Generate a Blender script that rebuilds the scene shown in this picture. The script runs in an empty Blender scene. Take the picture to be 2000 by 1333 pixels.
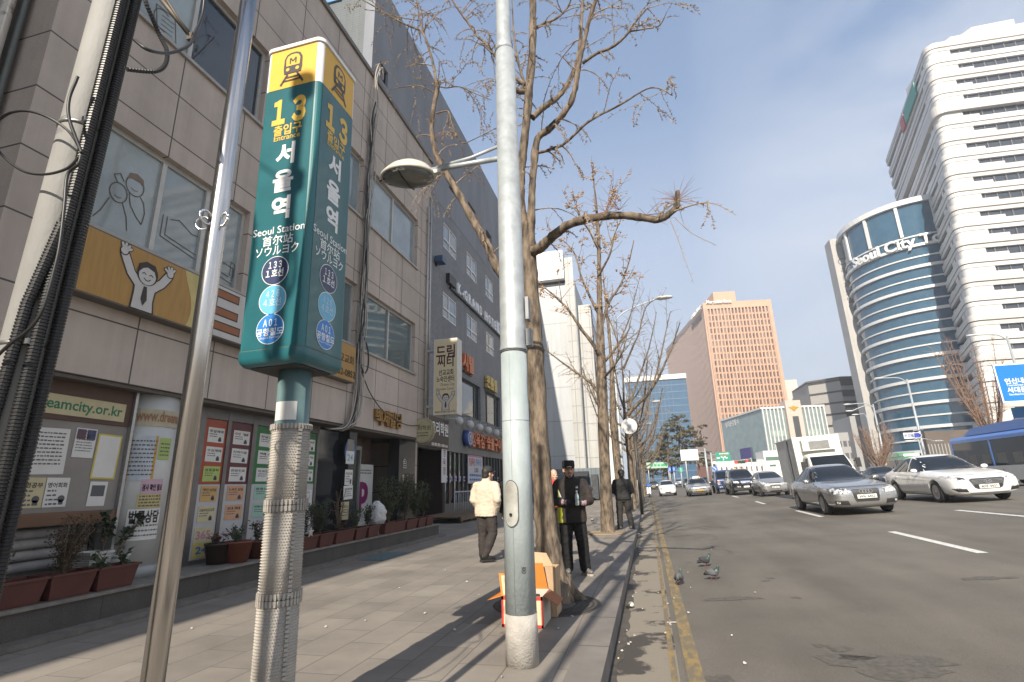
import bpy, bmesh, math, random
from mathutils import Vector, Matrix, Euler, noise
from mathutils.bvhtree import BVHTree
S = bpy.context.scene
COL = S.collection
rnd = random.Random(7)
# ---------------------------------------------------------------- camera
F, CX, CY, CAMZ = 1006.3, 1000.0, 666.5, 1.36
_up = Vector((-101 / F, 3598 / F, -1)).normalized()
_yy = Vector((266 / F, -274 / F, -1)).normalized()
_yy = (_yy - _up * _yy.dot(_up)).normalized()
_xx = _yy.cross(_up)
ROT = Matrix((_xx, _yy, _up))            # world = ROT @ camera vector
cam = bpy.data.cameras.new('camera')
cam.sensor_width = 36.0
cam.lens = 36.0 * F / 2000.0
cam.clip_start = 0.05
cam.clip_end = 4000
camo = bpy.data.objects.new('camera', cam)
COL.objects.link(camo)
camo.matrix_world = Matrix.Translation((0, 0, CAMZ)) @ ROT.to_4x4()
S.camera = camo
# ---------------------------------------------------------------- light
SUNV = Vector((0.085, 1.0, -0.68)).normalized()      # direction the light travels
EL = math.asin(-SUNV.z)
AZ = math.atan2(-SUNV.x, -SUNV.y)
sun = bpy.data.lights.new('sun', 'SUN')
sun.energy = 5.0
sun.angle = math.radians(0.5)
sun.color = (1.0, 0.905, 0.77)
suno = bpy.data.objects.new('sun', sun)
suno.rotation_euler = SUNV.to_track_quat('-Z', 'Y').to_euler()
COL.objects.link(suno)
W = bpy.data.worlds.new('World')
S.world = W
W.use_nodes = True
nt = W.node_tree
nt.nodes.clear()
def N(t, typ, **kw):
 n = t.nodes.new(typ)
 for k, v in kw.items():
  if k in n.inputs:
   n.inputs[k].default_value = v
  else:
   setattr(n, k, v)
 return n
sky = N(nt, 'ShaderNodeTexSky', sky_type='NISHITA', sun_disc=False, sun_elevation=EL, sun_rotation=AZ,
  air_density=1.0, dust_density=1.0, ozone_density=2.0, altitude=50)
tc = N(nt, 'ShaderNodeTexCoord')
mp = N(nt, 'ShaderNodeMapping')
mp.inputs['Scale'].default_value = (1.0, 1.0, 2.2)
mp.inputs['Location'].default_value = (3.1, 1.7, 0.2)
nz = N(nt, 'ShaderNodeTexNoise', Scale=2.1, Detail=7.0, Roughness=0.52, Distortion=0.35)
rmp = N(nt, 'ShaderNodeValToRGB')
rmp.color_ramp.elements[0].position = 0.36
rmp.color_ramp.elements[1].position = 0.69
sep = N(nt, 'ShaderNodeSeparateXYZ')
side = N(nt, 'ShaderNodeMapRange')              # more cloud towards the east (+X)
side.inputs[1].default_value = 0.12
side.inputs[2].default_value = 0.48
side.inputs[3].default_value = 0.0
side.inputs[4].default_value = 1.0
mul = N(nt, 'ShaderNodeMath', operation='MULTIPLY')
mixc = N(nt, 'ShaderNodeMixRGB')
mixc.inputs[2].default_value = (7.4, 7.6, 8.0, 1)
haz = N(nt, 'ShaderNodeMapRange')
haz.inputs[1].default_value = 0.0
haz.inputs[2].default_value = 0.62
haz.inputs[3].default_value = 0.8
haz.inputs[4].default_value = 0.72
mixh = N(nt, 'ShaderNodeMixRGB')
grd = N(nt, 'ShaderNodeValToRGB'); ce = grd.color_ramp.elements
ce[0].position = .08; ce[0].color = (.51, .56, .63, 1); ce[1].position = 1; ce[1].color = (.13, .21, .38, 1)
for ps, cl in ((.42, (.42, .50, .645, 1)), (.62, (.235, .335, .515, 1))): e_ = ce.new(ps); e_.color = cl
scl = N(nt, 'ShaderNodeVectorMath', operation='SCALE'); scl.inputs['Scale'].default_value = 10.9
bg = N(nt, 'ShaderNodeBackground', Strength=0.080)
out = N(nt, 'ShaderNodeOutputWorld')
L = nt.links.new
L(tc.outputs['Generated'], mp.inputs['Vector'])
L(mp.outputs['Vector'], nz.inputs['Vector'])
L(nz.outputs['Fac'], rmp.inputs['Fac'])
L(tc.outputs['Generated'], sep.inputs[0])
L(sep.outputs['X'], side.inputs['Value'])
L(sep.outputs['Z'], haz.inputs['Value'])
L(rmp.outputs['Color'], mul.inputs[0])
L(side.outputs[0], mul.inputs[1])
L(sky.outputs['Color'], mixh.inputs[1])
L(haz.outputs[0], mixh.inputs[0])
L(sep.outputs['Z'], grd.inputs['Fac']); L(grd.outputs['Color'], scl.inputs[0]); L(scl.outputs[0], mixh.inputs[2])
L(mixh.outputs[0], mixc.inputs[1])
L(mul.outputs[0], mixc.inputs[0])
L(mixc.outputs[0], bg.inputs['Color'])
L(bg.outputs[0], out.inputs['Surface'])
S.view_settings.view_transform = 'Standard'
S.view_settings.look = 'None'
S.view_settings.exposure = 0.74
S.view_settings.gamma = 1.0
S.render.engine = 'CYCLES'
S.cycles.max_bounces = 6
S.cycles.use_denoising = True
# ---------------------------------------------------------------- picture -> world helpers
def _ray(px, py):
 return ROT @ Vector(((px - CX) / F, -(py - CY) / F, -1.0))
C0 = Vector((0, 0, CAMZ))
def GZ(px, py, z=0.0):
 d = _ray(px, py); return C0 + d * ((z - CAMZ) / d.z)
def GX(px, py, x):
 d = _ray(px, py); return C0 + d * (x / d.x)
def GY(px, py, y):
 d = _ray(px, py); return C0 + d * (y / d.y)
RS = 0.05
def zroad(x):
 return -0.15 + RS * min(max(x, -0.6), 13.0)
def GR(px, py):
 d = _ray(px, py); return C0 + d * ((-0.15 - CAMZ) / (d.z - RS * d.x))
# ---------------------------------------------------------------- materials
_mats = {}
def M(name, col, rough=0.6, metal=0.0, var=0.12, scale=6.0, bump=0.0, bscale=60.0, coat=0.0, spec=0.5,
 col2=None, emit=0.0, stretch=None, detail=5.0, lo=0.35, hi=0.65):
 if name in _mats:
  return _mats[name]
 m = bpy.data.materials.new(name)
 m.use_nodes = True
 t = m.node_tree
 b = t.nodes['Principled BSDF']
 b.inputs['Roughness'].default_value = rough
 b.inputs['Metallic'].default_value = metal
 b.inputs['Specular IOR Level'].default_value = spec
 b.inputs['Coat Weight'].default_value = coat
 b.inputs['Coat Roughness'].default_value = 0.05
 c = tuple(col) + (1,)
 b.inputs['Base Color'].default_value = c
 co = N(t, 'ShaderNodeTexCoord')
 src = co.outputs['Object']
 if stretch:
  mm = N(t, 'ShaderNodeMapping')
  mm.inputs['Scale'].default_value = stretch
  t.links.new(src, mm.inputs['Vector']); src = mm.outputs['Vector']
 if var > 0 or col2:
  n = N(t, 'ShaderNodeTexNoise', Scale=scale, Detail=detail, Roughness=0.6)
  t.links.new(src, n.inputs['Vector'])
  r = N(t, 'ShaderNodeValToRGB')
  r.color_ramp.elements[0].position = lo
  r.color_ramp.elements[1].position = hi
  c2 = tuple(col2) if col2 else tuple(x * (1 - var) for x in col)
  c1 = tuple(col) if col2 else tuple(min(1, x * (1 + var * 0.6)) for x in col)
  r.color_ramp.elements[0].color = c2 + (1,)
  r.color_ramp.elements[1].color = c1 + (1,)
  t.links.new(n.outputs['Fac'], r.inputs['Fac'])
  t.links.new(r.outputs['Color'], b.inputs['Base Color'])
 if bump > 0:
  n2 = N(t, 'ShaderNodeTexNoise', Scale=bscale, Detail=4.0)
  t.links.new(src, n2.inputs['Vector'])
  bp = N(t, 'ShaderNodeBump', Strength=bump, Distance=0.02)
  t.links.new(n2.outputs['Fac'], bp.inputs['Height'])
  t.links.new(bp.outputs['Normal'], b.inputs['Normal'])
 if emit > 0:
  b.inputs['Emission Color'].default_value = c
  b.inputs['Emission Strength'].default_value = emit
 _mats[name] = m
 return m
def brickmat(name, col, col2, mortar, bw, bh, msize=0.006, axes='YZ', rough=0.75, off=0.5, grain=0.15, gscale=180.0, bump=0.25, dirt=0.25, dscale=0.8, shift=(0, 0), streak=.14):
 """Slabs, tiles or bricks laid in the plane `axes`, with speckle and dirt."""
 if name in _mats:
  return _mats[name]
 m = bpy.data.materials.new(name); m.use_nodes = True
 t = m.node_tree; b = t.nodes['Principled BSDF']
 b.inputs['Roughness'].default_value = rough
 co = N(t, 'ShaderNodeTexCoord'); sp = N(t, 'ShaderNodeSeparateXYZ'); cb = N(t, 'ShaderNodeCombineXYZ')
 geo = N(t, 'ShaderNodeNewGeometry')
 t.links.new(geo.outputs['Position'], sp.inputs[0])
 for k, a in enumerate(axes):
  ad = N(t, 'ShaderNodeMath', operation='ADD'); ad.inputs[1].default_value = 100.0 + shift[k]
  t.links.new(sp.outputs[a], ad.inputs[0]); t.links.new(ad.outputs[0], cb.inputs[k])
 br = N(t, 'ShaderNodeTexBrick', offset=off, squash=1.0)
 br.inputs['Scale'].default_value = 1.0
 br.inputs['Brick Width'].default_value = bw
 br.inputs['Row Height'].default_value = bh
 br.inputs['Mortar Size'].default_value = msize
 br.inputs['Mortar Smooth'].default_value = 0.3
 br.inputs['Color1'].default_value = tuple(col) + (1,)
 br.inputs['Color2'].default_value = tuple(col2) + (1,)
 br.inputs['Mortar'].default_value = tuple(mortar) + (1,)
 t.links.new(cb.outputs[0], br.inputs['Vector'])
 n = N(t, 'ShaderNodeTexNoise', Scale=gscale, Detail=3.0)
 t.links.new(geo.outputs['Position'], n.inputs['Vector'])
 mr = N(t, 'ShaderNodeMapRange'); mr.inputs[1].default_value = 0.3; mr.inputs[2].default_value = 0.7
 mr.inputs[3].default_value = 1 - grain; mr.inputs[4].default_value = 1 + grain
 t.links.new(n.outputs['Fac'], mr.inputs['Value'])
 n2 = N(t, 'ShaderNodeTexNoise', Scale=dscale, Detail=8.0, Roughness=0.65)
 t.links.new(geo.outputs['Position'], n2.inputs['Vector'])
 mr2 = N(t, 'ShaderNodeMapRange'); mr2.inputs[1].default_value = 0.3; mr2.inputs[2].default_value = 0.7
 mr2.inputs[3].default_value = 1 - dirt; mr2.inputs[4].default_value = 1 + dirt * 0.5
 t.links.new(n2.outputs['Fac'], mr2.inputs['Value'])
 if 'Z' in axes:      # rain streaks
  ms = N(t, 'ShaderNodeMapping'); ms.inputs['Scale'].default_value = (3.2, 3.2, .16); t.links.new(geo.outputs['Position'], ms.inputs['Vector'])
  n3 = N(t, 'ShaderNodeTexNoise', Scale=1.0, Detail=6.0, Roughness=0.6); t.links.new(ms.outputs[0], n3.inputs['Vector'])
  mr3 = N(t, 'ShaderNodeMapRange'); mr3.inputs[1].default_value = .35; mr3.inputs[2].default_value = .7; mr3.inputs[3].default_value = 1 - streak; mr3.inputs[4].default_value = 1 + streak * .4; t.links.new(n3.outputs['Fac'], mr3.inputs['Value'])
  mq = N(t, 'ShaderNodeMath', operation='MULTIPLY'); t.links.new(mr3.outputs[0], mq.inputs[0]); t.links.new(mr2.outputs[0], mq.inputs[1]); mr2 = mq
 mu = N(t, 'ShaderNodeMath', operation='MULTIPLY')
 t.links.new(mr.outputs[0], mu.inputs[0]); t.links.new(mr2.outputs[0], mu.inputs[1])
 mx = N(t, 'ShaderNodeMixRGB', blend_type='MULTIPLY'); mx.inputs[0].default_value = 1.0
 t.links.new(br.outputs['Color'], mx.inputs[1]); t.links.new(mu.outputs[0], mx.inputs[2])
 t.links.new(mx.outputs[0], b.inputs['Base Color'])
 bp = N(t, 'ShaderNodeBump', Strength=bump, Distance=0.01, invert=True)
 t.links.new(br.outputs['Fac'], bp.inputs['Height'])
 t.links.new(bp.outputs['Normal'], b.inputs['Normal'])
 _mats[name] = m
 return m
def pane(name, col, rough=0.04, metal=0.0, spec=0.9):
 return M(name, col, rough, metal, var=0.15, scale=0.6, spec=spec)
# ---------------------------------------------------------------- mesh builder
def wm(o):
 m = Matrix.Identity(4)
 while o is not None:
  m = o.matrix_basis @ m
  o = o.parent
 return m
_tcache = {}
def fwd(s):
 return ''.join(chr(ord(c) + 0xFEE0) if '!' <= c <= '~' else c for c in s)
def textmesh(s, bold=0.0, depth=0.0):
 k = (s, bold, depth)
 if k in _tcache:
  return _tcache[k]
 c = bpy.data.curves.new('t', 'FONT')
 c.body = s; c.size = 1.0; c.offset = bold; c.extrude = depth; c.resolution_u = 3
 o = bpy.data.objects.new('t', c); COL.objects.link(o)
 dg = bpy.context.evaluated_depsgraph_get()
 me = bpy.data.meshes.new_from_object(o.evaluated_get(dg))
 vs = [v.co.copy() for v in me.vertices]; fs = [tuple(p.vertices) for p in me.polygons]
 bpy.data.objects.remove(o); bpy.data.curves.remove(c); bpy.data.meshes.remove(me)
 _tcache[k] = (vs, fs)
 return _tcache[k]
class MB:
 def __init__(self, mat=None):
  self.v = []; self.f = []; self.mi = []; self.sm = []; self.mats = []; self.cur = 0; self.smooth = False
  self.T = Matrix.Identity(4)
  if mat: self.mat(mat)
 def mat(self, m):
  if m not in self.mats: self.mats.append(m)
  self.cur = self.mats.index(m); return self
 def add(self, vs, fs, smooth=None):
  o = len(self.v); T = self.T
  self.v += [T @ Vector(p) for p in vs]
  for q in fs:
   self.f.append(tuple(i + o for i in q)); self.mi.append(self.cur)
   self.sm.append(self.smooth if smooth is None else smooth)
  return self
 def box(self, x0, x1, y0, y1, z0, z1):
  vs = [(x, y, z) for x in (x0, x1) for y in (y0, y1) for z in (z0, z1)]
  return self.add(vs, [(0, 1, 3, 2), (4, 6, 7, 5), (0, 4, 5, 1), (2, 3, 7, 6), (0, 2, 6, 4), (1, 5, 7, 3)], False)
 def boxc(self, c, sx, sy, sz, R=None):
  old = self.T
  self.T = old @ Matrix.Translation(c) @ (R.to_4x4() if R else Matrix.Identity(4))
  self.box(-sx / 2, sx / 2, -sy / 2, sy / 2, -sz / 2, sz / 2); self.T = old; return self
 def poly(self, pts, smooth=False):
  return self.add(pts, [tuple(range(len(pts)))], smooth)
 def prism(self, pts, off):
  """pts: 3D outline; off: vector to the other end"""
  n = len(pts); off = Vector(off)
  a = [Vector(p) for p in pts]; b = [p + off for p in a]
  fs = [tuple(range(n - 1, -1, -1)), tuple(range(n, 2 * n))]
  fs += [(i, (i + 1) % n, n + (i + 1) % n, n + i) for i in range(n)]
  return self.add(a + b, fs, False)
 def tube(self, pts, rad, n=8, caps=True, smooth=True):
  pts = [Vector(p) for p in pts]
  if not hasattr(rad, '__len__'): rad = [rad] * len(pts)
  vs = []; up = None
  for i, p in enumerate(pts):
   d = (pts[min(i + 1, len(pts) - 1)] - pts[max(i - 1, 0)])
   if d.length < 1e-9: d = Vector((0, 0, 1))
   d.normalize()
   if up is None:
    up = d.orthogonal().normalized()
   else:
    up = up - d * up.dot(d)
    up = up.normalized() if up.length > 1e-6 else d.orthogonal().normalized()
   w = d.cross(up)
   for k in range(n):
    a = 2 * math.pi * k / n
    vs.append(p + (up * math.cos(a) + w * math.sin(a)) * rad[i])
  fs = []
  for i in range(len(pts) - 1):
   for k in range(n):
    fs.append((i * n + k, i * n + (k + 1) % n, (i + 1) * n + (k + 1) % n, (i + 1) * n + k))
  self.add(vs, fs, smooth)
  if caps:
   o = len(self.v) - len(vs)
   e = (len(pts) - 1) * n
   self.f.append(tuple(o + k for k in range(n - 1, -1, -1))); self.mi.append(self.cur); self.sm.append(False)
   self.f.append(tuple(o + e + k for k in range(n))); self.mi.append(self.cur); self.sm.append(False)
  return self
 def lathe(self, prof, c=(0, 0, 0), n=24, R=None, smooth=True):
  old = self.T
  self.T = old @ Matrix.Translation(c) @ (R.to_4x4() if R else Matrix.Identity(4))
  vs = []; fs = []
  for r, z in prof:
   for k in range(n):
    a = 2 * math.pi * k / n
    vs.append((r * math.cos(a), r * math.sin(a), z))
  for i in range(len(prof) - 1):
   for k in range(n):
    fs.append((i * n + k, i * n + (k + 1) % n, (i + 1) * n + (k + 1) % n, (i + 1) * n + k))
  self.add(vs, fs, smooth)
  o = len(self.v) - len(vs); e = (len(prof) - 1) * n
  for q in ([o + k for k in range(n - 1, -1, -1)], [o + e + k for k in range(n)]):
   self.f.append(tuple(q)); self.mi.append(self.cur); self.sm.append(False)
  self.T = old; return self
 def ball(self, c, rx, ry=None, rz=None, n=12, m=8, R=None):
  ry = rx if ry is None else ry; rz = rx if rz is None else rz
  old = self.T
  self.T = old @ Matrix.Translation(c) @ (R.to_4x4() if R else Matrix.Identity(4)) @ Matrix.Diagonal((rx, ry, rz, 1))
  vs = [(0, 0, -1)]; fs = []
  for i in range(1, m):
   a = -math.pi / 2 + math.pi * i / m
   for k in range(n):
    b = 2 * math.pi * k / n
    vs.append((math.cos(a) * math.cos(b), math.cos(a) * math.sin(b), math.sin(a)))
  vs.append((0, 0, 1)); T = len(vs) - 1
  for k in range(n):
   fs.append((0, 1 + (k + 1) % n, 1 + k)); fs.append((T, 1 + (m - 2) * n + k, 1 + (m - 2) * n + (k + 1) % n))
  for i in range(m - 2):
   for k in range(n):
    fs.append((1 + i * n + k, 1 + i * n + (k + 1) % n, 1 + (i + 1) * n + (k + 1) % n, 1 + (i + 1) * n + k))
  self.add(vs, fs, True); self.T = old; return self
 def text(self, s, size, org, right, up, bold=0.0, depth=0.0, align='C', squash=1.0, fitw=None):
  """flat lettering: org is the middle (C) or left (L) of the baseline"""
  vs, fs = textmesh(s, bold, depth / size if depth else 0.0)
  if not vs: return self
  x0 = min(p.x for p in vs); x1 = max(p.x for p in vs)
  w = (x1 - x0) * size
  kx = squash
  if fitw and w > 0: kx = fitw / w
  right = Vector(right).normalized(); up = Vector(up).normalized(); nn = right.cross(up)
  org = Vector(org)
  sh = {'C': -(x0 + x1) / 2, 'L': -x0, 'R': -x1}[align]
  self.add([org + right * ((p.x + sh) * size * kx) + up * (p.y * size) + nn * (p.z * size) for p in vs], fs, False)
  return self
 def build(self, name, parent=None, local=False):
  me = bpy.data.meshes.new(name)
  v = self.v
  if parent is not None and not local:
   inv = wm(parent).inverted(); v = [inv @ p for p in v]
  me.from_pydata(v, [], self.f)
  for m in self.mats: me.materials.append(m)
  me.polygons.foreach_set('material_index', self.mi)
  me.polygons.foreach_set('use_smooth', self.sm)
  me.update()
  o = bpy.data.objects.new(name, me); COL.objects.link(o)
  if parent is not None: o.parent = parent
  return o
def tag(o, label, cat, group=None):
 o['label'] = label; o['category'] = cat
 if group: o['group'] = group
 return o
def thing(name, label, cat, loc=(0, 0, 0), rz=0.0, group=None):
 o = bpy.data.objects.new(name, None); COL.objects.link(o)
 o.empty_display_size = 0.2
 o.location = loc; o.rotation_euler = (0, 0, rz)
 return tag(o, label, cat, group)
def struct(o):
 o['kind'] = 'structure'; return o
def copytree(o, parent=None):
 c = o.copy(); COL.objects.link(c); c.parent = parent
 for ch in list(o.children): copytree(ch, c)
 return c
def evalmesh(mb, mods, name='tmp'):
 """apply modifiers to the builder's mesh and return plain mesh data"""
 o = mb.build(name)
 for typ, kw in mods:
  md = o.modifiers.new(typ, typ)
  for k, v in kw.items(): setattr(md, k, v)
 dg = bpy.context.evaluated_depsgraph_get()
 me = bpy.data.meshes.new_from_object(o.evaluated_get(dg))
 old = o.data
 bpy.data.objects.remove(o); bpy.data.meshes.remove(old)
 return me
def objof(me, name, mat, parent=None, smooth=True):
 me.name = name
 me.materials.clear(); me.materials.append(mat)
 me.polygons.foreach_set('material_index', [0] * len(me.polygons))
 me.polygons.foreach_set('use_smooth', [smooth] * len(me.polygons))
 o = bpy.data.objects.new(name, me); COL.objects.link(o)
 if parent is not None:
  o.parent = parent
 return o
class Canvas:
 """flat drawing on a real panel: every layer lies a hair above the last"""
 def __init__(self, mb, org, right, up, lift=0.003):
  self.mb = mb; self.o = Vector(org); self.r = Vector(right).normalized(); self.u = Vector(up).normalized()
  self.n = self.r.cross(self.u); self.l = lift
 def p(self, x, y, k=0): return self.o + self.r * x + self.u * y + self.n * (self.l + 0.0012 * k)
 def poly(self, pts, mat, k=0):
  self.mb.mat(mat); self.mb.poly([self.p(x, y, k) for x, y in pts]); return self
 def rect(self, x0, x1, y0, y1, mat, k=0):
  return self.poly([(x0, y0), (x1, y0), (x1, y1), (x0, y1)], mat, k)
 def disc(self, x, y, rx, mat, k=0, ry=None, n=24):
  ry = ry or rx
  return self.poly([(x + rx * math.cos(2 * math.pi * i / n), y + ry * math.sin(2 * math.pi * i / n)) for i in range(n)], mat, k)
 def stroke(self, pts, w, mat, k=0, dots=True):
  self.mb.mat(mat)
  for i in range(len(pts) - 1):
   a = Vector(pts[i]); b = Vector(pts[i + 1]); d = (b - a)
   if d.length < 1e-6: continue
   m = Vector((-d.y, d.x)).normalized() * w / 2
   self.mb.poly([self.p(*(a - m), k + .05 * i), self.p(*(b - m), k + .05 * i), self.p(*(b + m), k + .05 * i), self.p(*(a + m), k + .05 * i)])
  if dots:
   for i, q in enumerate(pts): self.disc(q[0], q[1], w / 2, mat, k + .05 * i + .025, n=10)
  return self
 def text(self, s, x, y, size, mat, k=1, **kw):
  self.mb.mat(mat); self.mb.text(s, size, self.p(x, y, k), self.r, self.u, **kw); return self
 def lines(self, x0, x1, ys, h, mat, k=1, seed=1):
  """rows of writing too small to read"""
  r = random.Random(seed); self.mb.mat(mat)
  for y in ys:
   x = x0
   while x < x1 - h:
    w = h * r.uniform(0.8, 2.6)
    self.rect(x, min(x + w, x1), y, y + h * r.uniform(.75, 1), mat, k); x += w + h * 0.5
  return self
PI = math.pi
INK = M('black_ink', (0.012, 0.012, 0.014), 0.7, var=0)
WHITE = M('white_paint', (0.72, 0.72, 0.70), 0.55, var=0.06)
PAPER = M('white_paper', (0.62, 0.61, 0.58), 0.8, var=0.05, scale=3)
BLACKM = M('black_metal', (0.02, 0.02, 0.022), 0.45, metal=0.3, var=0.1)
ALU = M('brushed_aluminium', (0.42, 0.42, 0.42), 0.4, metal=0.8, var=0.1, scale=20)
GALV = M('galvanised_steel', (0.40, 0.43, 0.44), 0.5, metal=0.35, var=0.16, scale=9, bump=0.06, bscale=30)
GREYPVC = M('grey_plastic', (0.25, 0.26, 0.27), 0.55, var=0.1)
RUBBER = M('black_rubber', (0.016, 0.016, 0.017), 0.6, var=0.15)
CHROME = M('chrome', (0.75, 0.75, 0.76), 0.12, metal=1.0, var=0)
GLASSD = pane('dark_glass', (0.014, 0.018, 0.022), .05, spec=.4)
# ---------------------------------------------------------------- ground, road, pavement
def roadmat():
 m = bpy.data.materials.new('asphalt'); m.use_nodes = True
 t = m.node_tree; b = t.nodes['Principled BSDF']
 geo = N(t, 'ShaderNodeNewGeometry'); lk = t.links.new
 b.inputs['Roughness'].default_value = 0.82
 n1 = N(t, 'ShaderNodeTexNoise', Scale=0.35, Detail=6.0, Roughness=0.6)
 n2 = N(t, 'ShaderNodeTexNoise', Scale=95.0, Detail=3.0, Roughness=0.7)
 n3 = N(t, 'ShaderNodeTexNoise', Scale=2.6, Detail=4.0, Roughness=0.55)
 mp = N(t, 'ShaderNodeMapping'); mp.inputs['Scale'].default_value = (1.6, 0.22, 1)
 lk(geo.outputs['Position'], mp.inputs['Vector'])
 n4 = N(t, 'ShaderNodeTexNoise', Scale=0.8, Detail=5.0)
 lk(mp.outputs[0], n4.inputs['Vector'])
 for n in (n1, n2, n3): lk(geo.outputs['Position'], n.inputs['Vector'])
 r1 = N(t, 'ShaderNodeValToRGB')
 r1.color_ramp.elements[0].position = 0.35; r1.color_ramp.elements[0].color = (0.100, 0.090, 0.075, 1)
 r1.color_ramp.elements[1].position = 0.68; r1.color_ramp.elements[1].color = (0.150, 0.135, 0.113, 1)
 lk(n1.outputs['Fac'], r1.inputs['Fac'])
 r2 = N(t, 'ShaderNodeMapRange'); r2.inputs[1].default_value = 0.25; r2.inputs[2].default_value = 0.75
 r2.inputs[3].default_value = 0.62; r2.inputs[4].default_value = 1.38
 lk(n2.outputs['Fac'], r2.inputs['Value'])
 r3 = N(t, 'ShaderNodeMapRange'); r3.inputs[1].default_value = 0.68; r3.inputs[2].default_value = 0.74
 r3.inputs[3].default_value = 1.0; r3.inputs[4].default_value = 0.62
 lk(n3.outputs['Fac'], r3.inputs['Value'])
 r4 = N(t, 'ShaderNodeMapRange'); r4.inputs[1].default_value = 0.3; r4.inputs[2].default_value = 0.7
 r4.inputs[3].default_value = 0.82; r4.inputs[4].default_value = 1.15
 lk(n4.outputs['Fac'], r4.inputs['Value'])
 m1 = N(t, 'ShaderNodeMath', operation='MULTIPLY'); m2 = N(t, 'ShaderNodeMath', operation='MULTIPLY')
 lk(r2.outputs[0], m1.inputs[0]); lk(r3.outputs[0], m1.inputs[1]); lk(m1.outputs[0], m2.inputs[0]); lk(r4.outputs[0], m2.inputs[1])
 mx = N(t, 'ShaderNodeMixRGB', blend_type='MULTIPLY'); mx.inputs[0].default_value = 1
 lk(r1.outputs['Color'], mx.inputs[1]); lk(m2.outputs[0], mx.inputs[2])
 lk(mx.outputs[0], b.inputs['Base Color'])
 bp = N(t, 'ShaderNodeBump', Strength=0.35, Distance=0.01)
 lk(n2.outputs['Fac'], bp.inputs['Height']); lk(bp.outputs['Normal'], b.inputs['Normal'])
 return m
ASPH = roadmat()
g = MB(M('dusty_ground', (0.13, 0.12, 0.105), 0.9, var=0.2, scale=0.05))
g.poly([(-420, -60, -0.6), (420, -60, -0.6), (420, 620, -0.6), (-420, 620, -0.6)])
struct(g.build('ground'))
g = MB(ASPH)
xs = [-0.6, 13.0, 60.0]
for a, b in zip(xs[:-1], xs[1:]):
 g.poly([(a, -30, zroad(a)), (b, -30, zroad(b)), (b, 330, zroad(b)), (a, 330, zroad(a))])
struct(g.build('road'))
g = MB(M('gutter_concrete', (0.225, 0.198, 0.158), 0.85, col2=(0.055, 0.048, 0.042), scale=2.0, detail=8, lo=0.41, hi=0.455, bump=0.4, bscale=120))
g.poly([(-0.46, -12, zroad(-.46) + .006), (0.10, -12, zroad(.10) + .006), (0.10, 120, zroad(.10) + .006), (-0.46, 120, zroad(-.46) + .006)])
struct(g.build('gutter'))
g = MB(M('gutter_grime', (.050, .044, .038), .8, col2=(.085, .075, .063), scale=9)); r_ = random.Random(21); prev = None
for k in range(150):
 y_ = 2.5 + k * .12; w_ = max(.035, .10 + .10 * noise.noise(Vector((y_ * 1.1, 3, 0))) + .07 * noise.noise(Vector((y_ * 3.7, 8, 0))) + r_.uniform(-.012, .012)); cur = [(-.452, y_, zroad(-.452) + .0095), (-.452 + w_, y_, zroad(-.452 + w_) + .0095)]
 if prev: g.poly([prev[0], prev[1], cur[1], cur[0]])
 prev = cur
struct(g.build('gutter_stain'))
YEL = M('worn_yellow_paint', (0.265, 0.185, 0.070), 0.75, col2=(0.15, 0.125, 0.085), scale=14, lo=0.45, hi=0.62, stretch=(1, .35, 1))
g = MB(YEL)
for x0, x1 in ((0.16, 0.285), (0.035, 0.085)):
 g.poly([(x0, 1.5, zroad(x0) + .0104), (x1, 1.5, zroad(x1) + .0104), (x1, 90, zroad(x1) + .0104), (x0, 90, zroad(x0) + .0104)])
struct(g.build('yellow_edge_line'))
LANE = M('worn_white_paint', (0.60, 0.60, 0.57), 0.7, col2=(0.30, 0.29, 0.27), scale=16, lo=0.30, hi=0.48)
def dash(px0, px1, w=0.16):
 a = GR(*px0); b = GR(*px1)
 g = MB(LANE)
 def q(p, s): return (p.x + s, p.y, zroad(p.x + s) + .005)
 g.poly([q(a, -w / 2), q(b, -w / 2), q(b, w / 2), q(a, w / 2)])
 struct(g.build('lane_marking'))
for a, b in (((1741, 1039), (1920, 1081)), ((1556, 998), (1605, 1010)), ((1476, 980), (1494, 985)), ((1430, 969), (1442, 972)),
   ((1392, 961), (1402, 964)), ((1868, 997), (2010, 1010)), ((1640, 970), (1668, 973)), ((1552, 968), (1566, 970))):
 dash(a, b)
STN = M('road_stain_tar', (.098, .088, .075), .75, var=.3, scale=20)
def blot(px, rx, ry, seed, nm='road_stain'):
 p = GR(*px); r = random.Random(seed); g = MB(STN); n = 22; pts = []
 for k in range(n):
  a = 6.283 * k / n; q = 1 + .35 * math.sin(3 * a + seed) * r.random() + r.uniform(-.25, .2); x = p.x + rx * q * math.cos(a); pts.append((x, p.y + ry * q * math.sin(a), zroad(x) + .003))
 g.poly(pts); struct(g.build(nm))
for i, (px, rx, ry) in enumerate((((1745, 1300), .42, .30), ((1640, 1268), .10, .10), ((1668, 1285), .12, .08), ((1430, 1170), .35, .10), ((1555, 1168), .05, .05), ((1505, 1130), .06, .04), ((1400, 1330), .13, .12), ((1600, 1262), .05, .05), ((1495, 1135), .06, .05), ((1930, 1130), .3, .12))): blot(px, rx, ry, i)
r_ = random.Random(8); g = MB(STN); prev = None
for k in range(0):
 f_ = k / 45; p = GR(1520 + 245 * f_ + r_.uniform(-2, 2), 1115 + 205 * f_ * f_ * .45 + 205 * f_ * .55); w_ = .012 + .012 * r_.random(); cur = [(p.x - w_, p.y, zroad(p.x - w_) + .0035), (p.x + w_, p.y, zroad(p.x + w_) + .0035)]
 if prev and r_.random() < .9: g.poly([prev[0], prev[1], cur[1], cur[0]])
 prev = cur
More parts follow.
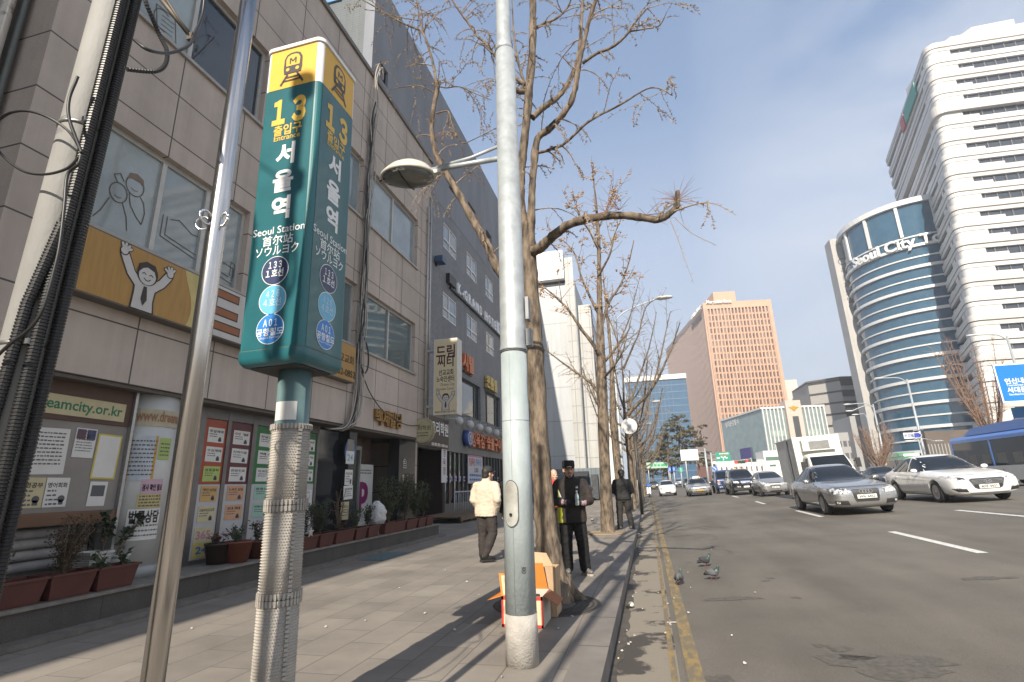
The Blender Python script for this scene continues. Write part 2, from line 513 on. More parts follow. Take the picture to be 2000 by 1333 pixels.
SLAB = brickmat('paving_slabs', (0.248, 0.222, 0.190), (0.205, 0.183, 0.157), (0.135, 0.120, 0.104), 0.80, 0.40, 0.007, 'YX', 0.8, 0.5, 0.14, 140, 0.3, 0.3, 0.9)
g = MB(SLAB)
g.poly([(-40, -25, 0), (-0.72, -25, 0), (-0.72, 140, 0), (-40, 140, 0)])
struct(g.build('pavement'))
KERB = brickmat('kerb_granite', (0.200, 0.185, 0.165), (0.175, 0.16, 0.145), (0.06, 0.055, 0.05), 1.0, 3.0, 0.010, 'YX', 0.8, 0, 0.22, 190, 0.3, 0.3, 1.4)
g = MB(KERB)
g.box(-0.72, -0.455, -25, 140, -0.3, 0.006)
struct(g.build('kerb'))
g = MB(M('far_pavement_stone', (0.26, 0.25, 0.23), 0.85, var=0.15, scale=0.8))
g.box(26, 60, -20, 330, -0.5, 0.66)
struct(g.build('far_pavement'))
# ---------------------------------------------------------------- stone clad building with the shops
STONE = brickmat('pinkish_granite_panels', (0.485, 0.414, 0.356), (0.455, 0.386, 0.332), (0.085, 0.073, 0.066), 1.27, 0.745, 0.012, 'YZ', 0.7, 0.0, 0.20, 170, 0.35, 0.18, 0.7, shift=(0.26, 0.06))
SILLM = M('window_sill_metal', (0.36, 0.34, 0.31), 0.5, metal=0.4, var=0.1)
FRAMEM = M('pale_window_frame', (0.46, 0.45, 0.42), 0.5, metal=0.3, var=0.08)
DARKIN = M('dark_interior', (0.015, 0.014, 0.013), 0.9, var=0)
BX = -6.4
A = thing('shop_building', 'pinkish granite clad building with wide windows and shop fronts behind the subway sign', 'building', (BX, 9, 0))
cols = [(4.28, 6.83), (7.35, 10.42), (10.75, 13.75)]
rows = [(4.62, 6.15), (7.97, 9.62)]
ys = [3.75] + [v for c in cols for v in c] + [14.75]
zs = [2.75] + [v for r in rows for v in r] + [12.40]
w = MB(STONE)
for i in range(len(ys) - 1):
 for j in range(len(zs) - 1):
  if i % 2 == 1 and j % 2 == 1: continue
  w.box(BX - 0.3, BX, ys[i], ys[i + 1], zs[j], zs[j + 1])
w.box(-14, BX - 0.301, 14.5, 14.75, 0.0, 12.4)
w.box(-14, BX - 0.301, 3.3, 3.6, 0.0, 12.4)
w.mat(M('flat_roof_grey', (0.2, 0.2, 0.2), 0.9)).box(-14, BX - .3, 3.6, 14.5, 12.1, 12.3)
w.build('wall', A)
w = MB(STONE); w.box(BX - .3, BX + 0.30, 3.28, 3.74, 0, 12.9); w.build('pier', A)
w = MB(M('parapet_cap', (0.16, 0.14, 0.125), 0.6)); w.box(BX - 0.36, BX + 0.06, 3.76, 14.82, 12.403, 12.52); w.build('parapet', A)
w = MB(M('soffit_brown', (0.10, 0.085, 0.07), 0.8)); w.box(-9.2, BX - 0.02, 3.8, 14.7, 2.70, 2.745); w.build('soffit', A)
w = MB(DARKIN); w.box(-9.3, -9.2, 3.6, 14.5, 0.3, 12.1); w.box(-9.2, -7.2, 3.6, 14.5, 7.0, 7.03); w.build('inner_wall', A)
def win(y0, y1, z0, z1, mull, panes, parent=A, x=BX, fr=FRAMEM, t=0.07, rec=0.10, sill=True):
 """window: frame mesh with a pane mesh per light and, where given, a blind behind"""
 f = MB(fr)
 xb, xf = x - rec - 0.06, x - rec
 f.box(xb, xf, y0, y0 + t, z0, z1); f.box(xb, xf, y1 - t, y1, z0, z1)
 f.box(xb, xf, y0 + t, y1 - t, z0, z0 + t); f.box(xb, xf, y0 + t, y1 - t, z1 - t, z1)
 cuts = [y0 + t] + list(mull) + [y1 - t]
 for q in mull: f.box(xb, xf + .012, q - t / 2, q + t / 2, z0 + t, z1 - t)
 fo = f.build('window', parent)
 for k in range(len(cuts) - 1):
  p = MB(panes[k % len(panes)])
  a = cuts[k] + (t / 2 if k else 0); b = cuts[k + 1] - (t / 2 if k < len(cuts) - 2 else 0)
  p.box(xb + .02, xb + .03, a, b, z0 + t, z1 - t)
  p.build('pane', fo)
 if sill:
  s = MB(SILLM); s.box(x - .1, x + 0.05, y0 - .04, y1 + .04, z0 - .06, z0 - .004); s.build('sill', fo)
 return fo
BLIND = M('frosted_pane', (0.30, 0.345, 0.345), 0.06, var=0.22, scale=0.9, spec=0.8)
BLIND2 = M('frosted_pane_cool', (0.25, 0.30, 0.32), 0.06, var=0.2, scale=1.1, spec=0.8)
DEEP = pane('deep_blue_glass', (0.018, 0.030, 0.042))
REFL = pane('grey_green_glass', (0.12, 0.16, 0.165))
w1 = win(4.28, 6.83, 4.62, 6.15, [5.20, 6.0], [BLIND, BLIND2, BLIND2])
win(7.35, 10.42, 4.62, 6.15, [8.4, 9.4], [REFL, BLIND2])
win(10.75, 13.75, 4.62, 6.15, [12.22], [REFL, REFL])
w2 = win(4.28, 6.83, 7.97, 9.62, [5.27], [BLIND, DEEP])
win(7.35, 10.42, 7.97, 9.62, [8.9], [DEEP, BLIND2])
win(10.75, 13.75, 7.97, 9.62, [12.22], [BLIND, BLIND2])
d = MB(); c = Canvas(d, (BX - .127, 4.35, 4.7), (0, 1, 0), (0, 0, 1))
SK = M('sketch_brown', (0.09, 0.07, 0.055), 0.7, var=0)
def ring(c, x, y, rx, ry, w, mat, k=1, a0=0, a1=360, n=18):
 c.stroke([(x + rx * math.cos(math.radians(a0 + (a1 - a0) * i / n)), y + ry * math.sin(math.radians(a0 + (a1 - a0) * i / n))) for i in range(n + 1)], w, mat, k, False)
ring(c, .50, .80, .13, .15, .012, SK); c.poly([(.38, .84), (.40, .95), (.50, .99), (.60, .95), (.63, .84), (.57, .89), (.44, .89)], M('sketch_hair', (0.2, .15, .12), .8), 2)
ring(c, .30, .58, .12, .14, .012, SK); ring(c, .50, .76, .05, .03, .008, SK, 2, 200, 340); ring(c, .30, .54, .05, .03, .008, SK, 2, 200, 340)
c.stroke([(.20, .45), (.12, .22), (.05, .1)], .012, SK); c.stroke([(.38, .46), (.46, .3), (.50, .12)], .012, SK)
c.stroke([(.44, .66), (.48, .5), (.58, .38), (.68, .30), (.70, .48), (.66, .62), (.60, .68)], .012, SK); c.stroke([(.26, .72), (.20, .80), (.28, .86), (.34, .78)], .012, SK)
d.build('window_drawing', w1)
d = MB(); c = Canvas(d, (BX - .127, 5.95, 4.7), (0, 1, 0), (0, 0, 1))
c.stroke([(.0, .42), (.78, .34), (.78, .12)], .012, SK); c.stroke([(-.62, .62), (-.62, .28), (.78, .06)], .012, SK); c.stroke([(-.55, .62), (-.55, .33), (.70, .16)], .012, SK)
c.stroke([(-.5, .60), (-.35, .66), (-.1, .55), (.1, .58), (.4, .50)], .012, SK); c.stroke([(.72, .20), (.72, .44), (.80, .42), (.80, .18)], .012, SK)
d.build('window_drawing', w1)
d = MB(); c = Canvas(d, (BX - .127, 4.35, 8.05), (0, 1, 0), (0, 0, 1))
ring(c, .44, .28, .15, .17, .012, SK, 1, 60, 300); c.stroke([(.30, .45), (.62, .50), (.70, .10), (.38, .05), (.30, .45)], .012, SK)
for i in range(4): c.stroke([(.42, .12 + .08 * i), (.62, .15 + .08 * i)], .009, SK)
ring(c, .25, .95, .28, .20, .012, SK); d.build('window_drawing', w2)
w = MB(brickmat('dark_granite_step', (0.085, 0.076, 0.068), (0.078, 0.070, 0.063), (0.05, 0.045, 0.04), 1.5, 1.0, 0.008, 'YZ', 0.75, 0, 0.35, 130, 0.2, 0.25, 1.5))
w.box(-9.2, -6.04, 1.5, 14.9, 0.0, 0.30); w.build('plinth', A)
w = MB(M('plinth_top_stone', (0.19, 0.175, 0.155), 0.75, var=0.25, scale=5)); w.box(-9.2, -6.0, 1.5, 14.93, 0.302, 0.335); w.build('plinth_slab', A)
w = MB(M('channel_concrete', (0.16, 0.145, 0.125), .85, var=.25)); w.box(-6.038, -5.80, 1.5, 14.9, 0.004, 0.05); w.build('drain_channel', A)
SX = -6.75
w = MB(M('white_column_paint', (0.50, 0.50, 0.48), 0.35, var=0.07, scale=3)); w.lathe([(0.40, 0.48), (0.40, 2.70)], (-6.85, 5.86, 0), 32)
w.mat(M('column_skirting', (0.30, 0.31, 0.31), .5)).lathe([(0.41, 0.336), (0.41, 0.478)], (-6.85, 5.86, 0), 32); w.build('column', A)
w = MB(M('board_grey', (0.235, 0.215, 0.195), 0.7, var=0.12, scale=2)); w.box(-6.75, -6.62, 3.76, 5.42, 1.20, 2.24)
w.mat(M('board_brown', (0.085, 0.045, 0.03), .6, var=.15)).box(-6.75, -6.60, 3.76, 5.42, 2.242, 2.70)
w.mat(M('board_timber', (0.16, 0.085, 0.045), .55, var=.2, scale=3, stretch=(1, .2, 4))).box(-6.75, -6.58, 3.76, 5.42, 1.06, 1.198)
w.mat(ALU).box(-6.75, -6.56, 5.422, 5.46, .335, 2.70); w.build('notice_board', A)
w = MB(M('white_backing', (0.33, 0.32, 0.31), .5)); w.box(-6.98, -6.95, 3.76, 5.40, .335, 1.05); w.build('backing_panel', A)
WP = M('white_door_film', (0.42, 0.43, 0.44), 0.3, var=0.05)
def ypx(px, py, x=SX): return GX(px, py, x).y
bands = [('red_film', (0.32, 0.055, 0.022), ypx(403, 815), ypx(445, 822)), ('maroon_film', (0.095, 0.018, 0.026), ypx(452, 823), ypx(494, 830)),
  ('green_film', (0.012, 0.14, 0.035), ypx(502, 832), ypx(545, 840)), ('green_film', (0.012, 0.14, 0.035), ypx(552, 840), ypx(584, 846)), ('green_film', (0.012, 0.14, 0.035), ypx(590, 846), ypx(619, 851))]
DOORY = []
for nm, colr, y0, y1 in bands:
 w = MB(WP); w.box(SX - .03, SX, y0, y1, .40, 1.50)
 w.mat(M(nm, colr, .35, var=.1)).box(SX - .03, SX, y0, y1, 1.502, 2.52)
 do = w.build('door_panel', A); DOORY.append((y0, y1))
f = MB(M('door_frame_steel', (0.17, 0.165, 0.16), .4, metal=.6))
prev = 6.28
for y0, y1 in DOORY:
 f.box(SX - .06, SX + .02, prev, y0 - .002, .336, 2.69); prev = y1 + .002
f.box(SX - .06, SX + .02, prev, prev + .07, .336, 2.69)
f.box(SX - .065, SX + .015, 6.28, prev + .07, 2.53, 2.70); f.box(SX - .065, SX + .015, 6.28, prev + .07, .337, .395)
f.build('door_frame', A)
gy0 = prev + .07
w = MB(GLASSD); w.box(SX - .04, SX - .02, gy0, gy0 + 1.0, .34, 2.69); w.build('glass_door', A)
h = MB(BLACKM); h.box(SX - .02, SX + .04, gy0 + .82, gy0 + .86, 1.0, 1.35); h.build('door_handle', A)
BLST = M('black_stone', (0.022, 0.022, 0.024), 0.18, var=0.2, scale=40, spec=0.6)
p24 = (ypx(672, 862, -6.62), ypx(697, 868, -6.62))
w = MB(BLST); w.box(-6.95, -6.62, gy0 + 1.0, p24[1], .336, 2.70); w.build('black_pillar', A)
pe = (ypx(780, 878, -6.62), 14.45)
w = MB(BLST); w.box(-6.95, -6.62, pe[0], pe[1], .336, 2.70); w.build('black_pillar', A)
w = MB(M('red_brown_granite', (0.15, 0.115, 0.09), .6, col2=(.09, .05, .04), scale=5)); w.box(-8.2, -7.5, pe[0] - .9, pe[0] - .004, .336, 2.70); w.build('side_wall', A)
en0, en1 = p24[1] + .02, pe[0] - .9
w = MB(pane('entrance_glass', (0.05, 0.065, 0.06))); w.box(-7.32, -7.29, en0, en1, .34, 2.35); d_ = w.build('entrance_door', A)
f = MB(ALU); f.box(-7.36, -7.26, en0 + .001, en1 - .001, 2.352, 2.45); f.box(-7.34, -7.26, en1 - .06, en1 - .002, .34, 2.35); f.build('entrance_frame', A)
GOLD = M('tarnished_gold', (0.34, 0.20, 0.07), .35, metal=.8, var=.3, scale=30)
gl = thing('gold_lettering', 'row of tarnished gold Korean letters on the granite above the entrance', 'lettering', (BX + .02, 12.2, 3.0))
for k, ch in enumerate('백제빌딩'):
 m = MB(GOLD); m.text(ch, .42, (BX + .045, 11.63 + .36 * k, 2.93), (0, 1, 0), (0, 0, 1), bold=.03, depth=.04); m.build('letter', gl)
NB = thing('concrete_building', 'dark bare concrete building with a rusty downpipe left of the granite pier', 'building', (-6.9, 0, 0))
w = MB(M('old_concrete', (0.17, 0.16, 0.145), .85, var=.3, scale=1.5, bump=.3)); w.box(-15, -6.62, -40, 3.26, 0, 12.2); w.build('wall', NB)
w = MB(M('stained_pipe', (0.42, 0.39, 0.34), .5, col2=(.10, .07, .05), scale=7, lo=.35, hi=.5)); w.tube([(-6.52, 3.06, 0.4), (-6.52, 3.06, 12)], .07, 12)
w.mat(M('dark_pipe', (.10, .11, .10), .5)).tube([(-6.5, 3.2, .4), (-6.5, 3.2, 12)], .035, 8)
w.build('downpipe', NB)
# ---------------------------------------------------------------- signs on the building
AMB = M('amber_vinyl', (0.37, 0.205, 0.045), 0.45, var=0.12, scale=4, stretch=(1, 6, .6))
YG = M('yellow_green_vinyl', (0.46, 0.40, 0.14), 0.45, var=.08)
YG2 = M('pale_yellow_vinyl', (0.52, 0.42, 0.16), 0.45, var=.08)
WV = M('white_vinyl', (0.50, 0.48, 0.46), 0.45, var=.06)
BRO = M('orange_brown_vinyl', (0.27, 0.095, 0.03), .5, var=.05)
DKO = M('dark_outline', (0.025, 0.015, 0.012), .5, var=0)
def waving_man(c, cx, by, h, shirt=WV, ink=DKO, k=2):
 """round headed man in a white shirt and tie with both arms up; h = height of drawing"""
 s = h
 P = lambda x, y: (cx + x * s, by + y * s)
 for side, hand in ((-1, (-.46, .88)), (1, (.42, .80))):
  sh = (.13 * side, .44); el = (.30 * side, .60)
  c.stroke([P(*sh), P(*el), P(*hand)], .19 * s, ink, k);
 c.poly([P(-.24, -.02), P(-.22, .30), P(-.24, .50), P(-.1, .52), P(.12, .50), P(.22, .44), P(.20, .2), P(.23, -.02)], ink, k + .6)
 for side, hand in ((-1, (-.46, .88)), (1, (.42, .80))):
  sh = (.13 * side, .44); el = (.30 * side, .60)
  c.stroke([P(*sh), P(*el), P(*hand)], .145 * s, shirt, k + 1.2)
 c.poly([P(-.205, 0), P(-.19, .30), P(-.20, .47), P(.10, .47), P(.19, .42), P(.17, .2), P(.195, 0)], shirt, k + 1.8)
 for side, hand in ((-1, (-.48, .93)), (1, (.44, .85))):
  for a in (55, 85, 115, 150 if side > 0 else 30):
   q = (hand[0] + .13 * math.cos(math.radians(a)), hand[1] + .13 * math.sin(math.radians(a)))
   c.stroke([P(*hand), P(*q)], .075 * s, ink, k + 2.2)
  c.disc(*P(*hand), .085 * s, ink, k + 2.6)
  for a in (55, 85, 115, 150 if side > 0 else 30):
   q = (hand[0] + .13 * math.cos(math.radians(a)), hand[1] + .13 * math.sin(math.radians(a)))
   c.stroke([P(*hand), P(*q)], .045 * s, shirt, k + 3)
  c.disc(*P(*hand), .065 * s, shirt, k + 3.4)
 c.disc(*P(0, .68), .205 * s, ink, k + 3.8, .215 * s); c.disc(*P(0, .65), .165 * s, shirt, k + 4.4, .175 * s)
 c.poly([P(-.165, .68), P(-.19, .82), P(-.05, .90), P(.12, .88), P(.19, .76), P(.165, .66), P(.12, .76), P(-.02, .80), P(-.10, .76)], ink, k + 5)
 for e in (-.07, .07):
  c.stroke([P(e - .035, .66), P(e, .685), P(e + .035, .66)], .018 * s, ink, k + 5)
 c.stroke([P(-.06, .585), P(-.02, .555), P(.03, .555), P(.065, .59)], .018 * s, ink, k + 5)
 c.poly([P(-.035, .44), P(.025, .44), P(.06, .20), P(-.005, .08), P(-.06, .20)], ink, k + 5)
FX = -6.2
def yf(px, py): return GX(px, py, FX)
sg = thing('shop_sign', 'long amber and white signboard with a cartoon man raising both arms', 'signboard', (FX, 7, 3.6))
m = MB(M('sign_box_edge', (.10, .09, .08), .5)); y0, y1, z0, z1 = 4.14, 10.2, 3.66, 4.50
m.box(BX + .003, FX, y0, y1, z0, z1); m.build('sign_box', sg)
m = MB(AMB); m.box(FX + .001, FX + .004, y0 + .02, y1 - .02, z0 + .02, z1 - .02)
c = Canvas(m, (FX + .004, 0, 0), (0, 1, 0), (0, 0, 1), .002)
wy = lambda base: [(base + .10 * math.sin(3.6 * t + .5), z0 + .02 + (z1 - z0 - .04) * t) for t in [i / 12 for i in range(13)]]
ye = 9.0
c.poly(wy(5.62) + [(ye, z1 - .02), (ye, z0 + .02)], YG2, 0); c.poly(wy(5.74) + [(ye, z1 - .02), (ye, z0 + .02)], YG, 1); c.poly(wy(6.02) + [(ye, z1 - .02), (ye, z0 + .02)], WV, 2)
for ch, yy in (('드', 6.30), ('림', 7.06), ('씨', 7.82), ('티', 8.58)):
 c.text(ch, yy, 3.78, .82, DKO, 4, bold=.055); c.text(ch, yy, 3.78, .82, BRO, 5, bold=.03)
c.text('선교교회', 9.72, 4.06, .22, INK, 4); c.text('T.6352-0852', 9.66, 3.76, .21, INK, 4, bold=.01)
waving_man(c, 4.98, 3.685, .74)
m.build('sign_face', sg)
def sheet(name, label, y0, y1, z0, z1, paper, draw=None, x=None, tilt=0.0, cat='poster', group=None, edge=None):
 x = SX + .004 if x is None else x
 m = MB(paper); cy, cz = (y0 + y1) / 2, (z0 + z1) / 2
 r = Vector((0, math.cos(tilt), math.sin(tilt))); u = Vector((0, -math.sin(tilt), math.cos(tilt)))
 hw, hh = (y1 - y0) / 2, (z1 - z0) / 2
 cc = Canvas(m, (x, cy, cz), r, u, .002)
 pts = [cc.p(-hw, -hh, -2), cc.p(hw, -hh, -2), cc.p(hw, hh, -2), cc.p(-hw, hh, -2)]
 m.prism(pts, cc.n * .0025)
 if edge: cc.rect(-hw, hw, -hh, hh, edge, .5); cc.rect(-hw + .02, hw - .02, -hh + .02, hh - .02, paper, 1.2)
 if draw: draw(cc, hw, hh)
 o = m.build(name); tag(o, label, cat, group); return o
CREAM = M('cream_paper', (0.50, 0.44, 0.27), .8, var=.08); LIME = M('lime_paper', (0.36, 0.46, 0.14), .8, var=.06); ORP = M('orange_paper', (0.50, 0.32, 0.13), .8, var=.05)
PEACH = M('peach_paper', (0.52, 0.30, 0.18), .8, var=.05); PINKP = M('pink_paper', (0.50, 0.34, 0.40), .8, var=.05); MINT = M('mint_paper', (0.30, 0.47, 0.38), .8, var=.05)
GREENI = M('green_ink', (0.02, 0.16, 0.08), .7, var=0); BLUEI = M('blue_ink', (0.03, 0.14, 0.36), .7, var=0); PINKI = M('pink_ink', (0.42, 0.20, 0.26), .7, var=0); GREYI = M('grey_ink', (.10, .10, .11), .8, var=0)
NX = -6.615
def dreamtext(cc, hw, hh): cc.text('www.dreamcity.or.kr', 0, -hh * .42, hh * 1.5, GREENI, 1, bold=.02, fitw=hw * 1.9)
sheet('paper_banner', 'cream paper strip with green web address on the brown top of the notice board', 3.78, 5.33, 2.30, 2.53, CREAM, dreamtext, NX + .02, tilt=-.012, cat='banner')
def ttl(t, sz=.5, lines=3, seed=1, pic=True, bold=.02):
 def f(cc, hw, hh):
  cc.text(t, 0, hh * .35, hh * sz, INK, 1, bold=bold, fitw=hw * 1.7)
  cc.lines(-hw * .8, hw * (.2 if pic else .8), [hh * (.05 - .3 * k) for k in range(lines)], hh * .13, GREYI, 1, seed)
  if pic: cc.disc(hw * .5, -hh * .45, hh * .25, GREYI, 1, n=9); cc.rect(hw * .3, hw * .7, -hh * .85, -hh * .5, GREYI, 1)
 return f
def small(seed, n=7, pics=False):
 def f(cc, hw, hh):
  cc.lines(-hw * .8, hw * .8, [hh * (.75 - 1.5 * k / n) for k in range(n)], hh * .07, GREYI, 1, seed)
  if pics: cc.rect(-hw * .9, -.05 * hw, hh * .25, hh * .92, M('photo_red', (.16, .04, .04), .5, col2=(.03, .05, .10), scale=20), 2); cc.rect(.05 * hw, hw * .9, hh * .25, hh * .92, M('photo_blue', (.05, .07, .16), .5, col2=(.02, .02, .03), scale=20), 2)
 return f
sheet('notice', 'white notice with a table of small print, upper middle of the board', 4.33, 4.72, 1.62, 2.14, PAPER, small(3, 9), NX, .02)
sheet('notice', 'white notice cut off by the conduits, with City printed at its top', 3.96, 4.22, 1.62, 2.18, PAPER, lambda c_, hw, hh: (c_.text('City', hw * .4, hh * .7, .08, INK, 1, bold=.02), c_.lines(-hw * .8, hw * .8, [hh * (.4 - .25 * k) for k in range(6)], .02, GREYI, 1, 4)), NX, -.01)
sheet('notice', 'white notice with a red photo and a blue photo at its top', 4.78, 5.03, 1.82, 2.17, PAPER, small(5, 8, True), NX, -.02)
sheet('notice', 'white notice with yellow border and blue lines on the right of the board', 5.05, 5.36, 1.57, 2.12, PAPER, small(6, 9), NX, -.03, edge=M('yellow_edge', (.55, .45, .08), .8))
sheet('notice', 'lime green notice at the lower left of the board', 4.08, 4.27, 1.25, 1.58, LIME, small(7, 6), NX)
sheet('notice', 'cream notice headed in bold Korean letters, left of the English class notice', 4.28, 4.56, 1.26, 1.585, CREAM, ttl('성경공부', .38, 4, 8), NX)
sheet('notice', 'white English class notice headed in Korean letters', 4.57, 4.82, 1.26, 1.585, PAPER, ttl('영어회화', .38, 4, 9), NX)
sheet('notice', 'small white notice with a dark grey printed block', 5.06, 5.28, 1.25, 1.54, PAPER, lambda c_, hw, hh: c_.rect(-hw * .75, hw * .75, -hh * .2, hh * .7, GREYI, 1), NX, -.02)
def door(i): return DOORY[i]
for i, specs in {0: [('주일예배', PAPER, 'white sheet at the top of the red door panel'), ('수요예배', PAPER, 'white sheet second from the top on the red door panel'), ('성경공부', LIME, 'lime green sheet at the foot of the red band'), ('개인상담', ORP, 'orange sheet just under the red band'), ('드림씨티선교교회', CREAM, 'cream address sheet below the orange sheet')],
    1: [('이 발', PAPER, 'white haircut sheet at the top of the maroon door panel'), ('지하이용', PAPER, 'white sheet in the middle of the maroon door panel'), ('한방진료', PAPER, 'white sheet lowest in the maroon band'), ('노숙인 상담', PEACH, 'peach sheet just under the maroon band'), ('전화', PEACH, 'peach telephone sheet with big letters under the maroon door panel')],
    2: [('한글교실', PAPER, 'white sheet topmost on the green panel left of the wrapped pole'), ('팩스', PAPER, 'white fax sheet on the green panel left of the wrapped pole'), ('치과진료', PAPER, 'white sheet lowest in the green band left of the wrapped pole'), ('증명사진', MINT, 'mint sheet just under the green band'), ('이력서 작성', MINT, 'lower mint sheet above the flower pots')],
    4: [('물품보관', PAPER, 'white sheet topmost on the green panel right of the wrapped pole'), ('이슬나눔', PAPER, 'white sheet second on the green panel right of the wrapped pole'), ('무료진료', PAPER, 'white sheet lowest in the green band right of the wrapped pole')]}.items():
 y0, y1 = door(i); wd = y1 - y0
 zt = 2.39
 for k, (t, pp, lb) in enumerate(specs):
  hgt = .235
  z1_ = zt - .305 * k
  sheet('door_sheet', lb, y0 + wd * .16, y1 - wd * .10, z1_ - hgt, z1_, pp, ttl(t, .42, 2, 20 + i * 7 + k), tilt=rnd.uniform(-.02, .02))
y0, y1 = door(0)
sheet('door_sheet', 'pale sheet with pink number 365 low on the first door panel', y0 + .05, y1 - .05, .645, .86, CREAM, lambda c_, hw, hh: c_.text('365', 0, -hh * .55, hh * 1.5, PINKI, 1, bold=.03, fitw=hw * 1.6))
sheet('door_sheet', 'yellow sheet with blue number 24 at the foot of the first door panel', y0 + .05, y1 - .05, .42, .640, M('yellow_paper', (.48, .40, .13), .8), lambda c_, hw, hh: c_.text('24', 0, -hh * .45, hh * 1.3, BLUEI, 1, bold=.03, fitw=hw * 1.3))
y0, y1 = door(4)
sheet('door_sheet', 'white street map sheet below the right green panel', y0 + .03, y1 - .03, .85, 1.38, PAPER, lambda c_, hw, hh: (c_.text('Dream City', -hw * .1, hh * .75, .07, INK, 1), [c_.stroke([(-hw * .8 + .1 * q, -hh * .8), (-hw * .2 + .1 * q, hh * .6)], .02, M('map_grey', (.36, .35, .33), .8), 1, False) for q in range(3)], c_.stroke([(-hw * .9, .1), (hw * .9, -.15)], .03, M('map_grey', (.36, .35, .33), .8), 2, False)))
CXc, CYc = -6.85, 5.86
def curved(name, label, a0, a1, z0, z1, paper, txt, tsz, tcol, rows=(), seed=1, cat='poster', edge=None):
 m = MB(paper); n = 10; R = .406
 for i in range(n):
  p = [a0 + (a1 - a0) * q / n for q in (i, i + 1)]
  v = [(CXc + R * math.cos(q), CYc + R * math.sin(q)) for q in p]
  m.mat(edge if edge and i in (0, n - 1) else paper)
  m.poly([(v[0][0], v[0][1], z0), (v[1][0], v[1][1], z0), (v[1][0], v[1][1], z1), (v[0][0], v[0][1], z1)], True)
 def bent(t, zb, size, colr, fit):
  q = MB(colr); q.text(t, size, (0, 0, 0), (1, 0, 0), (0, 1, 0), bold=.03, fitw=fit)
  am = (a0 + a1) / 2
  vs = [(CXc + (R + .004) * math.cos(am + v.x / R), CYc + (R + .004) * math.sin(am + v.x / R), zb + v.y) for v in q.v]
  m.mat(colr); m.add(vs, q.f, False)
 wid = (a1 - a0) * R
 if txt: bent(txt, z0 + (z1 - z0) * tsz[0], tsz[1], tcol, wid * .9)
 r = random.Random(seed)
 for zb in rows:
  a = a0 + .05
  m.mat(GREYI)
  while a < a1 - .06:
   da = r.uniform(.03, .10); v = [(CXc + (R + .004) * math.cos(q), CYc + (R + .004) * math.sin(q)) for q in (a, min(a + da, a1 - .03))]
   m.poly([(*v[0], zb), (*v[1], zb), (*v[1], zb + .018), (*v[0], zb + .018)]); a += da + .03
 o = m.build(name); tag(o, label, cat)
curved('paper_banner', 'faded cream strip with reddish web address round the white column', -1.1, .9, 2.27, 2.50, M('faded_cream', (.42, .38, .27), .8), 'www.dreamcity', (.3, .2), M('faded_red_ink', (.30, .16, .09), .8), cat='banner')
curved('poster', 'white poster with orange border on the left of the white column', -1.05, -.25, 1.55, 2.14, M('bluish_paper', (.46, .50, .54), .8), None, None, None, [1.62 + .055 * k for k in range(9)], 2, edge=M('orange_edge', (.50, .30, .06), .8))
curved('poster', 'lime sheet near the top right of the white column', -.2, .25, 1.83, 2.12, LIME, None, None, None, [1.88 + .05 * k for k in range(4)], 3)
curved('poster', 'pink sheet halfway up the white column', -.55, .15, 1.38, 1.57, PINKP, '검사 확인 필요', (.25, .09), INK)
curved('poster', 'yellow sheet under the pink sheet on the white column', -.6, .15, 1.20, 1.375, M('yellow_sheet', (.50, .42, .18), .8), None, None, None, [1.22 + .04 * k for k in range(4)], 5)
curved('poster', 'white legal advice sheet with big black Korean letters low on the column', -.8, .2, .80, 1.19, PAPER, '법률상담', (.58, .17), INK, [.85, .91, .97], 6)
px_ = -6.613
yc = (p24[0] + p24[1]) / 2
sheet('house_number', 'white plate with pale blue 24 high on the black pillar', yc - .17, yc + .17, 1.93, 2.22, PAPER, lambda c_, hw, hh: c_.text('24', 0, -hh * .5, hh * 1.4, M('pale_blue_ink', (.16, .34, .46), .8), 1, bold=.02, fitw=hw * 1.4), px_, cat='number plate')
o = MB(M('blue_oval', (.04, .10, .24), .5)); Canvas(o, (px_ - .004, yc, 2.2), (0, 1, 0), (0, 0, 1)).disc(0, 0, .23, M('blue_oval', (.04, .10, .24), .5), 0, .30)
sheet('old_tape', 'grey peeled paper above the number 24', yc - .14, yc + .14, 2.23, 2.48, M('grey_paper', (.26, .24, .22), .8, var=.2), None, px_, cat='paper')
tag(o.build('sign_disc'), 'dark blue oval plate behind the number 24', 'plate')
sheet('notice', 'white free clinic notice on the black pillar under the number', yc - .17, yc + .15, 1.46, 1.80, PAPER, ttl('무료진료', .36, 3, 41), px_)
sheet('notice', 'torn white notice in the middle of the black pillar', yc - .19, yc + .19, 1.15, 1.45, PAPER, ttl('전염병', .36, 3, 42, False), px_, .04)
sheet('notice', 'cream and white notice lowest on the black pillar', yc - .26, yc + .06, .72, 1.1, CREAM, ttl('검사 확인 필요', .30, 3, 43, False), px_)
sheet('notice', 'cream notice on the last black pillar above the plants', 13.62, 13.98, 1.18, 1.72, CREAM, small(44, 8), px_)
sheet('plaque', 'small house shaped outline mark on the last black pillar', 13.60, 13.86, 1.88, 2.16, BLST, lambda c_, hw, hh: (c_.stroke([(-.1, -.11), (-.1, .07), (0, .14), (.1, .07), (.1, -.11), (-.1, -.11)], .014, PAPER, 1), c_.lines(-.06, .06, [-.06, 0, .05], .025, PAPER, 1, 4)), px_, cat='plaque')
MAG = M('magenta_film', (0.22, 0.015, 0.12), .5, var=0)
sheet('door_poster', 'tall white poster with a magenta letter p on the entrance door', GX(699, 940, -7.285).y, GX(728, 940, -7.285).y, .42, 2.0, PAPER, lambda c_, hw, hh: (c_.text('p', -.10, -.16, 1.0, MAG, 1, bold=.05), c_.text('하우스', .06, -.62, .22, INK, 1), c_.lines(-hw * .8, hw * .8, [.62, .55], .035, GREYI, 1, 3)), -7.285)
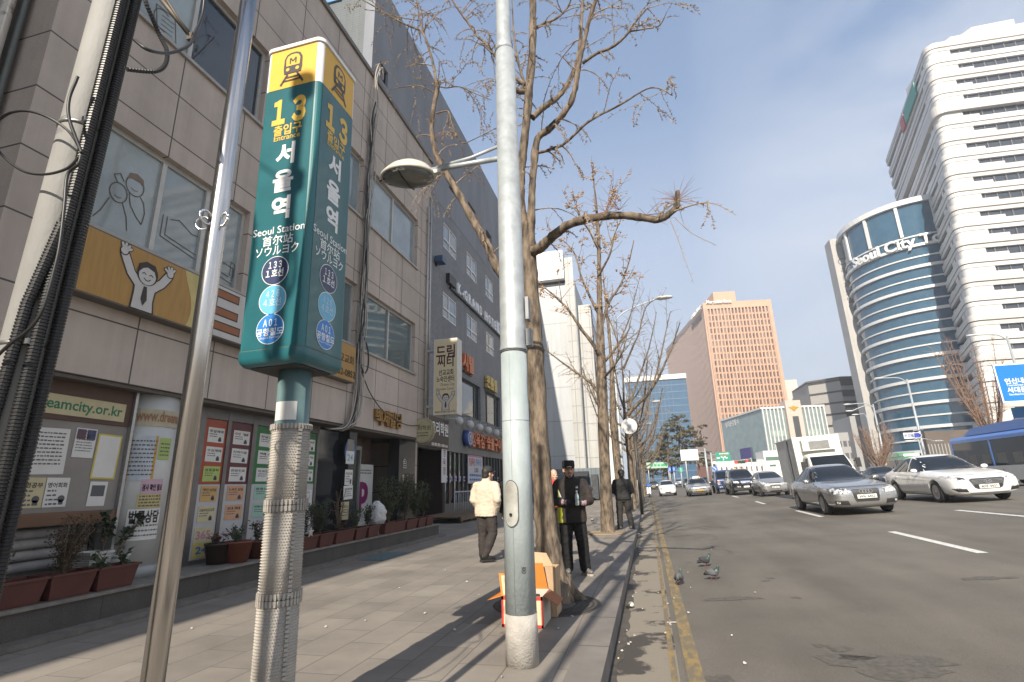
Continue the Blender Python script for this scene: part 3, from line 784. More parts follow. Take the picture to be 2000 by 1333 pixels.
# ---------------------------------------------------------------- subway entrance sign
TEAL = M('teal_enamel', (0.017, 0.112, 0.132), 0.32, var=0.10, scale=5, spec=0.5, coat=.2)
TEALR = M('chipped_teal_edge', (0.020, 0.138, 0.150), 0.35, col2=(.10, .13, .11), scale=26, lo=.28, hi=.36, stretch=(1, 1, .4))
YELS = M('amber_sign_yellow', (0.72, 0.42, 0.055), 0.4, var=0.04)
WEN = M('white_enamel', (0.78, 0.78, 0.76), 0.3, var=0.04)
LETW = M('sign_white', (0.74, 0.75, 0.74), 0.4, var=0.0)
LETY = M('sign_letter_yellow', (0.70, 0.44, 0.07), 0.4, var=0)
RUST = M('rusty_teal', (0.03, 0.12, 0.115), .6, col2=(.12, .05, .025), scale=9, lo=.35, hi=.55)
SY0, SX1, SZB, SZT = 2.70, -2.07, 2.165, 4.66
SW = 0.49
scx, scy = SX1 - SW / 2, SY0 + SW / 2
st = thing('subway_sign', 'tall teal and yellow subway entrance sign numbered 13 on a wrapped pole', 'subway sign', (scx, scy, 0))
zfa = lambda py: GY(575, py, SY0).z
ZY = GY(520, 180, SY0).z        # foot of the yellow field
def rrect(cx, cy, h, r, z, n=5):
 pts = []
 for qx, qy, a0 in ((1, 1, 0), (-1, 1, 90), (-1, -1, 180), (1, -1, 270)):
  for k in range(n + 1):
   a = math.radians(a0 + 90 * k / n)
   pts.append((cx + qx * (h - r) + r * math.cos(a), cy + qy * (h - r) + r * math.sin(a), z))
 return pts
def rprism(mb, h, r, z0, z1, smooth=False): mb.prism(rrect(scx, scy, h, r, z0), (0, 0, z1 - z0))
m = MB(TEALR); rprism(m, SW / 2 - .006, .042, SZB + .07, ZY); m.build('body', st)
m = MB(WEN); rprism(m, SW / 2 - .006, .042, ZY + .001, SZT - .03); m.build('white_corner', st)
m = MB(WEN); rprism(m, SW / 2 + .008, .06, SZT - .029, SZT); m.build('top_rim', st)
m = MB(TEAL)
lp = [(SW / 2 - .05, SZB - .025), (SW / 2 - .02, SZB - .018), (SW / 2 - .004, SZB), (SW / 2 + .004, SZB + .025), (SW / 2 + .004, SZB + .069)]
rg = [rrect(scx, scy, hh_, .06, zz_) for hh_, zz_ in lp]; nr = len(rg[0])
m.add([p_ for r_ in rg for p_ in r_], [(i * nr + k, i * nr + (k + 1) % nr, (i + 1) * nr + (k + 1) % nr, (i + 1) * nr + k) for i in range(4) for k in range(nr)], True)
m.mat(RUST); rprism(m, SW / 2 + .003, .058, SZB + .0695, SZB + .078)
m.build('bottom_rim', st)
m = MB(M('dark_underside', (.05, .055, .055), .8)); rprism(m, SW / 2 - .06, .05, SZB - .03, SZB - .024); m.build('underside', st)
def train(c, x, y, s, k=3):
 T = M('sign_dark', (.055, .05, .055), .4, var=0)
 body = [(-.30, -.22), (-.33, .0), (-.32, .36), (-.24, .52), (-.10, .58), (.10, .58), (.24, .52), (.32, .36), (.33, 0), (.30, -.22)]
 P = lambda q: (x + q[0] * s, y + q[1] * s)
 c.poly([P(q) for q in body], T, k)
 inn = [(-.24, .07), (-.25, .33), (-.19, .45), (-.08, .50), (.08, .50), (.19, .45), (.25, .33), (.24, .07)]
 c.poly([P(q) for q in inn], YELS, k + 1)
 c.stroke([P(q) for q in ((-.10, .14), (-.10, .36), (0, .22), (.10, .36), (.10, .14))], .05 * s, T, k + 2, False)
 for e in (-.17, .17): c.disc(*P((e, -.07)), .065 * s, YELS, k + 2)
 for e in (-1, 1): c.stroke([P((.17 * e, -.24)), P((.40 * e, -.62))], .07 * s, T, k, False)
 for q, wd in ((-.36, .22), (-.48, .30)): c.stroke([P((-wd, q)), P((wd, q))], .055 * s, T, k, False)
NAVY = M('line_one_navy', (.035, .05, .115), .4, var=0); SKY = M('line_four_blue', (.13, .42, .62), .4, var=0); ABL = M('airport_blue', (.03, .20, .55), .4, var=0)
FADE = M('faded_white', (.46, .60, .70), .5, var=0)
def face(org, right, name):
 m = MB(TEAL); c = Canvas(m, org, right, (0, 0, 1), .001)
 hw = SW / 2 - .046
 c.rect(-hw, hw, SZB + .082, ZY - .004, TEAL, 0); c.rect(-hw, hw, ZY, SZT - .034, YELS, 0)
 train(c, 0, (ZY + SZT) / 2 - .02, .24)
 z = zfa
 c.text(fwd('13'), 0, z(234), .265, LETY, 2, bold=.05, squash=.66); c.text('출입구', 0, z(257), .098, LETY, 2, bold=.024, squash=.88); c.text('Entrance', 0, z(268), .062, LETY, 2, bold=.012)
 for ch, py in (('서', 313), ('울', 366), ('역', 419)): c.text(ch, 0, z(py - 1), .185, LETW, 2, bold=.038)
 c.text('Seoul Station', 0, z(450), .078, LETW, 2, bold=.006); c.text('首尔站', 0, z(471), .082, LETW, 2, bold=.012); c.text('ソウルヨク', 0, z(491), .082, LETW, 2, bold=.012, squash=.85)
 for zc, colr, a, b_, tc_ in ((z(523), NAVY, '133', '1호선', LETW), (z(580), SKY, '426', '4호선', FADE), (z(637), ABL, 'A01', '공항철도', LETW)):
  c.disc(0, zc, .104, LETW, 2, n=36); c.disc(0, zc, .099, colr, 3, n=36)
  c.text(fwd(a), 0, zc + .018, .064, tc_, 4, bold=.022, squash=.62); c.text(b_.replace('1', fwd('1')).replace('4', fwd('4')), 0, zc - .042, .062 if len(b_) < 4 else .056, tc_, 4, bold=.022, squash=.86 if len(b_) < 4 else 1)
  if a == 'A01': c.text('Airport Railroad', 0, zc - .066, .022, tc_, 4)
 m.build(name, st)
face((scx, SY0 + .005, 0), (1, 0, 0), 'sign_face')
face((SX1 - .005, scy, 0), (0, 1, 0), 'sign_face')
PB = M('pole_teal_grey', (0.125, 0.20, 0.205), .4, var=.08)
m = MB(PB); m.lathe([(.105, 0), (.105, SZB)], (scx + .03, scy, 0), 32); m.build('pole', st)
m = MB(PAPER)
for i in range(8):
 a = [math.radians(-125 + 85 * q / 8) for q in (i, i + 1)]
 v = [(scx + .03 + .107 * math.cos(q), scy + .107 * math.sin(q)) for q in a]
 m.poly([(*v[0], 1.80), (*v[1], 1.80), (*v[1], 1.92), (*v[0], 1.92)], True)
m.build('blank_sticker', st)
WRAP = M('grey_studded_rubber', (0.36, 0.335, 0.30), .7, var=.2, scale=3.5)
wr = MB(WRAP); Rw = .116
cwx, cwy = scx + .03, scy
for z0, z1 in ((1.29, 1.755), (0.76, 1.255), (.04, .725)):
 wr.mat(WRAP); wr.lathe([(Rw, z0), (Rw, z1)], (cwx, cwy, 0), 40)
 nz = int((z1 - z0) / .0165); na = 48
 for i in range(nz):
  z = z0 + .012 + i * .0165
  for k in range(na):
   a = 2 * PI * (k + .5 * (i % 2)) / na
   if math.sin(a) > .45: continue
   ca, sa = math.cos(a), math.sin(a); R2 = Rw + .008; hs = .0048
   def q(R, da, dz): return (cwx + R * math.cos(a + da), cwy + R * math.sin(a + da), z + dz)
   d_ = hs / Rw * 1.25
   wr.add([q(Rw, -d_, 0), q(Rw, 0, -hs), q(Rw, d_, 0), q(Rw, 0, hs), q(R2, 0, 0)], [(0, 1, 4), (1, 2, 4), (2, 3, 4), (3, 0, 4)], False)
 for zz in ((z0 - .008), (z1 - .010)):
  nb = 34
  wr.lathe([(Rw + .004, zz), (Rw + .004, zz + .03)], (cwx, cwy, 0), 34)
  for k in range(nb):
   a = 2 * PI * k / nb
   R = Matrix.Rotation(a, 3, 'Z')
   wr.boxc((cwx + (Rw + .008) * math.cos(a), cwy + (Rw + .008) * math.sin(a), zz + .015), .010, .012, .034, R)
 a = math.radians(-28)
 n = int((z1 - z0) / .024)
 for k in range(n):
  R = Matrix.Rotation(a, 3, 'Z')
  wr.boxc((cwx + (Rw + .007) * math.cos(a), cwy + (Rw + .007) * math.sin(a), z0 + .012 + .024 * k), .014, .022, .016, R)
wr.build('studded_wrap', st)
st.location.x += .085; st.rotation_euler.y = -.085 / 4.66
# ---------------------------------------------------------------- stainless post with rings
STEEL = M('stainless_steel', (0.60, 0.575, 0.545), 0.20, metal=1.0, var=.18, scale=5, stretch=(9, 9, .5), bump=.04, bscale=8)
pb = (-1.745, 1.66)
sp = thing('steel_post', 'polished stainless steel post with small rings left of the subway sign', 'post', (pb[0], pb[1], 0))
m = MB(STEEL); m.lathe([(.038, 0), (.038, 3.1), (.037, 3.102), (.037, 5.2)], (pb[0] + 0.02, pb[1], 0), 40); m.build('tube', sp)
zr = GY(424, 437, 1.66).z
for k, a in enumerate((198, 268, 340)):
 m = MB(CHROME); a = math.radians(a); cxr = pb[0] + .02 + .060 * math.cos(a); cyr = pb[1] + .060 * math.sin(a)
 m.tube([(cxr + .030 * math.cos(t) * math.cos(a), cyr + .030 * math.cos(t) * math.sin(a), zr + .030 * math.sin(t)) for t in [2 * PI * i / 20 for i in range(21)]], .0055, 8)
 m.build('ring', sp)
# ---------------------------------------------------------------- utility pole with conduits and cables
UY = 1.35
UP = thing('utility_pole', 'leaning grey utility pole with black ribbed conduits strapped to it', 'utility pole', (-2.3, UY, 0))
CONC = M('pole_concrete', (0.265, 0.262, 0.25), .7, var=.16, scale=5, bump=.12, bscale=90, stretch=(1, 1, .3))
ax0 = GY(50, 700, UY); ax1 = GY(228, 0, UY)
axd = (ax1 - ax0).normalized()
def uax(z, dx=0, dy=0):
 p = ax0 + axd * ((z - ax0.z) / axd.z); return Vector((p.x + dx, p.y + dy, z))
m = MB(CONC); m.tube([uax(0), uax(3), uax(7)], [.084, .078, .072], 40); m.build('shaft', UP)
BANDM = M('steel_strap', (.35, .35, .34), .4, metal=.8)
CORR = M('black_conduit', (0.020, 0.020, 0.021), 0.38, var=.1)
def corrugated(pts, r, parent, name='conduit', pitch=.0125, n=12):
 P = [Vector(p) for p in pts]; L_ = [0]
 for i in range(len(P) - 1): L_.append(L_[-1] + (P[i + 1] - P[i]).length)
 out = []; rad = []; s = 0; i = 0; k = 0
 prof = (1.0, 1.0, .84, .84)
 while s < L_[-1]:
  while L_[i + 1] < s: i += 1
  out.append(P[i].lerp(P[i + 1], (s - L_[i]) / (L_[i + 1] - L_[i]))); rad.append(r * prof[k % 4]); s += pitch / 4; k += 1
 m = MB(CORR); m.tube(out, rad, n, smooth=False); return m.build(name, parent)
def arcpts(f, n=24): return [f(i / n) for i in range(n + 1)]
def ua(deg, z, extra=0.0):
 r = .084 - .0022 * z + extra; a = math.radians(deg)
 return uax(z, r * math.cos(a), r * math.sin(a))
corrugated([ua(-22, z, .022) for z in (.0, 1.5, 3, 6)], .022, UP)
corrugated([ua(-60, z, .020) for z in (.0, 1.4)] + [ua(-50, 2.04, .020), ua(-28, 2.36, .042)], .020, UP)
corrugated([ua(10, z, .020) for z in (.0, 1.5, 2.4, 6)], .020, UP)
for zz in (1.90, 2.83):
 m = MB(BANDM); p0 = uax(zz)
 m.lathe([(.084, -.007), (.084, .007)], p0, 32); m.boxc(ua(-35, zz, .02), .03, .02, .02); m.build('strap', UP)
CAB = M('black_cable', (.018, .018, .018), .45, var=0)
def spl(pts, n=8):
 P = [Vector(p) for p in pts]; o = []
 for i in range(len(P) - 1):
  a = P[max(i - 1, 0)]; b = P[i]; c = P[i + 1]; d = P[min(i + 2, len(P) - 1)]
  for k in range(n):
   t = k / n
   o.append(.5 * ((2 * b) + (c - a) * t + (2 * a - 5 * b + 4 * c - d) * t * t + (3 * b - a - 3 * c + d) * t ** 3))
 o.append(P[-1]); return o
def cable(pxs, y, r, name, parent=None, mat=CAB):
 m = MB(mat); m.tube(spl([GY(px, py, yy * .951) for px, py, yy in pxs]), r, 8); return m.build(name, parent)
YB = 1.29
cable([(160, 298, YB), (135, 258, YB), (95, 230, YB - .033), (50, 217, YB - .055), (10, 226, YB - .055), (-20, 260, YB - .044), (0, 298, YB - .033), (40, 332, YB - .027), (85, 341, YB - .011), (130, 330, YB), (155, 306, YB)], YB, .005, 'cable_loop', UP)
cable([(160, 300, YB), (136, 235, YB), (135, 195, YB), (148, 160, YB), (152, 150, YB)], YB, .006, 'cable', UP)
cable([(158, 304, YB), (152, 322, YB), (132, 342, YB), (126, 400, YB), (118, 470, YB), (108, 520, YB), (85, 600, YB), (60, 640, YB), (20, 672, YB), (-10, 700, YB)], YB, .0055, 'cable', UP)
cable([(262, 78, YB), (290, 98, 1.31), (330, 104, 1.42), (368, 90, 1.53), (378, 70, 1.58), (395, 30, 1.64), (400, -10, 1.64)], YB, .0065, 'cable', UP)
corrugated(spl([GY(248, 136, 1.274), GY(300, 140, 1.350), GY(322, 128, 1.379), GY(326, 100, 1.379), GY(312, 70, 1.360), GY(295, 30, 1.303), GY(285, 5, 1.274), GY(280, -20, 1.274)]), .0095, UP, 'conduit', .011, 8)
m = MB(M('bracket_steel', (.10, .085, .07), .6, metal=.4)); m.tube([GY(300, -20, 1.398), GY(373, 72, 1.503)], .012, 8); m.tube([GY(310, -25, 1.398), GY(376, 80, 1.503)], .0055, 6); m.boxc(GY(374, 74, 1.503), .027, .027, .038); m.build('bracket', UP)
m = MB(M('stencil_grey', (.20, .20, .20), .8));
for t, py, s in (('KEPCO', 222, .027), ('600', 246, .038)):
 q = MB(m.mats[0]); q.text(t, s, (0, 0, 0), (1, 0, 0), (0, 1, 0), bold=.02)
 zc = GY(165, py, UY - .08).z; R = .079
 m.add([uax(zc + v.y, R * math.cos(-1.75 + v.x / R), R * math.sin(-1.75 + v.x / R)) for v in q.v], q.f, False)
m.build('stencil_mark', UP)
# ---------------------------------------------------------------- lamp pole in the middle of the pavement
LX, LY = -1.09, 4.46
LP = thing('lamp_pole', 'pale galvanised street light pole with a small dome lamp reaching left over the pavement', 'street lamp', (LX, LY, 0))
PAINT = M('pale_blue_grey_paint', (0.37, 0.42, 0.43), .5, col2=(.30, .345, .35), scale=7, bump=.15, bscale=60, stretch=(1, 1, .5))
m = MB(M('bare_concrete_foot', (.38, .36, .33), .8, var=.2, scale=8, bump=.3)); m.lathe([(.133, .0), (.130, .27), (.130, .37)], (LX, LY, 0), 36); m.build('foot', LP)
m = MB(PAINT); m.lathe([(.127, .372), (.118, 2.53)], (LX, LY, 0), 36)
m.mat(GALV).lathe([(.128, 2.53), (.128, 2.56), (.121, 2.60), (.105, 5.92)], (LX, LY, 0), 36); m.lathe([(.105, 5.92), (.094, 6.0), (.082, 6.02), (.078, 8.5)], (LX - .01, LY, 0), 36)
m.mat(BLACKM).lathe([(.1285, 2.538), (.1285, 2.545)], (LX, LY, 0), 36)
m.build('shaft', LP)
m = MB(M('hatch_cover', (.42, .43, .40), .5, metal=.3, col2=(.30, .29, .26), scale=9))
zh0, zh1 = GY(1005, 1028, LY).z, GY(1005, 938, LY).z
ac = math.radians(-102)
for R_, sc, mt in ((.134, 1.0, M('hatch_gap', (.07, .07, .065), .8)), (.1365, .92, m.mats[0])):
 m.mat(mt); zc, hh_ = (zh0 + zh1) / 2, (zh1 - zh0) / 2 * (1 if sc == 1 else .965); rr_ = .085
 def hw(z):
  d = abs(z - zc) - (hh_ - rr_); return .48 * sc * (1 if d <= 0 else math.sqrt(max(0, 1 - (d / rr_) ** 2)))
 zz = [zc + hh_ * math.sin(PI / 2 * (i / 14 - 1)) for i in range(29)]
 for z0, z1 in zip(zz[:-1], zz[1:]):
  for k in range(8):
   f0, f1 = k / 4 - 1, (k + 1) / 4 - 1
   m.poly([(LX + R_ * math.cos(ac + u), LY + R_ * math.sin(ac + u), z) for u, z in ((hw(z0) * f0, z0), (hw(z0) * f1, z0), (hw(z1) * f1, z1), (hw(z1) * f0, z1))], True)
m.mat(BLACKM).lathe([(.012, 0), (.012, .012)], (LX + .138 * math.cos(ac), LY + .138 * math.sin(ac), zh0 + .1), 10, Euler((0, PI / 2, ac)).to_matrix())
m.build('hatch', LP)
m = MB(M('pole_mark_grey', (.24, .275, .285), .6, var=.2, scale=20))
for z0, z1 in ((.585, .625), (.50, .506), (.545, .549), (1.9, 1.905)): m.lathe([(.1272 - .0028 * z0 / .6 * .6, z0), (.1272 - .0028 * z0 / .6 * .6, z1)], (LX, LY, 0), 36)
a_ = math.radians(-97); m.tube([(LX + .1262 * math.cos(a_), LY + .1262 * math.sin(a_), .38), (LX + .1185 * math.cos(a_), LY + .1185 * math.sin(a_), 2.5)], .0022, 5); m.build('paint_mark', LP)
m = MB(INK); q_ = MB(INK); q_.text('홍', .055, (0, 0, 0), (1, 0, 0), (0, 1, 0)); m.add([(LX + .1285 * math.cos(math.radians(-62) + v.x / .127), LY + .1285 * math.sin(math.radians(-62) + v.x / .127), .68 + v.y) for v in q_.v], q_.f, False); m.build('stencil_mark', LP)
m = MB(GREYPVC); zbx = GY(1025, 660, LY).z; m.boxc((LX + .15, LY + .02, zbx), .05, .09, .16); m.boxc((LX + .145, LY + .02, zbx + .28), .03, .10, .22); m.build('junction_box', LP)
za = GY(965, 312, LY).z
hx = GY(850, 322, LY).x
m = MB(GALV); m.tube([(LX - .05, LY, za), (hx - .06, LY, za + .005)], .028, 12); m.tube([(LX - .05, LY, za + .16), ((LX + hx) / 2, LY, za + .07), (hx + .02, LY, za + .03)], .018, 10); m.build('arm', LP)
lx0 = GY(748, 320, LY).x
lcx, lr = (lx0 + hx) / 2, (hx - lx0) / 2
LH = M('lamp_shell', (.50, .48, .42), .45, var=.08, scale=10)
m = MB(LH); m.T = Matrix.Translation((lcx, LY, za - .01)) @ Matrix.Rotation(.05, 4, 'Y') @ Matrix.Diagonal((1, .72, 1, 1))
m.lathe([(.0, .165), (lr * .25, .16), (lr * .5, .135), (lr * .72, .095), (lr * .9, .04), (lr, 0), (lr, -.02), (lr * .93, -.025)], (0, 0, 0), 32)
m.boxc((lr + .02, 0, .01), .10, .07, .06); m.build('lamp_head', LP)
m = MB(M('lamp_glass', (.16, .165, .15), .12, var=.25, scale=6)); m.T = Matrix.Translation((lcx, LY, za - .01)) @ Matrix.Rotation(.05, 4, 'Y') @ Matrix.Diagonal((1, .72, 1, 1))
m.lathe([(lr * .93, -.028), (lr * .7, -.055), (lr * .4, -.07), (0, -.075)], (0, 0, 0), 32); m.build('lamp_glass', LP)
m = MB(BLACKM); m.T = Matrix.Translation((lcx, LY, za - .01)) @ Matrix.Rotation(.05, 4, 'Y'); m.tube([(-.02, -.2, -.045), (-.02, -.1, -.07), (-.02, .1, -.07), (-.02, .2, -.045)], .009, 6); m.ball((-lr - .02, 0, -.01), .018); m.build('lamp_clip', LP)
sg_ = thing('camera_post', 'tall thin dark post with a cap and looped cables behind the photographer, nearer the shops', 'post', (-2.66, -2.6, 0))
m = MB(BLACKM); m.lathe([(.045, 0), (.042, 7.7), (.042, 7.76), (.10, 7.78), (.10, 7.92), (.05, 7.94)], (-2.66, -2.6, 0), 16); m.lathe([(.042, 6.98), (.09, 7.0), (.09, 7.1), (.042, 7.12)], (-2.66, -2.6, 0), 16); m.build('shaft', sg_)
m = MB(CAB); m.tube(spl([(-2.66, -2.6, 6.9), (-2.58, -2.6, 6.3), (-2.74, -2.6, 5.9), (-2.60, -2.6, 5.5), (-2.66, -2.6, 5.3)]), .018, 6); m.tube(spl([(-3.1, -2.6, 7.35), (-2.9, -2.6, 7.2), (-2.66, -2.6, 7.0)]), .008, 6); m.tube(spl([(-2.97, -2.6, 6.85), (-2.93, -2.6, 6.6), (-2.95, -2.6, 6.2), (-3.06, -2.6, 6.0)]), .022, 6); m.build('cable', sg_)
hp = thing('camera_post', 'slim dark steel post standing behind the photographer near the kerb', 'post', (-1.45, -3.0, 0))
m = MB(BLACKM); m.lathe([(.06, 0), (.05, 7.6)], (-1.45, -3.0, 0), 16); m.lathe([(.05, 7.6), (.14, 7.62), (.14, 7.82), (.05, 7.84)], (-1.45, -3.0, 0), 16); m.build('shaft', hp)
# ---------------------------------------------------------------- cables, pipes and the hanging sign on the corner
cb = thing('cable_bundle', 'tangled bundle of grey and black cables running down the granite facade', 'cables', (BX + .05, 10.6, 4))
WIREG = M('grey_cable', (.24, .23, .21), .6, var=.15); WIREB = M('dark_cable', (.035, .033, .03), .6, var=.1); WIREC = M('cream_cable', (.42, .38, .33), .6, var=.1)
for k in range(15):
 r = random.Random(k); m = MB((WIREC if k < 4 else WIREG if k < 10 else WIREB))
 yb = 10.62 + r.uniform(-.10, .10); xo = BX + .02 + r.uniform(0, .10)
 top = 12.9 if k < 4 else r.uniform(9.5, 12.6)
 pts = [(xo, yb + .25, top - .3), (xo + .05, yb + .12, top)] if k < 4 else [(xo, yb + .1, top)]
 z = top - .5
 while z > 2.9:
  pts.append((xo + r.uniform(-.015, .05), yb + r.uniform(-.09, .09) - (12.5 - z) * .01, z)); z -= r.uniform(.5, .9)
 pts.append((xo + .02, yb - .2 - r.uniform(0, .3), 2.72)); pts.append((xo - .1, yb - .5 - r.uniform(0, .6), 2.6))
 if k in (11, 12): pts = [(xo, yb, 5.0), (xo + .06, yb + .20, 4.6), (xo + .06, yb + .25, 4.2), (xo + .05, yb + .1, 4.0), (xo, yb - .05, 4.3)]
 m.tube(spl(pts, 5), r.choice((.010, .014, .018)), 6); m.build('cable', cb)
m = MB(WIREB); m.tube(spl([(BX + .06, 10.6, 4.2), (BX + .08, 11.1, 3.62), (BX + .08, 11.9, 3.22), (BX + .08, 13.0, 3.05), (BX + .08, 13.9, 3.10), (BX + .12, 14.6, 3.3)]), .013, 6); m.build('cable', cb)
dp = thing('drainpipes', 'pair of slim pale drainpipes on the corner of the granite building', 'drainpipes', (BX, 14.65, 3))
for yy, zt in ((14.45, 10.5), (14.66, 11.0)):
 m = MB(M('pale_pipe', (.42, .41, .39), .4, metal=.4, var=.1)); m.tube([(BX + .06, yy, 2.9), (BX + .06, yy, zt)], .035, 10)
 for zz in (4, 6, 8, 10): m.boxc((BX + .04, yy, zz), .09, .1, .03)
 m.build('pipe', dp)
PY = 14.35
a = GY(848, 664, PY); b = GY(893, 660, PY); zt = (a.z + b.z) / 2; zb = GY(870, 810, PY).z
CRE = M('cream_acrylic', (.62, .54, .36), .4, var=.03); SIDEM = M('sign_side_white', (.60, .58, .54), .5, var=.05)  # sign face is one even cream colour, sides off-white
hs = thing('projecting_sign', 'cream box sign with brown Korean letters hanging off the corner of the granite building', 'sign', ((a.x + b.x) / 2, PY, zb))
m = MB(SIDEM); m.box(a.x, b.x, PY, PY + .42, zb, zt); m.build('sign_box', hs)
m = MB(CRE); c = Canvas(m, ((a.x + b.x) / 2, PY, zb), (1, 0, 0), (0, 0, 1), .002); hw = (b.x - a.x) / 2; H = zt - zb
c.rect(-hw + .03, hw - .03, .03, H - .03, CRE, 0)
MAR = M('maroon_letter', (.07, .018, .022), .5, var=0)
c.text('드림', 0, H * .755, H * .19, MAR, 1, bold=.025, fitw=hw * 1.62); c.text('씨티', 0, H * .635, H * .16, MAR, 1, bold=.025, fitw=hw * 1.4)
c.text('선교교회', hw * .05, H * .515, H * .085, INK, 1, bold=.02, fitw=hw * 1.25); c.text('노숙인센터', 0, H * .43, H * .085, INK, 1, bold=.02, fitw=hw * 1.5)
c.text('Dream City', hw * .2, H * .37, H * .055, INK, 1, fitw=hw * 1.15); c.text('Homeless Center', 0, H * .315, H * .05, INK, 1, fitw=hw * 1.5)
c.text('www.dreamcity.or.kr', 0, H * .025, H * .045, INK, 1, bold=.01, fitw=hw * 1.75)
waving_man(c, hw * .05, H * .06, H * .235, WV, DKO, 1)
m.build('sign_face', hs)
for z_ in (zt - .35, zb + .25): m = MB(GALV); m.box(BX + .001, a.x + .2, PY + .1, PY + .2, z_, z_ + .07); m.build('bracket', hs)
m = MB(GALV); m.tube([(a.x + .3, PY + .2, zb), (a.x + .3, PY + .2, zb - .12), (b.x - .1, PY + .2, zb - .12)], .03, 8); m.build('conduit', hs)
rs_c = GY(826, 842, 14.1)
rsn = thing('round_sign', 'round cream sign at the right end of the granite building', 'sign', rs_c)
m = MB(M('round_sign_rim', (.30, .27, .18), .5)); m.lathe([(.36, -.06), (.38, -.03), (.38, .03), (.36, .06)], rs_c, 36, Euler((PI / 2, 0, 0)).to_matrix()); m.build('rim', rsn)
m = MB(M('round_sign_cream', (.40, .36, .22), .5)); c = Canvas(m, rs_c + Vector((0, -.064, 0)), (1, 0, 0), (0, 0, 1)); c.disc(0, 0, .33, m.mats[0], 0, n=32); c.text('요리학원', 0, .02, .15, M('olive_ink', (.10, .09, .04), .6), 1, bold=.02, fitw=.55); c.lines(-.22, .22, [-.08, -.16], .035, m.mats[1], 1, 3); m.build('sign_face', rsn)
# ---------------------------------------------------------------- grey brick hotel
HX = -9.0
BRK = brickmat('charcoal_brick', (0.205, 0.212, 0.226), (0.172, 0.179, 0.192), (0.135, 0.136, 0.143), 0.42, 0.16, 0.012, 'YZ', 0.7, .5, .12, 60, .3, .16, .4)
PLAS = M('charcoal_render', (0.20, 0.211, 0.235), .8, var=.16, scale=.7, stretch=(1, 1, .3))
H = thing('hotel_building', 'tall charcoal brick hotel building with small white framed windows', 'building', (HX, 25, 0))
hz = lambda z: CAMZ + (z - CAMZ) * 9 / 7
hy = lambda y: y * 9 / 7
RZ = GX(839, 140, HX).z
wins = [(17.42, 18.95, 10.45, 11.5), (20.2, 21.7, 10.75, 11.7), (23.1, 24.5, 10.7, 11.8), (26.2, 27.6, 10.7, 11.8),
  (17.45, 19.0, 7.62, 8.70), (20.25, 21.75, 7.66, 8.62), (23.1, 24.55, 7.68, 8.62), (26.2, 27.6, 7.7, 8.62)]
WINS = []
rowz = [(hz(7.64), hz(8.66)), (hz(10.55), hz(11.65)), (hz(13.5), hz(14.3))]
cols_ = [(hy(17.45), hy(18.95)), (hy(20.25), hy(21.72)), (hy(23.1), hy(24.5)), (hy(26.0), hy(27.4))]
big = [(hy(18.6), hy(22.1)), (hy(22.75), hy(25.4)), (hy(26.1), hy(28.8))]
def wall_grid(mb, x0, x1, y0, y1, z0, z1, holes):
 ysb = sorted(set([y0, y1] + [v for h in holes for v in h[:2]])); zsb = sorted(set([z0, z1] + [v for h in holes for v in h[2:]]))
 for i in range(len(ysb) - 1):
  run = None
  for j in range(len(zsb) - 1):
   yc, zc = (ysb[i] + ysb[i + 1]) / 2, (zsb[j] + zsb[j + 1]) / 2
   solid = not any(h[0] < yc < h[1] and h[2] < zc < h[3] for h in holes)
   if solid:
    run = run if run is not None else zsb[j]
   if run is not None and (not solid or j == len(zsb) - 2):
    e = zsb[j + 1] if solid else zsb[j]
    mb.box(x0, x1, ysb[i], ysb[i + 1], run, e); run = None
holes = [(c_[0], c_[1], r_[0], r_[1]) for c_ in cols_ for r_ in rowz[:2]]
holes += [(c_[0] + .3, c_[1] - .2, rowz[2][0], rowz[2][1]) for c_ in cols_]
bz = (hz(4.15), hz(5.68))
holes += [(b0, b1, bz[0], bz[1]) for b0, b1 in big]
HY0, HY1 = 14.76, 42.0
z3 = hz(3.98)
m = MB(BRK); wall_grid(m, HX - .4, HX, HY0, HY1, z3, hz(12.2), [h for h in holes if h[3] < hz(12.2)]); m.build('wall', H)
m = MB(PLAS); wall_grid(m, HX - .42, HX + .01, HY0, HY1, hz(12.2) + .001, RZ, [h for h in holes if h[3] > hz(12.2)] + [(hy(11.95), hy(12.45) + .05, hz(13.8), hz(14.4))]); m.build('upper_wall', H)
TILE = brickmat('pale_blue_tiles', (0.092, 0.110, 0.115), (0.083, 0.100, 0.105), (0.058, 0.066, 0.07), 0.30, 0.12, 0.02, 'XZ', .4, 0, .08, 30, .2, .2, .3)
m = MB(TILE); m.box(-20, HX - .43, HY0 + .02, HY0 + .4, 0, RZ - .02); m.build('tiled_end_wall', H)
m = MB(M('blue_vent', (.10, .22, .40), .4)); p = GY(655, 4, HY0); m.box(p.x - .7, p.x + .3, HY0 - .06, HY0 + .015, p.z, p.z + .6); m.build('blue_panel', H)
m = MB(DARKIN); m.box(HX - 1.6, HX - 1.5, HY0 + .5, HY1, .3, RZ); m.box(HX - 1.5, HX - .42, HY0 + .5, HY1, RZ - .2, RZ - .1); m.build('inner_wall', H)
WF = M('white_upvc', (.62, .62, .60), .4, var=.05)
WP1 = pane('hotel_pane', (.16, .20, .24)); WP2 = pane('hotel_pane_curtain', (.24, .24, .235))
for ri, r_ in enumerate(rowz[:2]):
 for ci, c_ in enumerate(cols_):
  f = win(c_[0], c_[1], r_[0], r_[1], [(c_[0] + c_[1]) / 2 - .1], [WP1, WP2] if (ri + ci) % 2 else [WP2, WP1], H, HX, WF, .075, .02, False)
  q = MB(WF); q.box(HX - .07, HX - .005, c_[0] + .101, c_[1] - .101, r_[0] + .45, r_[0] + .53); q.build('transom', f)
DF = M('black_window_frame', (.03, .032, .034), .4, metal=.3)
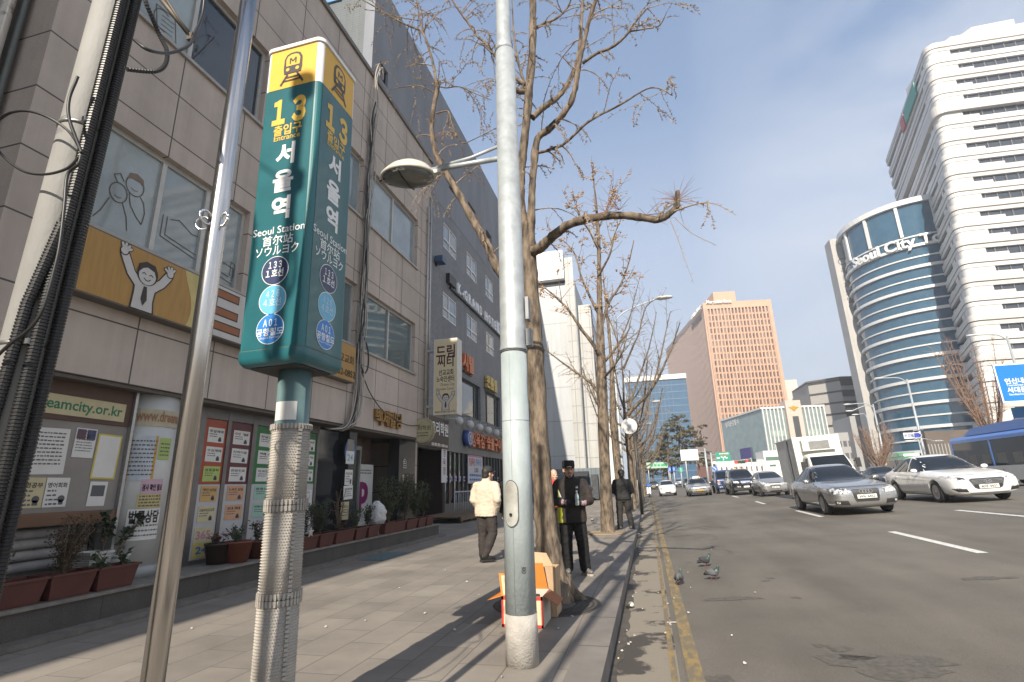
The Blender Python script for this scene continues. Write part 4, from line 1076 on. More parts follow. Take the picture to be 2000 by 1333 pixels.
for c_ in cols_:
 win(c_[0] + .3, c_[1] - .2, rowz[2][0], rowz[2][1], [], [GLASSD], H, HX, DF, .07, .15, False)
for b0, b1 in big:
 f = win(b0, b1, bz[0], bz[1], [b0 + .9, b1 - .7], [pane('cafe_glass', (.06, .075, .075)), pane('cafe_glass_b', (.13, .14, .13))], H, HX, DF, .13, .16, False)
win(hy(11.95), hy(12.45) + .05, hz(13.8), hz(14.4), [], [GLASSD], H, HX, DF, .06, .1, False)
FAS = M('board_marked_concrete', (.20, .195, .18), .8, var=.18, scale=3, stretch=(1, 3, .25))
m = MB(FAS); m.box(HX - .3, HX + .03, HY0, HY1, hz(2.62), z3 - .002); m.build('fascia', H)
yF0, yF1 = hy(17.75), hy(27.5)
m = MB(M('shop_sill', (.12, .105, .095), .7)); m.box(HX - .3, HX + .02, yF0, HY1, .0, .62); m.build('shop_sill', H)
fr = MB(DF); n = 20
for k in range(n + 1):
 yy = yF0 + (yF1 - yF0) * k / n; wd = .09 if k % 5 else .16
 fr.box(HX - .12, HX + .01, yy - wd / 2, yy + wd / 2, .62, hz(2.62) - .001)
fr.build('shop_frame', H)
for k in range(4):
 q = MB(pane('shop_glass_warm', (.075, .07, .055)) if k % 2 else pane('shop_glass', (.045, .055, .06))); ya = yF0 + (yF1 - yF0) * k / 4; q.box(HX - .09, HX - .07, ya, ya + (yF1 - yF0) / 4 - .01, .62, hz(2.62) - .001); q.build('shop_window', H)
q = MB(M('lavender_strip', (.40, .38, .50), .6));
c = Canvas(q, (HX - .069, 0, 0), (0, 1, 0), (0, 0, 1));
for k in range(8): c.rect(yF0 + .3 + k * 1.2, yF0 + 1.2 + k * 1.2, 1.62, 1.86, q.mats[0], 0); c.lines(yF0 + .4 + k * 1.2, yF0 + 1.1 + k * 1.2, [1.68], .1, M('violet_ink', (.12, .08, .22), .6), 1, k)
for k in range(4): c.disc(yF0 + 1.0 + 1.15 * k, 1.15, .26, M('brown_seal', (.10, .05, .04), .6), 1, .42)
q.build('window_sticker', H)
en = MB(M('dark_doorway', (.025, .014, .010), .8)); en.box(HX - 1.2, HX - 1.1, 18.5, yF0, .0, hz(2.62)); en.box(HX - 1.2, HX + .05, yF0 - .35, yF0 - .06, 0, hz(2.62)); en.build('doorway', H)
ms = thing('dark_sign', 'dark brown cooking school sign with white Korean letters above the doorway', 'sign', (HX + .1, 21.6, 2.9))
y0, y1 = 19.4, hy(17.83); za_, zb_ = hz(2.66), hz(3.70)
m = MB(M('dark_brown_panel', (.035, .020, .015), .5)); m.box(HX + .031, HX + .16, y0, y1, za_, zb_); m.build('panel', ms)
m = MB(WHITE); c = Canvas(m, (HX + .162, 0, 0), (0, 1, 0), (0, 0, 1)); c.text('요리학원', 21.85, za_ + .62, .62, WHITE, 0, bold=.02, fitw=2.0); c.text('조리기능사', 22.0, za_ + .28, .22, GREYI, 0); c.lines(20.9, 22.8, [za_ + .07], .13, M('cream_ink', (.5, .47, .4), .6), 0, 5); m.build('lettering', ms)
kg = thing('hotel_lettering', 'white raised letters reading K-GRAND HOTEL on a black rail across the charcoal brick', 'lettering', (HX, 28, hz(9.3)))
zk = hz(9.08)
m = MB(BLACKM); m.box(HX + .001, HX + .12, hy(18.1), hy(27.4), zk - .12, zk - .02); m.box(HX + .001, HX + .2, hy(17.75), hy(18.5), zk + .05, zk + .55); m.build('rail', kg)
LIT = M('white_letter', (.75, .76, .78), .4, var=0)
yy = hy(18.75)
for ch in 'K-GRAND HOTEL':
 if ch == ' ': yy += .45; continue
 m = MB(LIT); wd = .36 if ch == '-' else .68
 m.text(ch, .80, (HX + .10, yy + wd / 2, zk), (0, 1, 0), (0, 0, 1), bold=.02, depth=.06, fitw=wd * .60); m.build('letter', kg); yy += wd
q = MB(M('pale_sign_plate', (.55, .58, .62), .4)); q.box(HX + .02, HX + .14, hy(24.7), hy(26.2), zk - .05, zk + .75); c = Canvas(q, (HX + .142, hy(25.45), zk + .2), (0, 1, 0), (0, 0, 1)); c.text('명동', 0, 0, .5, BLUEI, 0); q.build('plate', kg)
def relief(name, label, chars, y0, z, size, mat, group=None):
 t = thing(name, label, 'lettering', (HX, y0, z), group=group)
 yy = y0
 for ch in chars:
  if ch != ' ':
   q = MB(mat); q.text(ch, size, (HX + .12, yy + size / 2, z), (0, 1, 0), (0, 0, 1), bold=.035, depth=.08); q.build('letter', t)
  yy += size * .98 if ch != ' ' else size * .5
 q = MB(BLACKM); q.box(HX + .002, HX + .05, y0, yy, z - .18, z - .08); q.build('rail', t); return t
ORL = M('orange_letter', (.50, .13, .04), .4, var=.1);
relief('sign_lettering', 'orange Korean letters above the dark first floor window', '고시텔', hy(19.2) - .9, hz(6.05), 1.0, ORL)
relief('sign_lettering', 'red and yellow Korean letters on a dark rail beside the pole', '원룸텔', hy(22.6), hz(5.85), .8, M('yellow_letter', (.50, .36, .08), .4))
relief('sign_lettering', 'long row of orange Korean letters on the concrete fascia over the restaurant', '정육점 숯불구이', hy(20.3), hz(3.0), .82, ORL)
bd = thing('blue_roundel', 'round blue sign at the head of the orange lettering on the concrete fascia', 'sign', (HX, hy(19.85), hz(3.3)))
m = MB(M('roundel_blue', (.03, .07, .26), .4)); cc_ = Vector((HX + .2, hy(19.85), hz(3.22))); m.lathe([(.42, -.15), (.42, .15)], cc_, 28, Euler((0, PI / 2, 0)).to_matrix()); m.build('disc', bd)
m = MB(WHITE); c = Canvas(m, cc_ + Vector((.152, 0, 0)), (0, 1, 0), (0, 0, 1)); ring(c, 0, 0, .30, .30, .035, WHITE, 0); c.text('정', 0, -.14, .38, WHITE, 0); m.build('emblem', bd)
for k in range(7):
 t = MB(M('paper_lantern', (.52, .51, .50), .6, var=.05)); p = Vector((HX + .42, hy(18.35) + 1.62 * k, hz(3.82) - .12))
 t.ball(p, .215, n=18, m=12); t.mat(BLACKM).tube([p + Vector((0, 0, .24)), p + Vector((-.05, .06, .42)), p + Vector((-.42, 0, .45))], .012, 5)
 o = t.build('globe_lamp')
 tag(o, 'round white globe lamp hanging in the row under the first floor windows', 'lamp', 'white globe lamps over the restaurant')
def hpanel(name, label, y0, y1, z0, z1, mat, drawer, cat, x=HX + .05):
 q = MB(mat); q.box(x, x + .02, y0, y1, z0, z1); c = Canvas(q, (x + .02, (y0 + y1) / 2, (z0 + z1) / 2), (0, 1, 0), (0, 0, 1)); drawer(c, (y1 - y0) / 2, (z1 - z0) / 2); tag(q.build(name), label, cat)
hpanel('hanging_banner', 'tall narrow white banner with violet Korean letters by the restaurant door', yF0 - .62, yF0 + .02, 1.55, 3.05, PAPER, lambda c, a, b: [c.text(t, 0, b * (.55 - .52 * k), .36, MAG, 0, bold=.02) for k, t in enumerate('정육점')], 'banner', HX + .09)
hpanel('menu_banner', 'wide white banner with red and blue menu lettering on the restaurant window', yF0 + 3.1, yF0 + 5.6, 1.5, 2.95, M('banner_white', (.50, .49, .52), .6), lambda c, a, b: (c.rect(-a, a, b * .86, b, PINKI, 0), c.text('점심특선', -a * .45, b * .3, .42, M('red_ink', (.36, .03, .03), .6, var=0), 0, bold=.03, fitw=a * .8), c.text('정육식당', a * .45, b * .3, .42, BLUEI, 0, bold=.02, fitw=a * .8), c.text('5,000', a * .1, -b * .2, .32, GREYI, 0, bold=.02), c.lines(-a * .8, a * .8, [-b * .5, -b * .8], .12, BLUEI, 0, 5)), 'banner')
dk = thing('wooden_deck', 'low wooden entrance deck in front of the restaurant', 'deck', (-8, 23, 0))
WOOD = M('weathered_deck_wood', (.16, .105, .065), .7, var=.25, scale=3, stretch=(4, .4, 4))
m = MB(WOOD)
dy0, dy1 = 19.6, 24.6
for k in range(14): m.box(-8.96 + k * .135, -8.96 + k * .135 + .125, dy0, dy1, .20, .25)
m.box(-7.06, -7.03, dy0, dy1, .10, .249); m.build('boards', dk)
for k in range(5):
 q = MB(WOOD); q.box(-7.2, -7.08, dy0 + .2 + k * 1.15, dy0 + .32 + k * 1.15, 0, .199); q.build('leg', dk)
rl = thing('hand_rail', 'thin steel hand rail standing on the wooden deck', 'railing', (-7.4, 22, .25))
m = MB(GALV); m.tube([(-7.6, 20.4, 1.15), (-7.6, 24.2, 1.15)], .03, 8)
m.tube([(-7.6, 20.4, .25), (-7.6, 20.4, 1.15)], .03, 8); m.tube([(-7.6, 24.2, .25), (-7.6, 24.2, 1.15)], .03, 8)
for k in range(16): m.tube([(-7.6, 20.6 + k * .22, .3), (-7.6, 20.6 + k * .22, 1.13)], .012, 6)
m.build('bars', rl)
bl = thing('wall_speaker', 'small blue box fixed to the charcoal brick beside the drainpipes', 'box', GX(851, 510, HX))
p = GX(851, 510, HX); m = MB(M('blue_case', (.03, .07, .14), .4)); m.boxc(p + Vector((.25, 0, 0)), .4, .5, .3); m.build('case', bl); m = MB(BLACKM); m.boxc(p + Vector((.03, 0, -.2)), .06, .2, .1); m.build('mount', bl)
# ---------------------------------------------------------------- buildings beyond
def P2(v): return Vector((v.x, v.y))
def bldg(name, label, cat, top_corners, zb=-0.5):
 """footprint from roof corners that share one height"""
 return [P2(v) for v in top_corners]
def prismxy(mb, pts, z0, z1): mb.prism([(p[0], p[1], z0) for p in pts], (0, 0, z1 - z0))
def inset_box(mb, a, b, n, d0, d1, z0, z1):
 """slab standing on edge a-b (xy), from d0 to d1 out along n"""
 q = [a + n * d0, b + n * d0, b + n * d1, a + n * d1]
 mb.prism([(p.x, p.y, z0) for p in q], (0, 0, z1 - z0))
def outn(a, b):
 d = (b - a).normalized(); return Vector((d.y, -d.x))     # right-hand side of a->b
D = 46.0
c0 = GY(1118, 492, D); c1 = GY(1046, 481, D); zt = c0.z
WT = thing('white_clad_building', 'plain pale grey clad block with a white top standing beyond the hotel', 'building', (c0.x - 2, D, 0))
SHEET = brickmat('white_metal_sheets', (0.44, 0.455, 0.465), (0.41, 0.425, 0.435), (0.30, 0.31, 0.32), 7.0, 3.05, .05, 'XZ', .55, 0, .03, 20, .1, .10, .12)
z55 = GY(1080, 556, D).z
m = MB(SHEET); m.box(c1.x - 5, c0.x, D, D + 9, 0, z55); m.build('wall', WT)
m = MB(M('white_billboard', (.74, .74, .74), .5, var=.04, scale=.4)); m.box(c1.x - 5, c0.x - .9, D - .7, D + 6, z55 + .25, zt); m.build('white_top', WT)
m = MB(M('dark_band', (.10, .10, .10), .7)); m.box(c1.x - 5, c0.x - .05, D + .02, D + 8.9, z55 + .002, z55 + .248); m.build('shadow_gap', WT)
TILEW = brickmat('cream_tile_strip', (.42, .42, .40), (.39, .39, .375), (.25, .25, .25), .8, 1.5, .04, 'XZ', .5, 0, .05, 20, .1, .1, .3)
m = MB(TILEW); m.box(c0.x - .9, c0.x - .05, D - .15, D - .004, 2, zt - .6); m.mat(TILEW).box(c0.x + .003, c0.x + 1.25, D + 1.0, D + 9, 2.0, zt - 5.2); m.build('edge_strip', WT)
for k in range(6):
 q = MB(GLASSD); q.box(c0.x + 1.253, c0.x + 1.30, D + 2.0, D + 7.5, 3.2 + k * 2.6, 4.6 + k * 2.6); q.build('window', WT)
ks = thing('grey_kiosk', 'long low blue grey metal stall behind the man in the cap', 'kiosk', (-6, 40, 0))
KM = brickmat('blue_grey_corrugated', (.15, .185, .20), (.14, .17, .185), (.09, .11, .12), .35, 6, .03, 'XZ', .6, 0, .05, 20, .3, .15, .4)
ka, kb = GY(1062, 915, 44).x, GY(1172, 915, 44).x
m = MB(KM); m.box(ka - 3, kb, 44, 45.2, 0, 2.55); m.build('wall', ks)
m = MB(M('awning_black', (.03, .03, .035), .7));
xa = GY(1115, 915, 43.5).x
m.prism([(xa, 43.99, 2.3), (xa, 42.9, 1.95), (xa, 42.9, 1.90), (xa, 43.99, 2.2)], (1.4, 0, 0)); m.build('awning', ks)
m = MB(pane('kiosk_glass', (.04, .07, .09))); m.box(xa + .1, xa + 1.5, 43.93, 43.998, .9, 1.8); m.build('window', ks)
m = MB(M('dark_goods', (.05, .055, .06), .7, var=.4, scale=6)); m.box(xa + 1.6, kb - .2, 43.4, 43.99, .1, 2.0); m.build('counter', ks)
bx = thing('far_office_block', 'far white office block with dark window bands seen through the gap left of the trees', 'building', (-10, 140, 0))
a = GY(1128, 838, 140); b = GY(1180, 835, 140)
m = MB(M('far_white', (.62, .62, .60), .6, var=.05)); m.box(a.x, b.x, 140, 155, -.5, GY(1150, 838, 140).z); m.box(GY(1160, 830, 141).x, GY(1205, 830, 141).x, 141, 155, -.5, GY(1175, 822, 140).z); m.build('wall', bx)
for k in range(5):
 q = MB(M('far_pinkbrown', (.30, .22, .19), .6)); q.box(a.x + .5, b.x - 1, 139.9, 139.998, 2.0 + k * 2.2, 3.0 + k * 2.2); q.build('window_band', bx)
bb = thing('blue_billboard', 'blue and white billboard on the far white block', 'billboard', (a.x, 139, 8))
q = MB(M('billboard_blue', (.05, .15, .48), .5)); x0, x1 = GY(1146, 865, 138).x, GY(1167, 865, 138).x; q.box(x0, x1, 138, 138.3, GY(1156, 866, 138).z, GY(1156, 855, 138).z); q.mat(WHITE).box(x0, x1, 137.97, 137.998, GY(1156, 861, 138).z, GY(1156, 858, 138).z); q.build('panel', bb)
q = MB(GALV); q.box(x0 + .3, x0 + .6, 138.1, 138.2, 0, GY(1156, 866, 138).z); q.box(x1 - .6, x1 - .3, 138.1, 138.2, 0, GY(1156, 866, 138).z); q.build('post', bb)
D = 215.0
c0 = GY(1240, 737, D); zt = c0.z; c1 = GZ(1310, 722, zt)
bgb = thing('blue_glass_building', 'blue glass office block with a white roof edge behind the pine', 'building', (c0.x, D, 0))
BG = pane('far_blue_glass', (.05, .115, .20), .12)
x0 = GY(1222, 737, D).x
m = MB(BG); m.box(x0, c1.x + 6, D, D + 30, -.5, zt - 2); m.build('glass_wall', bgb)
m = MB(M('far_white', (.62, .62, .60), .6)); m.box(x0 - .6, c1.x + 6.2, D - .6, D + 30, zt - 1.99, zt); m.build('roof_edge', bgb)
m = MB(M('pale_mullion', (.10, .17, .24), .5))
for k in range(14): m.box(x0, c1.x + 6, D - .12, D - .004, 2 + k * 2.8, 2.35 + k * 2.8)
for k in range(12): m.box(x0 + k * 1.6, x0 + k * 1.6 + .12, D - .14, D - .004, 1, zt - 2)
m.build('mullion', bgb)
D = 245.0
cF = GY(1372, 592, D); zt = cF.z
cL = GZ(1300, 683, zt); cR = GZ(1505, 585, zt)
dF = (P2(cR) - P2(cF)).normalized(); nL = Vector((-dF.y, dF.x))
lenF = (P2(cR) - P2(cF)).length; lenL = (P2(cL) - P2(cF)).dot(nL)
OB = thing('terracotta_office_building', 'huge terracotta office slab with close vertical fins and a grid of slit windows', 'building', (cF.x, D, 0))
TER = M('terracotta_tile', (.55, .345, .232), .7, var=.06, scale=.3)
TERD = M('terracotta_dark', (.36, .235, .175), .7, var=.06, scale=.3)
A_, B_ = P2(cF), P2(cF) + dF * lenF; C_ = B_ + nL * lenL; E_ = A_ + nL * lenL
m = MB(TERD); i_ = .9
prismxy(m, [A_ + (dF + nL) * i_, B_ + (-dF + nL) * i_, C_ - (dF + nL) * i_, E_ + (dF - nL) * i_], -.5, zt - .5); m.build('core', OB)
m = MB(TER); nf = -nL
ncol = 20; sp_ = lenF / ncol
for k in range(ncol + 1):
 wd = 1.5 if k in (0, ncol) else .62
 p = A_ + dF * (sp_ * k + (wd / 2 if k == 0 else -wd / 2 if k == ncol else 0))
 inset_box(m, p - dF * wd / 2, p + dF * wd / 2, nf, -.9, 0, -.5, zt - 3.2)
inset_box(m, A_, B_, nf, -.9, .02, zt - 3.198, zt); inset_box(m, A_, B_, nf, -.9, .03, -.5, 7)
nfl = 23; fz = [7.5 + (zt - 11) * i / nfl for i in range(nfl + 1)]
for i in range(nfl):
 inset_box(m, A_ + dF * 1.5, B_ - dF * 1.5, nf, -.895, -.45, fz[i], fz[i] + .75)
nl = Vector((-dF.x, -dF.y))
nfin = 46
m.mat(M('shaded_terracotta', (.30, .235, .21), .7, var=.06, scale=.3))  # left face: its shade is put into a greyer, darker tile colour
for k in range(nfin + 1):
 p = A_ + nL * (lenL * k / nfin)
 inset_box(m, p, p + nL * .55, nl, -.85, -.60, 8, zt - 2.5)
inset_box(m, A_, E_, nl, -.9, -.58, zt - 2.498, zt)
m.mat(M('terracotta_base', (.42, .15, .08), .7)); inset_box(m, A_, E_, nl, -.9, .025, -.5, 8); m.build('wall', OB)
WIN = pane('terracotta_window', (.085, .050, .042), .2)
WINB = pane('terracotta_window_blind', (.20, .16, .14), .4)
for k in range(ncol):
 q = MB(WIN); p0 = A_ + dF * (sp_ * k + .5); p1 = A_ + dF * (sp_ * (k + 1) - .5)
 r = random.Random(k)
 for i in range(nfl):
  q.mat(WIN if r.random() < .75 - .02 * max(0, 14 - k) else WINB)
  inset_box(q, p0, p1, nf, -.89, -.6, fz[i] + .75, fz[i + 1])
 q.build('window_column', OB)
t0 = GY(1395, 570, D); t1 = GY(1440, 566, D)
m = MB(TER); wt_ = t1.x - t0.x; p0 = A_ + dF * (t0.x - cF.x) + nL * 1.5
prismxy(m, [p0, p0 + dF * wt_, p0 + dF * wt_ + nL * 22, p0 + nL * 22], zt - 1, t0.z + .6); m.build('roof_block', OB)
m = MB(M('sign_white_far', (.75, .73, .70), .5, var=0)); m.text('Mercedes-Benz', 2.6, (A_.x + dF.x * 7.4, A_.y + dF.y * 7.4 - .6, zt - .8), (dF.x, dF.y, 0), (0, 0, 1), bold=.01, fitw=11.5, depth=.3)
m.text('SEOUL SQUARE', 2.6, (*(A_ + nL * 11 + nl * .5), zt - 2.2), (-nL.x, -nL.y, 0), (0, 0, 1), fitw=18, depth=.3); m.build('roof_lettering', OB)
D = 122.0
pF = GY(1487, 797, D); zt = pF.z; pL = GZ(1408, 822, zt); pR = GZ(1606, 792, zt)
dF = (P2(pR) - P2(pF)).normalized(); nL = Vector((-dF.y, dF.x)); lenF = (P2(pR) - P2(pF)).length; lenL = (P2(pL) - P2(pF)).length
dL = (P2(pL) - P2(pF)).normalized()
PB_ = thing('police_building', 'low glass fronted police building with a gold bird emblem on its stone panel', 'building', (pF.x, D, 0))
A_, B_ = P2(pF), P2(pR); E_ = A_ + dL * lenL; C_ = B_ + dL * lenL
m = MB(pane('grey_green_curtain', (.20, .265, .265), .1)); prismxy(m, [A_, B_, C_, E_], 2.5, zt - .3); m.build('glass_wall', PB_)
m = MB(M('police_white', (.60, .60, .58), .5)); nf = -nL
ov = [A_ - dF * .3 + nf * .3, B_ + dF * .3 + nf * .3, C_ + dF * .3 - nf * .3, E_ - dF * .3 - nf * .3]
prismxy(m, ov, zt - .298, zt + .1); prismxy(m, [A_ + nf * .1, B_ + nf * .1, C_, E_], -.5, 2.496)
for k in range(17):
 if 6 <= k <= 9: continue
 p = A_ + dF * (lenF * k / 16); inset_box(m, p - dF * .12, p + dF * .12, nf, .004, .5, 2.5, zt - .3)
m.build('frame', PB_)
for z in (4.2, 7.0, 9.8):
 for f0, f1 in ((.10, .32), (.70, .90)): m = MB(M('pale_green_panel', (.30, .38, .33), .5)); inset_box(m, A_ + dF * lenF * f0, A_ + dF * lenF * f1, nf, .003, .12, z, z + 1.3); m.build('spandrel', PB_)
m = MB(M('pink_stone', (.52, .43, .37), .7, var=.08)); s0, s1 = A_ + dF * lenF * .37, A_ + dF * lenF * .62
inset_box(m, s0, s1, nf, -2, 1.0, -.4, zt + 1.2); m.build('stone_panel', PB_)
m = MB(pane('narrow_dark_pane', (.06, .065, .06), .2)); inset_box(m, s0.lerp(s1, .33), s0.lerp(s1, .72), nf, 1.003, 1.06, 4.0, zt - 2.2); m.build('tall_window', PB_)
m = MB(M('emblem_gold', (.55, .33, .04), .4, metal=.5)); cc_ = s0.lerp(s1, .5) + nf * 1.05; c = Canvas(m, (cc_.x, cc_.y, zt - .6), (dF.x, dF.y, 0), (0, 0, 1), .02)
c.poly([(-1.1, .35), (-.35, .45), (0, .65), (.35, .45), (1.1, .35), (.5, -.05), (.3, -.35), (0, -.6), (-.3, -.35), (-.5, -.05)], m.mats[0]); m.build('emblem', PB_)
m = MB(WHITE); pc = A_ + dL * (lenL * .72); m.text('남대문경찰서', 1.5, (pc.x, pc.y - .3, zt - 2.0), (-dL.x, -dL.y, 0), (0, 0, 1), bold=.03); m.build('lettering', PB_)
m = MB(M('violet_banner', (.06, .05, .20), .6));
b0, b1 = A_ + dL * lenL * .58, A_ + dL * lenL * .33; nn = Vector((dL.y, -dL.x)) * (-1 if dL.y > 0 else 1)
m.prism([(*(b0 + nn * .2), 2.6), (*(b1 + nn * .2), 2.6), (*(b1 + nn * .2), 8.2), (*(b0 + nn * .2), 8.2)], (nn.x * .1, nn.y * .1, 0)); m.build('banner', PB_)
D = 104.0
a = GY(1395, 920, D); b = GY(1560, 878, D)
lw = thing('white_low_building', 'low white building with rows of small slit windows behind the silver hatchback', 'building', (a.x, D, 0))
m = MB(M('white_render', (.66, .65, .62), .6, var=.06, scale=.5)); za_, zb_ = GY(1440, 900, D).z, GY(1530, 880, D).z
xm = GY(1487, 880, D).x
m.box(a.x, xm, D, D + 6, -.3, za_); m.box(xm + .004, b.x + 6, D - 1, D + 6, -.3, zb_)
for k in range(11): m.box(a.x + (xm - a.x) * k / 10 - .28, a.x + (xm - a.x) * k / 10 + .28, D - .5, D - .003, -.3, za_ - .05)
m.build('wall', lw)
for k in range(10):
 q = MB(GREYI); x0 = a.x + (xm - a.x) * (k + .35) / 10; q.box(x0, x0 + .55, D - .06, D - .003, za_ - 1.9, za_ - 1.1); q.box(x0, x0 + .55, D - .06, D - .003, za_ - 3.6, za_ - 3.0); q.build('window', lw)
for (u, v, w_, h_) in ((1495, 893, 22, 6), (1525, 893, 8, 6), (1503, 908, 10, 3), (1527, 908, 10, 3)):
 q = MB(pane('greenish_pane', (.10, .17, .14), .2)); p = GY(u, v, D - 1); q.box(p.x, p.x + w_ * .104, D - 1.06, D - 1.003, p.z - h_ * .104, p.z); q.build('window', lw)
D = 260.0
a = GY(1536, 742, D); b = GY(1564, 742, D)
ct = thing('cream_tower', 'pale cream stepped office tower just right of the terracotta slab', 'building', (a.x, D, 0))
m = MB(M('cream_stone_far', (.55, .53, .48), .7)); m.box(a.x - 4, b.x, D, D + 15, -.5, a.z - 4); m.box(a.x - 4, b.x - 1.5, D + 1, D + 15, a.z - 3.99, a.z); m.build('wall', ct)
for k in range(4):
 q = MB(GREYI); q.box(a.x + 1 + k * 1.4, a.x + 1.7 + k * 1.4, D - .1, D - .01, a.z - 17, a.z - 9); q.box(a.x + 1 + k * 1.4, a.x + 1.8 + k * 1.4, D - .1, D - .01, a.z - 25, a.z - 22); q.build('window', ct)
D = 170.0
cF = GY(1632, 742, D); zt = cF.z; cL = GZ(1577, 748, zt); cR = GZ(1700, 736, zt)
gb = thing('banded_grey_building', 'grey office building with dark horizontal bands left of the glass tower', 'building', (cF.x, D, 0))
A_, B_, E_ = P2(cF), P2(cR), P2(cL); back = Vector((0, 18))
A_ = A_ - Vector((0, 3))
m = MB(M('grey_panel_far', (.36, .34, .31), .6, var=.06)); prismxy(m, [A_, B_, B_ + back, E_ + back, E_], -.5, zt - .2); m.build('wall', gb)
for k in range(7):
 q = MB(M('dark_strip', (.05, .05, .05), .5)); z = zt - .4 - k * 3.2
 d1, d2 = (A_ - E_).normalized(), (B_ - A_).normalized()
 inset_box(q, E_, A_, outn(E_, A_), .004, .15, z - .5, z); inset_box(q, A_, B_, outn(A_, B_), .004, .15, z - 1.9, z); q.build('window_band', gb)
m = MB(M('bronze_cap', (.12, .10, .085), .5)); prismxy(m, [A_ + Vector((0, -.4)), B_ + Vector((0, -.4)), B_ + back, E_ + back, E_ + Vector((-.4, -.3))], zt - .198, zt + .3); m.build('roof_edge', gb)
D = 150.0
a = GY(1607, 850, D); b = GY(1655, 840, D); c_ = GY(1692, 840, D)
gl_ = thing('grey_concrete_building', 'plain grey four storey building at the foot of the banded one', 'building', (a.x, D, 0))
m = MB(M('far_grey_render', (.34, .34, .335), .8, var=.08)); m.box(a.x, b.x, D, D + 10, -.5, GY(1630, 846, D).z); m.box(b.x + .01, c_.x, D - 3, D + 10, -.5, GY(1670, 815, D).z); m.build('wall', gl_)
for i in range(5):
 for j in range(3):
  q = MB(GREYI); x0 = a.x + .8 + i * (b.x - a.x) / 5; q.box(x0, x0 + .8, D - .06, D - .004, 2.5 + j * 3, 3.9 + j * 3); q.build('window', gl_)
TX, TY, TR = GY(1645, 440, 134).x + 13.2, 134.0, 13.5
gt = thing('curved_glass_tower', 'curved blue glass office tower with white floor rings and a tall concrete fin', 'building', (TX, TY, 0))
zt = GY(1660, 437, TY - 4).z
GT = pane('tower_blue_glass', (.035, .095, .150), .06)
def arc(R, a0, a1, n=40): return [(TX + R * math.cos(math.radians(a0 + (a1 - a0) * i / n)), TY + R * math.sin(math.radians(a0 + (a1 - a0) * i / n))) for i in range(n + 1)]
m = MB(GT); prismxy(m, arc(TR, 150, 390), -.5, zt - 1.2); m.build('glass_wall', gt)
WR = M('tower_white_ring', (.62, .62, .60), .45, var=.04)
nfl = 21
for k in range(nfl):
 z = 3 + (zt - 12) * k / (nfl - 1); q = MB(WR)
 thick = .62 if k % 2 else .30
 prismxy(q, arc(TR + (.5 if k % 2 else .22), 152, 388), z, z + thick); q.build('floor_ring', gt)
q = MB(WR); prismxy(q, arc(TR + .7, 150, 390), zt - 1.198, zt); q.build('roof_ring', gt)
for k in range(5):
 a = math.radians(186 + k * 27); q = MB(WR); R = Matrix.Rotation(a, 3, 'Z'); q.boxc((TX + (TR + .25) * math.cos(a), TY + (TR + .25) * math.sin(a), zt - 4.9), .4, .6, 7.4, R); q.build('top_column', gt)
FIN = brickmat('fin_concrete', (.46, .445, .42), (.44, .425, .40), (.38, .37, .35), 4, 3, .04, 'XZ', .7, 0, .04, 20, .1, .1, .2)
fx0, fx1 = GY(1617, 470, 140).x, GY(1640, 460, 140).x
m = MB(FIN); m.box(fx0, fx1 + .6, 139, 143, -.5, GY(1620, 468, 139).z)
m.build('concrete_fin', gt)
m = MB(GREYI); c = Canvas(m, ((fx0 + fx1) / 2 + .3, 138.99, 0), (1, 0, 0), (0, 0, 1), .02)
for k, ch in enumerate('푸르지오빌딩'): c.text(ch, 0, GY(1632, 520, 139).z - 2.1 - k * 2.0, 1.7, M('fin_letter', (.16, .15, .15), .5), 0, bold=.01)
ring(c, 0, GY(1632, 520, 139).z + 1, .8, .8, .25, m.mats[-1], 0); m.build('fin_lettering', gt)
m = MB(GT); fa = [fx1 + .6, TX - TR * .86]; m.box(fa[0] + .01, fa[1] + 1.0, 138.4, 142, -.5, GY(1641, 478, 138).z); m.build('link_glass', gt)
q = MB(WR)
for k in range(20): q.box(fa[0] + .012, fa[1] + .9, 138.15, 138.396, 4 + k * 2.7, 4.35 + k * 2.7)
q.build('link_ring', gt)
def arctext(mb, s, size, a_start, z, R):
 q = MB(mb.mats[mb.cur]); q.text(s, size, (0, 0, 0), (1, 0, 0), (0, 1, 0), bold=.025, depth=.25, align='L')
 am = math.radians(a_start)
 mb.add([(TX + (R + v.z) * math.cos(am + v.x / R), TY + (R + v.z) * math.sin(am + v.x / R), z + v.y) for v in q.v], q.f, False)
m = MB(M('tower_letter_white', (.72, .72, .70), .4, var=0)); arctext(m, 'Seoul City Tower', 3.3, 192, zt - 11.2, TR + .6); m.build('lettering', gt)
m = MB(WR); pz = GY(1845, 850, 118)
for xx in (TX - 2, TX + 6): m.box(xx, xx + 1.3, TY - TR - .9, TY - TR - .2, -.5, 8.5)
m.build('entrance_column', gt)
D0 = 106.0
WTn = thing('striped_white_tower', 'towering white office block of stacked horizontal bands with a rounded corner', 'building', (70, 110, 0))
BAND = M('white_band_panel', (.60, .585, .555), .5, var=.05, scale=.4)
BAND2 = M('grey_white_band', (.52, .50, .47), .5, var=.05)
TWG = pane('tower_window', (.040, .050, .065), .08)
zt_, zb_ = GY(1809, 88, D0).z, 3.0
def xl(z):    # back left edge
 return 66.8
yb = 150.0
xback = GY(1715, 255, yb).x
def corner(z):
 t = (z - 8) / (zt_ - 8)
 return Vector((GY(1928, 830, D0).x * (1 - t) + GY(1809, 88, D0).x * t, D0))
